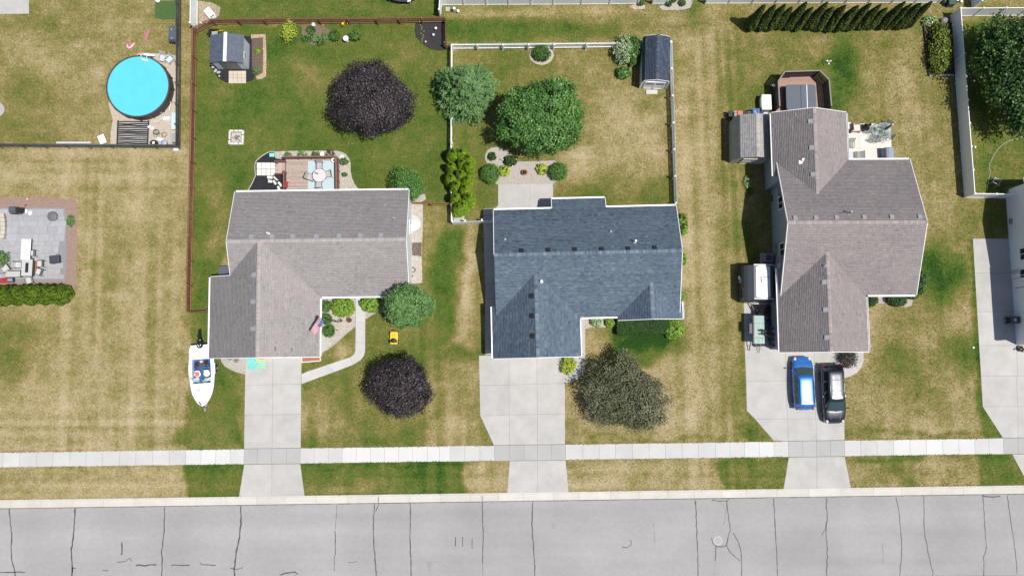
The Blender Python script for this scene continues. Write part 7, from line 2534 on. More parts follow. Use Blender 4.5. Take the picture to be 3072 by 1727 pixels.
# utility boxes behind the white fence
one('utility_vault', 'flat square stone utility cover below the long white fence', 'utility cover', G('R3', 955, 92), MB().box((0, 0, .06), (.42, .42, .12)), M['stone'], bevel=.02)
for x, y, h_, lb in ((1020, 112, .75, 'taller pale green utility pedestal below the white fence'), (1055, 122, .4, 'shorter pale green utility pedestal below the white fence')):
 u2 = thing('utility_pedestal', lb, 'utility box', G('R3', x, y))
 MB().box((0, 0, h_ / 2), (.24, .24, h_)).build('base', mat('pale_green_box', (.42, .50, .45), .6, .08, 5), u2, bevel=.03)
 MB().ball((0, 0, h_), .15, 10, (1, 1, .8)).build('dome', M['white'], u2, smooth=True)

# ---- second house garden
bed('gravel_bed', poly('U8', [(100, 640), (105, 560), (150, 460), (230, 420), (330, 400), (450, 440), (640, 560), (740, 690), (900, 690), (1480, 670), (1510, 700), (1560, 860), (1540, 1060), (1440, 1130), (360, 1150), (270, 1100), (330, 1020), (300, 760), (150, 730)]), M['gravelbase'], .012, 'pinkish', 110, .05, 15)
fp2 = thing('urn_planter', 'dark urn planter in the middle of the gravel bed', 'planter', G('U8', 880, 905, .3).xy.to_3d())
MB().lathe([(.14, 0), (.16, .05), (.12, .12), (.25, .38), (.27, .42), (.23, .42), (.20, .34), (0, .33)], 18).build('urn', M['terracotta'], fp2, smooth=True)
MB().ball((0, 0, .42), .19, 9, (1, 1, .6)).build('plant', M['core'], fp2)
bed('pebble_ring', ell('R4', 78, 520, 115, 95), mat('pebble_base', (.42, .37, .31), .95, .2, 10, .5, 30), .010, 'pinkish', 60, .05, 16)
bed('gravel_bed', poly('S7', [(1070, 440), (1330, 440), (1325, 520), (1120, 520), (1075, 535)]), M['gravelbase'], .012, 'cream', 110, .05, 17)
one('stepping_slab', 'bare stone slab at the gate corner behind the arborvitae', 'slab', G('S3', 215, 745), MB().box((0, 0, .03), (1.0, 1.1, .06)), M['stone'], bevel=.01)
sd2 = thing('garden_shed', 'white barn-shaped shed with navy shingle roof by the white pickets', 'shed', G('R4', 1128, 640), -.035)
mini_gable(sd2, 2.45, 4.0, 1.75, .95, SH['navy'], mat('pale_blue_white_shed', (.62, .67, .72), .55, .04, 4), True, .08, .14, knee=.90, kz=.60)
for s in (-1, 1):
 d_ = MB().box((s * .47, -2.02, .98), (.92, .05, 1.8)).build('door', M['siding_white'], sd2)
 fr_ = MB()
 for zz in (.12, .98, 1.84):
  fr_.box((s * .47, -2.055, zz), (.90, .03, .09))
 for xx in (-.42, .42):
  fr_.box((s * .47 + xx, -2.056, .98), (.085, .032, 1.64))
 fr_.build('door_trim', M['whitetrim'], d_)
 MB().box((s * .47, -2.06, 1.42), (.66, .03, .6)).build('pane', M['grey'], d_)
one('door_step', 'pale concrete step before the barn-shaped shed doors', 'step', G('R4', 1118, 872), MB().box((0, 0, .05), (1.05, .42, .1)), M['walk'], bevel=.01)

# ---- small gravel bed at the top with its marble edge
bed('gravel_bed', poly('R4', [(1190, 70), (1250, 45), (1250, -60), (1490, -60), (1500, 30), (1480, 75), (1420, 92), (1300, 98), (1220, 95)]), M['gravelbase'], .012, 'pinkish', 100, .05, 18, M['stone'], .05)
bed('pale_sand_patch', poly('R4', [(900, 60), (985, 38), (1060, 55), (1050, 85), (960, 92)]), mat('pale_sand', (.44, .36, .29), .95, .2, 6, .4, 30), .006)
HARD.pop()
# ---- third house: hot tub deck, shed, patio
tubd = thing('hot_tub_deck', 'octagonal red-brown deck with tall dark privacy rails around the hot tub', 'deck', G('U2', 1130, 430))
t2 = lambda x, y, h=0: G('U2', x, y, h) - tubd.location
HR = 1.9
topo = [(838, 600), (818, 252), (908, 118), (1400, 102), (1530, 232), (1564, 600)]
tp_ = [t2(x, y, HR) for x, y in topo]
base_ = [Vector((p.x, p.y, 0)) for p in tp_]
fl0 = [xy(p) for p in base_] + [xy(t2(1470, 760, .3)), xy(t2(790, 760, .3))]
X0, X1 = min(p[0] for p in fl0), max(p[0] for p in fl0)
Y0, Y1 = min(p[1] for p in fl0), max(p[1] for p in fl0)
redboard = mat('red_deck_board', (.34, .215, .175), .8, .15, 6, .1, 40, rnd=.08)
nbd = int((Y1 - Y0) / .145)
for i in range(nbd):
 y = Y0 + (i + .5) * (Y1 - Y0) / nbd
 xsx = []
 for k in range(len(fl0)):
  (xa, ya), (xb, yb) = fl0[k], fl0[(k + 1) % len(fl0)]
  if (ya > y) != (yb > y):
   xsx.append(xa + (xb - xa) * (y - ya) / (yb - ya))
 if len(xsx) >= 2:
  a, b = min(xsx), max(xsx)
  MB().box(((a + b) / 2, y, .30), (b - a, (Y1 - Y0) / nbd - .012, .035)).build('deck_board', redboard, tubd)
for a, b in zip(base_, base_[1:]):
 d = b - a
 n_ = Vector((-d.y, d.x, 0)).normalized()
 MB().bar(a + Vector((0, 0, HR)), b + Vector((0, 0, HR)), .12, .045).build('top_rail', M['stone'] if False else mat('grey_rail_cap', (.21, .195, .17), .8, .15, 8) if 'grey_rail_cap' not in bpy.data.materials else bpy.data.materials['grey_rail_cap'], tubd)
 MB().bar(a + Vector((0, 0, 1.0)), b + Vector((0, 0, 1.0)), .05, .10).build('mid_rail', M['darkwood'], tubd)
 MB().bar(a + Vector((0, 0, .42)), b + Vector((0, 0, .42)), .05, .10).build('bottom_rail', M['darkwood'], tubd)
 L = d.length
 k = max(3, int(L / .128))
 for i in range(k):
  s = a.lerp(b, (i + .5) / k)
  MB().box((s.x, s.y, (HR + .38) / 2), (.11, .02, HR - .44), math.atan2(d.y, d.x)).build('slat', M['darkwood'], tubd)
 for s in (a, b):
  pass
for s in base_:
 MB().box((s.x, s.y, HR / 2), (.12, .12, HR + .04)).build('rail_post', M['darkwood'], tubd)
MB().prism([(p[0] * .985, p[1] * .985) for p in fl0], -.05, .22).build('skirt', M['darkwood'], tubd)
HARD.append([(p[0] + tubd.location.x, p[1] + tubd.location.y) for p in fl0])
tub = thing('hot_tub', 'hot tub under a dark grey-blue cover with a white strap', 'hot tub', G('U2', 1135, 480, 1.2).xy.to_3d())
t3 = lambda x, y, h=0: G('U2', x, y, h) - tub.location
c_ = [t3(920, 296, 1.2), t3(1335, 290, 1.2), t3(1345, 640, 1.2), t3(940, 655, 1.2)]
w_, h_ = (c_[1] - c_[0]).length, (c_[0] - c_[3]).length
MB().box((0, 0, .68), (w_ * .97, h_ * .97, .85)).build('cabinet', M['darkwood'], tub, bevel=.12)
for sg in (-1, 1):
 rr = .26
 pl = [(0, -h_ / 2), (sg * (w_ / 2 - rr), -h_ / 2)] + [(sg * (w_ / 2 - rr + rr * math.cos(q)), -h_ / 2 + rr + rr * math.sin(q)) for q in (-1.2, -.8, -.4)] + [(sg * w_ / 2, -h_ / 2 + rr), (sg * w_ / 2, h_ / 2 - rr)] + [(sg * (w_ / 2 - rr + rr * math.cos(q)), h_ / 2 - rr + rr * math.sin(q)) for q in (.4, .8, 1.2)] + [(sg * (w_ / 2 - rr), h_ / 2), (0, h_ / 2)]
 MB().prism([(x + sg * .004, y) for x, y in pl], 1.11, 1.21).build('cover_half', M['tubcover'], tub, bevel=.03)
MB().box((w_ * .205, 0, 1.22), (.055, h_ * .99, .012)).build('strap', M['white'], tub)
one('white_notice', 'small white sign on the top left rail of the hot tub deck', 'sign', G('U2', 745, 318, 1.0).xy.to_3d() + Vector((0, 0, 1.15)), MB().box((0, 0, 0), (.22, .26, .04), .7), M['white'])
dbx = thing('deck_box', 'rounded pale deck box with white lid left of the hot tub deck', 'storage box', G('U2', 665, 545, .8).xy.to_3d())
MB().loft([[(-.55 * k, .72, z), (.36, .72, z), (.36, -.72, z), (-.55 * k, -.72, z), (-.66 * k, -.35, z), (-.66 * k, .35, z)] for k, z in ((.86, 0), (1, .75))]).build('box', mat('sage_panel', (.26, .29, .28), .6, .06, 5), dbx, bevel=.03)
MB().loft([[(-.52 * k, .72 * k, z), (.37 * k, .72 * k, z), (.37 * k, -.72 * k, z), (-.52 * k, -.72 * k, z), (-.60 * k, -.35 * k, z), (-.60 * k, .35 * k, z)] for k, z in ((1.0, .76), (1.0, .82), (.92, .90), (.6, .94))]).build('lid', M['white'], dbx)
MB().box((0, -.80, .03), (.5, .16, .06)).build('foot', M['lgrey'], dbx)
sd3 = thing('garden_shed', 'grey-shingled barn shed tight against the left wall of the tallest house', 'shed', G('S4', 432, 338), -.012)
mini_gable(sd3, 3.75, 3.75, 1.85, .95, SH['grey'], mat('grey_green_shed', (.27, .285, .27), .6, .06, 5), True, .1, .16, trim=False, knee=.80, kz=.62)
for s in (-1, 1):
 d_ = MB().box((s * .52, -1.895, .95), (1.0, .05, 1.75)).build('door', mat('olive_shed_door', (.36, .35, .29), .6, .06, 5) if s < 0 else bpy.data.materials['olive_shed_door'], sd3)
 fr_ = MB()
 for zz in (.12, .95, 1.78):
  fr_.box((s * .52, -1.93, zz), (.98, .03, .07))
 for xx in (-.46, .46):
  fr_.box((s * .52 + xx, -1.931, .95), (.07, .032, 1.6))
 fr_.build('door_trim', M['cream'], d_)
HARD.append([(sd3.location.x + a, sd3.location.y + b) for a, b in ((-1.6, -1.7), (1.6, -1.7), (1.6, 1.7), (-1.6, 1.7))])
HARD.append([(sd2.location.x + a, sd2.location.y + b) for a, b in ((-1.1, -1.9), (1.1, -1.9), (1.1, 1.9), (-1.1, 1.9))])
# bins on a rack behind the shed
rk = thing('bin_rack', 'black metal rack of bins behind the grey barn shed', 'rack', G('U2', 350, 715))
r2 = lambda x, y, h=0: G('U2', x, y, h) - rk.location
for y in (700, 775):
 MB().bar(r2(110, y, .9), r2(600, y - 8, .9), .04, .04).bar(r2(110, y, .35), r2(600, y - 8, .35), .04, .04).build('rail', M['black'], rk)
for x in (112, 350, 598):
 for y in (700, 775):
  p = r2(x, y, .5)
  MB().box((p.x, p.y, .5), (.05, .05, 1.0)).build('upright', M['black'], rk)
for i, (x, y, w, d, h, m_, lb) in enumerate(((150, 705, .34, .5, .8, 'black', 'black tub at the left end of the rack behind the barn shed'), (228, 705, .36, .5, .85, 'grey', 'grey tub beside the orange tub behind the barn shed'), (284, 705, .46, .55, .95, 'orange', 'orange tub in the rack behind the barn shed'), (352, 705, .42, .5, .8, 'black', 'black tub between the orange and blue tubs'), (412, 710, .34, .5, .8, 'darkgrey', 'dark grey tub beside the blue crate behind the shed'), (510, 690, .62, .75, 1.0, 'blue', 'large blue crate at the right of the bin rack'))):
 p = G('U2', x, y, h).xy.to_3d()
 b_ = thing('storage_tub', lb, 'tub', p, 0, 'tubs behind the barn shed')
 MB().loft([[(sx * w / 2 * k, sy * d / 2 * k, z) for sx, sy in ((-1, -1), (1, -1), (1, 1), (-1, 1))] for k, z in ((.85, .02), (1, h - .06))]).build('body', M[m_], b_, bevel=.02)
 MB().box((0, 0, h - .03), (w * 1.06, d * 1.05, .05)).build('lid', M[m_], b_, bevel=.015)
 if m_ == 'blue':
  for k in range(3):
   MB().box((-.12 + k * .1, .1 - k * .16, h), (.08, .14, .012), .3).build('label', M['lgrey'], b_)
bb3 = thing('blue_barrel', 'bright blue barrel beside the blue crate near the shed', 'barrel', G('U2', 588, 735, .6).xy.to_3d())
MB().lathe([(.24, 0), (.27, .3), (.24, .62), (.20, .64), (0, .64)], 18).build('drum', mat('bright_blue', (.04, .19, .46), .5, .08, 6), bb3, smooth=True)
MB().lathe([(.255, .28), (.285, .30), (.255, .32)], 18).build('hoop', M['blue'], bb3)
one('downspout', 'white downspout bracing the back left house corner', 'downspout', G('U2', 690, 772, 2.2).xy.to_3d(), MB().bar((-.25, -.05, 2.2), (.22, .14, 3.4), .07, .07).bar((-.25, -.05, 0), (-.25, -.05, 2.2), .07, .07), M['whitetrim'])
# air conditioner by the wall
ac = thing('air_conditioner', 'grey air conditioner unit with round fan beside the tallest house', 'air conditioner', G('S8', 565, 32, .8).xy.to_3d())
MB().box((0, 0, .42), (.78, .78, .80)).build('cabinet', M['grey'], ac, bevel=.03)
MB().lathe([(0, .825), (.30, .825), (.30, .84), (0, .84)], 24).build('fan', M['navy'], ac)
for rr in (.10, .2, .3):
 MB().lathe([(rr, .85), (rr + .012, .85), (rr + .012, .862), (rr, .862), (rr, .85)], 24).build('guard_ring', M['lgrey'], ac)
MB().prism([(-.55, -.5), (.5, -.5), (.5, .5), (-.55, .5)], 0, .04).build('pad', M['stone'], ac)
HARD.append([(ac.location.x + a, ac.location.y + b) for a, b in ((-.55, -.5), (.5, -.5), (.5, .5), (-.55, .5))])
# bins in the shade beside the garage
tb3 = thing('trash_bin', 'dark wheeled trash bin with pale label in the shade of the garage', 'trash bin', G('U1', 880, 1270, 1.0).xy.to_3d(), .1)
MB().loft([[(x * k, y * k, z) for x, y in ((-.30, -.36), (.30, -.36), (.30, .36), (-.30, .36))] for k, z in ((.78, .08), (1, .95))]).build('body', M['black'], tb3, bevel=.03)
MB().loft([[(x * k, y * k, z) for x, y in ((-.32, -.40), (.32, -.40), (.32, .38), (-.32, .38))] for k, z in ((1, .97), (.96, 1.03), (.6, 1.06))]).build('lid', M['darkgrey'], tb3)
MB().box((0, .05, 1.066), (.30, .22, .006)).build('label', M['lgrey'], tb3)
for s in (-1, 1):
 MB().loft([[(s * .27 + dx, .34 + .12 * math.cos(a), .12 + .12 * math.sin(a)) for a in [2 * PI * k / 14 for k in range(14)]] for dx in (-.03, .03)]).build('wheel', M['tyre'], tb3)
tb4 = dup(tb3, tb3.location + Vector((-.05, .95, 0)), -.1, 'dark wheeled trash bin behind the labelled one in the shade', None, (1, 1, .96))
bl3 = thing('recycling_box', 'blue open recycling box in the shade beside the garage', 'box', G('U1', 790, 945, .35).xy.to_3d(), .05)
MB().loft([[(x * k, y * k, z) for x, y in ((-.22, -.30), (.22, -.30), (.22, .30), (-.22, .30))] for k, z in ((.82, .02), (1, .36))], True, False).loft([[(x * k, y * k, z) for x, y in ((-.2, -.28), (.2, -.28), (.2, .28), (-.2, .28))] for k, z in ((1, .36), (.8, .05))], False, True).build('box', M['blue'], bl3)
br3 = thing('brush_pile', 'heap of dry brush in the shade between the camper and garage', 'brush pile', G('U1', 810, 780))
rng = np.random.default_rng(71)
mb = MB()
for i in range(150):
 a, b, c = rng.normal(0, .38), rng.normal(0, .42), rng.uniform(0, 6.28)
 z = max(.03, .5 - .6 * math.hypot(a, b)) * rng.uniform(.2, 1)
 mb.bar((a - .3 * math.cos(c), b - .3 * math.sin(c), z), (a + .3 * math.cos(c), b + .3 * math.sin(c), z + rng.uniform(-.1, .12)), .025, .02)
mb.build('twigs', M['bark'], br3)['kind'] = 'stuff'
# patio of the third house
wc_ = thing('lounge_chair', 'wooden lounge chair with pale cushion on the cream patio', 'chair', G('U3', 830, 330, .4).xy.to_3d(), -PI / 2 + .05)
redw = mat('red_cedar', (.28, .11, .075), .7, .15, 8)
MB().box((0, .05, .38), (.62, .80, .10)).build('cushion', M['cushion'], wc_, bevel=.03)
MB().box((0, -.42, .70), (.62, .10, .62), 0, 0, -.25).build('back_cushion', M['cushion'], wc_, bevel=.03)
for s in (-1, 1):
 MB().box((s * .36, 0, .55), (.09, .95, .04)).build('armrest', redw, wc_)
 for y in (-.38, .40):
  MB().box((s * .36, y, .27), (.07, .07, .54)).build('leg', redw, wc_)
MB().box((0, .05, .30), (.66, .84, .05)).build('seat_frame', redw, wc_)
for k in range(5):
 MB().box((-.28 + k * .14, -.48, .68), (.08, .03, .72), 0, 0, -.25).build('back_slat', redw, wc_)
ch = thing('chiminea', 'black pot-bellied chiminea on the cream patio', 'chiminea', G('U3', 1085, 345))
MB().lathe([(.18, .12), (.30, .30), (.33, .50), (.24, .74), (.13, .86), (.12, 1.15), (.155, 1.22), (.155, 1.28), (.10, 1.28), (.10, 1.1)], 20).build('body', M['black'], ch, smooth=True)
for k in range(3):
 a = 2 * PI * k / 3
 MB().tube([(.16 * math.cos(a), .16 * math.sin(a), .25), (.27 * math.cos(a), .27 * math.sin(a), 0)], .025, 6).build('leg', M['black'], ch)
MB().ball((.02, -.30, .5), .14, 10, (1, .5, 1)).build('mouth', M['darkgrey'], ch)
gt = thing('glass_table', 'round glass patio table with a closed grey umbrella on the cream patio', 'table', G('U3', 1560, 450))
glassy = glass_mat('table_glass', (.26, .31, .30), .05, .16)
MB().lathe([(0, .70), (.66, .70), (.67, .712), (.66, .72), (0, .72)], 36).build('tabletop', glassy, gt)
MB().lathe([(.64, .69), (.69, .69), (.69, .73), (.64, .73), (.64, .69)], 36).build('rim', M['grey'], gt)
for k in range(4):
 a = PI / 4 + k * PI / 2
 MB().tube([(.55 * math.cos(a), .55 * math.sin(a), .69), (.45 * math.cos(a), .45 * math.sin(a), .3), (.55 * math.cos(a), .55 * math.sin(a), 0)], .022, 6).build('leg', M['grey'], gt)
um = thing('closed_umbrella', 'folded grey umbrella with white tip standing in the glass table', 'umbrella', G('U3', 1560, 450))
MB().tube([(0, 0, 0), (0, 0, 2.45)], .024, 8).build('pole', M['white'], um)
MB().lathe([(.20, 0), (.22, .06), (.05, .10)], 16).build('base', M['darkgrey'], um)
MB().lathe([(.05, 1.05), (.13, 1.10), (.11, 1.5), (.08, 2.0), (.035, 2.38)], 10).build('canopy', mat('slate_canvas', (.13, .145, .15), .9, .15, 10), um)
MB().ball((0, 0, 2.47), .07, 10).build('finial', M['white'], um, smooth=True)
meshm = glass_mat('grey_mesh_sling', (.20, .22, .21), .8, .38)
gg = 'mesh chairs round the glass table'
for x, y, a, lb in ((1290, 400, -PI / 2, 'see-through mesh chair left of the glass table'), (1370, 640, -.5, 'see-through mesh chair at the lower left of the glass table'), (1560, 640, 0, 'see-through mesh chair directly below the glass table'), (1790, 560, .9, 'see-through mesh chair at the lower right of the glass table'), (1720, 270, 2.6, 'see-through mesh chair behind the glass table')):
 sling_chair(lb, G('U3', x, y, .3), a, gg, meshm, M['grey'])
sling_chair('dark-framed mesh chair by the gutter halfway down the cream patio', G('U3', 690, 800, .4), PI, 'dark mesh chairs on the cream patio', meshm, M['black'])
sling_chair('dark-framed mesh lounge chair against the house at the patio bottom', G('U3', 905, 1140, .4), PI / 2, 'dark mesh chairs on the cream patio', meshm, M['black'], w=.7)
one('patio_bench', 'pale grey bench end showing under the gutter at the patio bottom', 'bench', G('U3', 680, 1160, .4).xy.to_3d(), MB().box((0, 0, .40), (.5, 1.0, .06)).box((0, .4, .2), (.4, .06, .4)).box((0, -.4, .2), (.4, .06, .4)), M['lgrey'], bevel=.01)
one('white_planter_box', 'white box in the upper left corner of the cream patio', 'box', G('U3', 630, 265, .4).xy.to_3d(), MB().box((0, 0, .25), (.34, .62, .5)), M['white'], bevel=.02)
gr = thing('covered_grill', 'grill under a blue-grey cover on the cream patio edge', 'grill', G('U3', 1800, 1090, .8).xy.to_3d(), .02)
gcm = mat('blue_grey_cover', (.24, .27, .335), .75, .08, 4)
MB().loft([[(x * k, y * k2, z) for x, y in ((-.42, -.62), (.42, -.62), (.42, .62), (-.42, .62))] for k, k2, z in ((1.06, 1.03, .03), (1, 1, .85), (.86, .97, 1.05), (.55, .90, 1.13))]).build('cover', gcm, gr, bevel=.06, seg=3)
MB().bar((-.15, -.6, 1.135), (-.15, .6, 1.135), .014, .012).bar((-.40, -.1, 1.06), (.40, -.1, 1.06), .012, .012).build('seam', M['navy'], gr)
bed('gravel_bed', poly('S8', [(1300, 315), (1640, 312), (1645, 350), (1635, 390), (1600, 402), (1540, 392), (1440, 375), (1360, 378), (1305, 380)]), M['gravelbase'], .012, 'pinkish', 100, .05, 19)
ysg = thing('yard_ornament', 'white pinwheel ornament on the lawn above the hot tub deck', 'ornament', G('R5', 1255, 610))
MB().tube([(0, 0, 0), (0, 0, .7)], .015, 6).build('stake', M['galv'], ysg)
for k in range(3):
 a = 2 * PI * k / 3 + .4
 MB().loft([[(.02 * math.cos(a + 1.5), .02 * math.sin(a + 1.5), .70), (.24 * math.cos(a - .2), .24 * math.sin(a - .2), .73), (.26 * math.cos(a + .25), .26 * math.sin(a + .25), .70)]], True, False).build('vane', M['white'], ysg)

# ---- raised bed, boulder, right yards
rbp = poly('R6', [(705, 310), (1040, 300), (1075, 940), (770, 945)])
bed('raised_bed_soil', rbp, M['soil'], .10, 'bark', 40, .05, 20)
for i, (p, q) in enumerate(zip(rbp, rbp[1:] + rbp[:1])):
 p, q = Vector((*p, .10)), Vector((*q, .10))
 k = max(1, int((q - p).length / .62))
 for j in range(k):
  a, b = p.lerp(q, j / k + .015 / k), p.lerp(q, (j + 1) / k - .015 / k)
  one('bed_timber', ORD[j] + (' dark timber along the upper end of the raised bed', ' dark timber along the fence side of the raised bed', ' pale timber along the lower end of the raised bed', ' dark timber along the lawn side of the raised bed')[i], 'timber', (0, 0, 0), MB().bar(a, b, .14, .22), M['darkwood'] if i != 2 else M['stone'], group='timbers round the raised bed')
one('boulder', 'purple-grey boulder at the top corner of the raised bed', 'boulder', G('R6', 952, 268), MB().ball((0, 0, .22), .32, 9, (1.15, .95, .8)), mat('purple_stone', (.22, .21, .25), .85, .3, 6, .5, 12))
tfx = thing('transformer_box', 'dark green utility transformer in the top right corner', 'utility box', G('R6', 1050, 20, .5).xy.to_3d())
grn = mat('transformer_green', (.035, .065, .05), .5, .1, 5)
MB().box((0, 0, .38), (.60, .75, .72)).build('cabinet', grn, tfx, bevel=.03)
MB().box((-.02, 0, .77), (.66, .8, .06)).build('lid', grn, tfx, bevel=.02)
for x, y, lb, h_, m_ in ((965, 25, 'squat dark green utility pedestal left of the transformer', .45, 'navy'), (1115, 8, 'white-topped utility pedestal right of the transformer', .5, 'white')):
 u2 = thing('utility_pedestal', lb, 'utility box', G('R6', x, y, .3).xy.to_3d())
 MB().box((0, 0, h_ / 2), (.3, .3, h_)).build('base', grn, u2, bevel=.03)
 MB().ball((0, 0, h_), .16, 10, (1, 1, .6)).build('dome', M[m_], u2, smooth=True)
one('white_ball', 'white ball in the grass by the end of the arborvitae row', 'ball', G('R6', 1172, 20, .1).xy.to_3d(), MB().ball((0, 0, .13), .13, 12), M['white'], smooth=True)
hs = thing('garden_hose', 'long pale hose winding across the right back lawn', 'hose', G('S5', 960, 400))
pts = [(1260, 148), (1215, 165), (1185, 180), (1150, 183), (1120, 195), (1085, 213), (1060, 235), (1035, 255), (1012, 290), (990, 330), (970, 370), (968, 410), (974, 450), (962, 490), (960, 530), (950, 565), (955, 580)]
MB().tube([(G('S5', a, b) - hs.location) + Vector((0, 0, .03)) for a, b in pts], .026, 6).build('tube', mat('pale_hose', (.42, .46, .40), .5, .08, 8), hs, smooth=True)
one('white_ball', 'white ball lying on the lawn beside the tall white fence', 'ball', G('S5', 857, 240, .1).xy.to_3d(), MB().ball((0, 0, .1), .10, 12), M['white'], smooth=True)
ch5 = sling_chair('small grey folding chair near the hose on the right lawn', G('S5', 1015, 515, .3), -.5, 'folding chair', meshm, M['lgrey'], name='folding_chair')
del ch5['group']
one('white_stake', 'white cap of a sprinkler marker by the right driveway grass', 'marker', G('T5', 611, 563), MB().lathe([(.09, 0), (.09, .08), (.05, .11)], 10), M['white'])
tb5 = thing('trash_bin', 'dark trash bin standing against the white house wall', 'trash bin', G('T5', 965, 332, 1.0).xy.to_3d(), PI / 2)
for (ch_, gs_) in [(c, list(c.children)) for c in tb3.children]:
 c2 = ch_.copy()
 COL.objects.link(c2)
 c2.parent = tb5
pf = thing('flower_planter', 'dark planter with pink flowers at the frame edge below the white house', 'planter', G('T5', 1015, 572, .3).xy.to_3d())
MB().lathe([(.2, 0), (.28, .3), (.24, .3), (0, .26)], 14).build('pot', M['black'], pf)
rng = np.random.default_rng(81)
for i in range(14):
 MB().ball((rng.normal(0, .16), rng.normal(0, .14), .38 + rng.uniform(-.05, .08)), rng.uniform(.05, .1), 7).build('bloom', M['palepink'] if i % 4 == 0 else M['core'], pf)

# ---- pool yard
bed('sand_pad', poly('U5', [(120, 800), (180, 1030), (150, 1200), (145, 1365), (1080, 1365), (1075, 130), (780, 95), (560, 90), (330, 200)]), M['sand'], .010, 'sand', 22, .05, 21)
PO = thing('swimming_pool', 'round above-ground pool of bright blue water with dark sides', 'pool', G('U5', 533, 557, 1.1).xy.to_3d())
PR = (G('U5', 973, 560, 1.1) - G('U5', 95, 560, 1.1)).length / 2
PHh = 1.15
darkp = mat('pool_wall_brown', (.06, .048, .052), .6, .15, 4)
MB().lathe([(PR, 0), (PR, PHh - .02), (PR - .02, PHh - .02), (PR - .02, 0)], 56).build('wall', darkp, PO, smooth=False)
liner = mat('pool_liner', (.09, .50, .62), .5, .05, 1.2)
MB().lathe([(PR - .022, PHh - .03), (PR - .03, .12), (PR - .3, .03), (0, .02)], 56).build('liner', liner, PO)
rim = MB()
rim.loft([[((PR + dr) * math.cos(a), (PR + dr) * math.sin(a), PHh + dz_) for dr, dz_ in ((-.09, 0), (.05, 0), (.05, -.05), (-.09, -.03))] for a in [2 * PI * k / 56 for k in range(57)]], False, False)
rim.build('top_rail', darkp, PO)
for k in range(16):
 a = 2 * PI * k / 16
 MB().box(((PR + .05) * math.cos(a), (PR + .05) * math.sin(a), PHh / 2), (.06, .14, PHh), a).build('upright', mat('pool_upright', (.07, .055, .06), .55, .1, 5) if k == 0 else bpy.data.materials['pool_upright'], PO)
wm, wt, wp = _nodes('pool_water')
wp.inputs['Base Color'].default_value = (.085, .49, .63, 1)
wp.inputs['Specular IOR Level'].default_value = .12
wp.inputs['Roughness'].default_value = .05
wtr = wt.nodes.new('ShaderNodeBsdfTransparent')
wtr.inputs[0].default_value = (.55, .92, 1, 1)
wmx = wt.nodes.new('ShaderNodeMixShader')
wmx.inputs[0].default_value = .75
wt.links.new(wtr.outputs[0], wmx.inputs[1])
wt.links.new(wp.outputs[0], wmx.inputs[2])
wt.links.new(wmx.outputs[0], wt.nodes['Material Output'].inputs['Surface'])
wn_ = wt.nodes.new('ShaderNodeTexNoise')
wn_.inputs['Scale'].default_value = 2.2
wb2 = wt.nodes.new('ShaderNodeBump')
wb2.inputs['Strength'].default_value = .04
wg_ = wt.nodes.new('ShaderNodeNewGeometry')
wt.links.new(wg_.outputs['Position'], wn_.inputs['Vector'])
wt.links.new(wn_.outputs['Fac'], wb2.inputs['Height'])
wt.links.new(wb2.outputs[0], wp.inputs['Normal'])
wr3 = wt.nodes.new('ShaderNodeValToRGB')
wr3.color_ramp.elements[0].position, wr3.color_ramp.elements[0].color = .3, (.070, .46, .60, 1)
wr3.color_ramp.elements[1].position, wr3.color_ramp.elements[1].color = .7, (.10, .53, .66, 1)
wt.links.new(wn_.outputs['Fac'], wr3.inputs['Fac'])
wt.links.new(wr3.outputs[0], wp.inputs['Base Color'])
MB().lathe([(PR - .024, PHh - .12), (.01, PHh - .12)], 56).build('water', wm, PO)
ldr = thing('pool_ladder', 'white pool ladder over the upper rim of the round pool', 'ladder', G('U5', 640, 150, 1.2).xy.to_3d(), -.28)
for s in (-1, 1):
 MB().tube([(s * .28, .62, 0), (s * .28, .12, 1.5), (s * .28, 0, 1.58), (s * .28, -.12, 1.5), (s * .28, -.62, .2)], .028, 6).build('side_rail', M['white'], ldr)
for i in range(4):
 z = .3 + i * .28
 t = z / 1.5
 MB().box((0, .62 - .5 * t + .02, z), (.55, .14, .03)).build('step', M['white'], ldr)
 MB().box((0, -.60 + .45 * t, z), (.55, .12, .03)).build('step', M['white'], ldr)
# pool pump, hoses, filter
fl_p = thing('pool_pump', 'white pool pump and filter beside the round pool', 'pump', G('U5', 905, 1010, .3).xy.to_3d())
MB().lathe([(.2, 0), (.22, .35), (.15, .45), (.06, .5)], 14).box((.25, .12, .12), (.32, .22, .22)).build('filter', M['white'], fl_p)
MB().ball((.15, .4, .2), .12, 9).build('motor', M['lgrey'], fl_p)
hose_white = mat('white_hose', (.70, .70, .72), .5, .05, 8)
for i, (pts, lb) in enumerate((([(710, 960), (745, 1010), (775, 1055), (815, 1060), (835, 1030), (860, 1010), (890, 985)], 'white return hose between pool wall and pump'), ([(940, 760), (985, 770), (995, 800), (975, 860), (975, 905)], 'white intake hose at the right of the pool'), ([(845, 890), (860, 920), (850, 930)], 'short white hose stub on the pool wall'))):
 c = G('U5', *pts[len(pts) // 2])
 h_ = thing('pool_hose', lb, 'hose', c)
 MB().tube([G('U5', a, b, .25) - c + Vector((0, 0, 0)) for a, b in pts], .035, 6).build('tube', hose_white, h_, smooth=True)
rng = np.random.default_rng(91)
chz = thing('coiled_cable', 'tangle of thin black hose loops on the sand beside the bamboo rack', 'hose', G('U5', 830, 1230))
mb = MB()
for i in range(9):
 cx_, cy_, r_ = rng.uniform(-.6, .6), rng.uniform(-.25, .25), rng.uniform(.18, .32)
 mb.tube([(cx_ + r_ * math.cos(a), cy_ + r_ * .8 * math.sin(a), .03 + .01 * i) for a in [2 * PI * k / 14 for k in range(15)]], .014, 4)
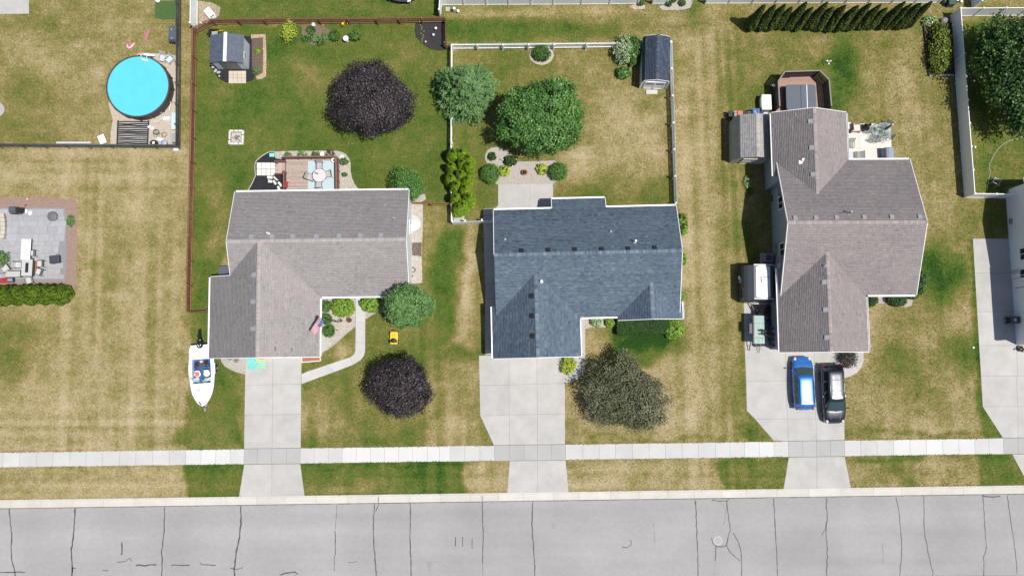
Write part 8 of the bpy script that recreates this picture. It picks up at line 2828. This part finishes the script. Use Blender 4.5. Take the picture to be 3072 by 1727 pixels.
mb.build('loops', M['darkgrey'], chz)['kind'] = 'stuff'
bm_ = thing('solar_heater', 'dark striped solar heating panel on the sand below the pool', 'panel', G('U5', 463, 1205))
for i in range(12):
 y = 1.02 - i * .185
 c1_, c2_ = rng.uniform(-.05, .05), rng.uniform(-.05, .05)
 wdt = rng.uniform(.09, .14)
 mb = MB()
 mb.loft([[(x, y - wdt / 2 + dy, .02), (x, y + wdt / 2 + dy, .02), (x, y + wdt / 2 * .8 + dy, .07), (x, y - wdt / 2 * .8 + dy, .07)] for x, dy in ((-1.4, 0), (-.5, c1_), (.5, c2_), (1.4, 0))])
 mb.build('strip', M['black'], bm_)
for x in (-1.42, 1.42):
 MB().box((x, 0, .05), (.09, 2.3, .09)).build('header_pipe', M['black'], bm_)
MB().box((0, 0, .008), (2.7, 2.2, .016)).build('backing', mat('weathered_sheet', (.36, .34, .33), .9, .2, 5), bm_)
wl_ = thing('lounge_board', 'white board with four holes lying on the dry grass by the solar panel', 'board', G('R1', 967, 1318), .42)
MB().box((0, 0, .07), (.62, .86, .08)).build('panel', M['white'], wl_, bevel=.02)
for k in range(4):
 MB().lathe([(.025, .112), (0, .113)], 8, (.20, .24 - k * .14, 0)).build('hole', M['darkgrey'], wl_)
plk = thing('grey_plank', 'long grey plank lying along the black fence', 'plank', G('R1', 702, 1352))
MB().box((0, 0, .08), (3.2, .17, .14)).build('board', M['lgrey'], plk)
MB().box((0, -.13, .05), (3.0, .06, .08)).build('edge', M['darkgrey'], plk)
bxp = thing('storage_box', 'dark navy deck box beside the black fence', 'storage box', G('R1', 1632, 320, .6).xy.to_3d())
MB().box((0, 0, .3), (.74, 1.55, .6)).build('box', M['navy'], bxp, bevel=.03)
MB().box((0, .08, .63), (.78, 1.35, .07)).build('lid', M['tubcover'], bxp, bevel=.03)
MB().box((-.12, .4, .675), (.05, .16, .02)).box((-.05, -.45, .675), (.14, .05, .02)).build('clip', M['lgrey'], bxp)
bed('turf_mat', poly('R1', [(1468, 14), (1668, 12), (1668, 185), (1560, 188), (1462, 175)]), mat('green_turf', (.055, .105, .028), .95, .15, 6, .3, 40), .012, edge=None)
one('white_ball', 'white ball at the top edge near the green turf mat', 'ball', G('R1', 1490, 5, .2).xy.to_3d(), MB().ball((0, 0, .22), .24, 12), M['white'], smooth=True)
nd = thing('pool_noodle', 'bright pink pool noodle on the dry grass', 'pool noodle', G('R1', 1392, 338))
MB().tube([G('R1', a, b, .06) - nd.location for a, b in ((1366, 388), (1376, 355), (1388, 325), (1402, 300), (1416, 282))], .055, 8).build('foam', M['pink'], nd, smooth=True)
ft = thing('pool_float', 'pale pink curved pool float on the dry grass', 'pool float', G('R1', 1233, 432))
MB().tube([G('R1', a, b, .1) - ft.location for a, b in ((1203, 418), (1203, 440), (1216, 456), (1236, 448), (1255, 428), (1270, 408))], [.08, .10, .11, .11, .10, .07], 8).build('ring', M['palepink'], ft, smooth=True)
MB().ball(G('R1', 1233, 418, .06) - ft.location, .14, 8, (1, .8, .4)).build('seat', M['pink'], ft)
for x, y, w, d, h, a, m_, lb, nm, ct in ((1030, 1040, .42, 1.6, .35, 0, 'aqua', 'pale green plastic bench against the black fence', 'plastic_bench', 'bench'), (1030, 1275, .38, .85, .6, 0, 'grey', 'grey box in the corner of the black fence', 'storage_bin', 'box'), (845, 1300, .75, .35, .12, -.35, 'cream', 'cream board lying below the tangle of hose', 'board', 'board')):
 one(nm, lb, ct, G('U5', x, y, h).xy.to_3d(), MB().box((0, 0, h / 2), (w, d, h)), M[m_] if m_ != 'aqua' else mat('pale_aqua', (.46, .58, .58), .6, .08, 5), a, bevel=.02)
one('chemical_tub', 'round pale blue tub by the bottom black fence', 'tub', G('U5', 897, 1345, .3).xy.to_3d(), MB().lathe([(.25, 0), (.28, .3), (.28, .34), (0, .36)], 16), mat('periwinkle', (.34, .38, .58), .5, .08, 5), smooth=True)
bkt = thing('black_bucket', 'black bucket with white lid by the bottom black fence', 'bucket', G('U5', 755, 1345, .3).xy.to_3d())
MB().lathe([(.24, 0), (.3, .32), (.3, .34)], 14, sx=1.3, sy=.8).build('pail', M['black'], bkt)
MB().box((-.02, -.02, .34), (.22, .2, .05), .2).build('lid', M['white'], bkt)
chm_ = sling_chair('pale plastic chair between the pool and black fence', G('U5', 985, 185, .3), 2.4, 'x', mat('pale_teal_sling', (.48, .58, .58), .8, .08, 6), M['lgrey'], name='plastic_chair')
del chm_['group']
chm2 = sling_chair('greyish plastic chair at the upper right of the pool', G('U5', 885, 165, .3), 2.9, 'x', M['lgrey'], M['lgrey'], name='plastic_chair')
del chm2['group']
for x, y, lb in ((690, 1125, 'white crumpled pool part below the pool wall'), (735, 1145, 'white plastic fitting beside the solar panel corner')):
 one('pool_part', lb, 'pool part', G('U5', x, y), MB().box((0, 0, .06), (.24, .18, .1), .5).ball((.12, .05, .08), .08, 7), M['white'], bevel=.01)
one('corner_box', 'pale green box just outside the bottom corner of the black fence', 'box', G('R1', 1660, 1412, .3).xy.to_3d(), MB().box((0, 0, .15), (.48, .26, .3)), mat('pale_mint', (.56, .63, .60), .6, .06, 5), bevel=.02)
bed('paving_circle', ell('R1', -35, 1035, 78, 72), mat('circle_stone', (.37, .33, .33), .9, .15, 5), .02)

# ---- left neighbour's patio
patp = poly('U4', [(-300, 180), (760, 180), (810, 188), (840, 210), (852, 250), (850, 520), (840, 1120), (-300, 1150)])
bed('red_mulch_border', poly('U4', [(-200, 55), (700, 50), (860, 75), (940, 70), (985, 130), (990, 300), (985, 700), (970, 1180), (900, 1290), (830, 1330), (-200, 1330)]), M['redmulch'], .010, 'redbark', 45, .05, 22, skip=patp)
ps = structure(bpy.data.objects.new('stamped_patio', None))
COL.objects.link(ps)
HARD.append(patp)
MB().prism(patp, -.1, .016).build('joint_bed', mat('patio_joint', (.22, .22, .235), .9, .1, 6), ps)
stm = mat('stamped_concrete', (.33, .325, .34), .85, .12, 2.2, .2, 30, rnd=.07)
PA = np.array(patp)
px0, px1, py0, py1 = PA[:, 0].min(), PA[:, 0].max(), PA[:, 1].min(), PA[:, 1].max()
y = py0
rng = np.random.default_rng(101)
stones = []
while y < py1:
 h_ = rng.choice((.42, .55, .68))
 x = px0 - rng.random() * .5
 while x < px1:
  w_ = rng.choice((.5, .7, .95))
  q = [(x + .012, y + .012), (x + w_ - .012, y + .012), (x + w_ - .012, y + h_ - .012), (x + .012, y + h_ - .012)]
  q = [(a + rng.uniform(-.015, .015), b + rng.uniform(-.015, .015)) for a, b in q]
  if inside(np.array(q), patp).all():
   stones.append(q)
  x += w_
 y += h_
stones.sort(key=lambda q: -q[0][0])
big = MB()
for i, q in enumerate(stones):
 if i < 260:
  MB().prism(q, -.02, .022 + rng.uniform(0, .004)).build('stone', stm, ps)
 else:
  big.prism(q, -.02, .024)
if big.v:
 big.build('stone_rows', stm, ps)['kind'] = 'stuff'
g4 = lambda x, y, h=0: G('U4', x, y, h)
gl_ = thing('grill', 'black gas grill on the upper edge of the grey patio', 'grill', g4(185, 212, .9).xy.to_3d())
MB().box((0, 0, .45), (.62, .5, .7)).build('cart', M['black'], gl_)
MB().loft([[(-.42, y, z) for y, z in ((-.3, .82), (-.3, .95), (-.1, 1.12), (.18, 1.12), (.3, .95), (.3, .82))], [(.18, y, z) for y, z in ((-.3, .82), (-.3, .95), (-.1, 1.12), (.18, 1.12), (.3, .95), (.3, .82))]]).build('hood', M['tubcover'], gl_)
MB().box((.48, -.02, .86), (.52, .5, .05)).box((-.02, -.36, .86), (.6, .08, .1)).build('side_shelf', M['black'], gl_)
MB().bar((-.38, -.34, 1.0), (.14, -.34, 1.0), .03, .03).build('handle', M['steel'], gl_)
for x, y, lb in ((327, 228, 'white plate with a red mark beside the black grill'), (385, 250, 'plain white plate on the grey patio')):
 pl_ = one('plate', lb, 'plate', g4(x, y), MB().lathe([(.10, .03), (.20, .05), (.21, .06), (.10, .045), (0, .045)], 20), M['white'], smooth=True)
one('red_ball', 'small red ball in the mulch above the grey patio', 'ball', g4(333, 155), MB().ball((0, 0, .09), .09, 10), M['red'], smooth=True)
one('white_rock', 'small white rock in the red mulch above the patio', 'rock', g4(350, 72), MB().ball((0, 0, .05), .09, 8, (1, .9, .6)), M['whitestone'])
fb = thing('fire_bowl', 'round grey covered fire bowl on the grey patio', 'fire bowl', g4(663, 290, .4).xy.to_3d())
MB().lathe([(.18, 0), (.30, .10), (.44, .32), (.45, .36), (.40, .36)], 24).build('bowl', M['darkgrey'], fb, smooth=True)
MB().lathe([(.43, .37), (.33, .43), (.24, .44), (.22, .47), (.10, .49), (0, .50)], 24).build('lid', mat('ash_grey_lid', (.13, .135, .135), .6, .12, 6), fb, smooth=False)
MB().bar((.36, -.22, .33), (.50, -.30, .33), .04, .04).build('handle', M['black'], fb)
bn = thing('curved_bench', 'curved tan stone bench at the left edge of the grey patio', 'bench', g4(20, 420, .4).xy.to_3d())
for k in range(6):
 a0_, a1_ = (255 + k * 54), (255 + (k + 1) * 54)
 f = lambda y_: 64 - ((y_ - 420) / 160) ** 2 * 18
 pl = [(g4(x, y_, .42) - bn.location) for x, y_ in ((f(a0_), a0_ + 2), (f(a1_), a1_ - 2), (f(a1_) - 52, a1_ - 2), (f(a0_) - 52, a0_ + 2))]
 MB().prism([xy(p) for p in pl], .36, .44).build('seat_slab', mat('tan_capstone', (.50, .44, .34), .85, .08, 5, rnd=.05) if k == 0 else bpy.data.materials['tan_capstone'], bn, bevel=.012)
 MB().prism([(p.x * .9, p.y) for p in pl], 0, .36).build('wall_block', M['stone'], bn)
wt_ = thing('folding_table', 'long white folding table on the grey patio', 'table', g4(330, 712, .74).xy.to_3d(), -.01)
MB().box((0, 0, .73), (.84, 1.85, .045)).build('tabletop', M['white'], wt_, bevel=.015)
for sx in (-.34, .34):
 for sy in (-.75, .75):
  MB().tube([(sx, sy, .71), (sx * 1.05, sy * 1.05, 0)], .02, 6).build('leg', M['galv'], wt_)
ftb = thing('fire_table', 'grey slatted fire table with a dark burner slot', 'table', g4(345, 948, .6).xy.to_3d(), -.01)
for i in range(9):
 wd = .96 / 9
 MB().box((-.48 + (i + .5) * wd, 0, .60), (wd - .012, 1.52, .05)).build('slat', M['lgrey'], ftb)
MB().box((0, 0, .30), (.84, 1.38, .54)).build('base', M['darkgrey'], ftb, bevel=.02)
MB().box((0, 0, .632), (.27, .88, .014)).build('burner', M['black'], ftb)
MB().box((0, .79, .60), (.98, .05, .06)).box((0, -.79, .60), (.98, .05, .06)).build('frame', M['black'], ftb)
psl = mat('pale_grey_sling', (.47, .46, .44), .8, .08, 8)
gp = 'sling chairs round the fire table'
for x, y, a, lb, ww in ((415, 765, PI / 2, 'dark sling chair tucked right of the white folding table', .5), (520, 900, PI / 2 + .05, 'sling chair at the upper right of the fire table', .56), (505, 1003, PI / 2 - .3, 'sling chair at the lower right of the fire table', .56), (235, 915, -PI / 2, 'sling chair left of the fire table', .54), (72, 962, -.9, 'turned sling chair near the left frame edge', .6), (375, 1112, .3, 'white sling chair half hidden by the hedge', .56)):
 sling_chair(lb, g4(x, y, .4), a, gp, psl, M['black'], w=ww)
lg = thing('chaise_lounge', 'long striped lounger lying below the fire table', 'lounger', g4(172, 1030, .3).xy.to_3d(), .02)
for i in range(8):
 MB().box((-.60 + i * .17, 0, .30), (.155, .52, .03)).build('slat', psl, lg)
MB().box((.74, 0, .36), (.12, .56, .16)).build('headrest', M['black'], lg, bevel=.02)
for s in (-1, 1):
 MB().box((.03, s * .29, .28), (1.5, .05, .06)).build('side_rail', M['black'], lg)
 for x in (-.6, .65):
  MB().box((x, s * .28, .13), (.05, .05, .26)).build('leg', M['black'], lg)
cr_ = thing('cooler', 'red cooler with grey lid by the hedge', 'cooler', g4(45, 1108, .4).xy.to_3d(), .06)
MB().box((0, 0, .2), (.82, .42, .38)).build('body', M['red'], cr_, bevel=.03)
MB().box((.05, .02, .41), (.3, .2, .05)).build('handle', M['darkgrey'], cr_)
cr2 = thing('cooler', 'blue-grey cooler beside the red one by the hedge', 'cooler', g4(128, 1103, .4).xy.to_3d(), .02)
MB().box((0, 0, .2), (.52, .40, .38)).build('body', M['navy'], cr2, bevel=.03)
MB().box((0, 0, .41), (.42, .30, .05)).build('lid', mat('slate_lid', (.22, .25, .36), .5, .08, 5), cr2, bevel=.02)
bg_ = thing('ottoman', 'dark square ottoman alone on the right of the grey patio', 'ottoman', g4(692, 840, .4).xy.to_3d(), .12)
MB().box((0, 0, .22), (.9, .72, .42)).build('base', M['navy'], bg_, bevel=.05)
MB().box((.06, .02, .45), (.68, .62, .05)).build('cushion', mat('plum_cushion', (.05, .045, .065), .8, .1, 6), bg_, bevel=.02)
one('black_ball', 'small black ball below the dark ottoman', 'ball', g4(700, 897), MB().ball((0, 0, .07), .07, 9), M['black'], smooth=True)
one('terracotta_pot', 'terracotta pot by the plant at the left patio edge', 'pot', g4(68, 845), MB().lathe([(.14, 0), (.20, .26), (.22, .30), (.17, .30), (.15, .22), (0, .22)], 16), M['terracotta'], smooth=True)
bed('reddish_stain', poly('U4', [(440, 860), (470, 860), (475, 1000), (450, 1010)]), M['terracotta'], .028)

# ---------------------------------------------------------------- grass tufts over all open turf
rng = np.random.default_rng(123)

def tufts(n, x0, x1, y0, y1, seed, name, size, dens_green=1.0):
 rng = np.random.default_rng(seed)
 P = rng.uniform((x0, y0), (x1, y1), (n, 2))
 ok = np.ones(n, bool)
 for pl in HARD:
  A = np.array(pl)
  lo, hi = A.min(0), A.max(0)
  c = ok & (P[:, 0] > lo[0]) & (P[:, 0] < hi[0]) & (P[:, 1] > lo[1]) & (P[:, 1] < hi[1])
  ii = np.where(c)[0]
  if len(ii):
   ok[ii[inside(P[ii], pl)]] = False
 P = P[ok]
 g = greenness(P[:, 0], P[:, 1])
 m = len(P)
 S = size * rng.uniform(.6, 1.35, m)
 nb = 3
 V = np.zeros((m, nb, 3, 3))
 for b in range(nb):
  a = rng.random(m) * 6.28
  tilt = rng.uniform(.25, 1.1, m)
  w = S * .30
  cx_, cy_ = P[:, 0] + rng.normal(0, .02, m), P[:, 1] + rng.normal(0, .02, m)
  V[:, b, 0] = np.stack([cx_ - np.sin(a) * w, cy_ + np.cos(a) * w, np.full(m, -.012)], 1)
  V[:, b, 1] = np.stack([cx_ + np.sin(a) * w, cy_ - np.cos(a) * w, np.full(m, -.012)], 1)
  V[:, b, 2] = np.stack([cx_ + np.cos(a) * S * np.sin(tilt), cy_ + np.sin(a) * S * np.sin(tilt), S * np.cos(tilt) * .8], 1)
 F = np.arange(m * nb * 3).reshape(-1, 3)
 T = np.repeat(np.clip(g + rng.normal(.03, .17, m), 0, 1), nb)
 o = mesh_np(name, V.reshape(-1, 3), F, GRASSM, None, T)
 o['kind'] = 'stuff'
 return o

GRASSM = tone_mat('grass_blades', [(0, (.53, .44, .295)), (.2, (.41, .335, .18)), (.38, (.25, .218, .08)), (.56, (.15, .175, .036)), (.72, (.098, .155, .022)), (.88, (.05, .11, .016)), (1, (.03, .085, .014))], .85, .1, spec=.15)
tufts(230000, -48, 49, -13, 40, 201, 'grass', .085)
# ragged turf creeping over the edges of the pavement and kerb
n = 15000
X = rng.uniform(-47, 48, n)
k = rng.integers(0, 3, n)
Y = np.array([(on(*WALK_TOP, x)[1] + .015 if q == 0 else on(*WALK_BOTTOM, x)[1] - .015 if q == 1 else street((x - ROAD_A.x) / RD.x, CW + .02).y) for x, q in zip(X, k)]) + rng.normal(0, .035, n)
sx = to_sheet(X, Y)[0]
keep = np.ones(n, bool)
for p, q in ((606, 768), (1240, 1432), (1968, 2142), (2500, 2800)):
 keep &= ~((sx > p) & (sx < q))
keep &= vnoise(X + 90, Y * 0 + 5, .8, 44) > rng.random(n) * .75
X, Y = X[keep], Y[keep]
m = len(X)
g = greenness(X, Y) + .08
S = .075 * rng.uniform(.5, 1.3, m)
a = rng.random(m) * 6.28
V = np.stack([np.stack([X + np.cos(a + d) * S * r, Y + np.sin(a + d) * S * r, z + S * 0], 1) for d, r, z in ((0, .9, .055), (1.9, .5, .03), (-1.9, .5, .03))], 1)
o = mesh_np('grass', V.reshape(-1, 3), np.arange(m * 3).reshape(-1, 3), GRASSM, None, np.clip(g + rng.normal(0, .12, m), 0, 1))
o['kind'] = 'stuff'
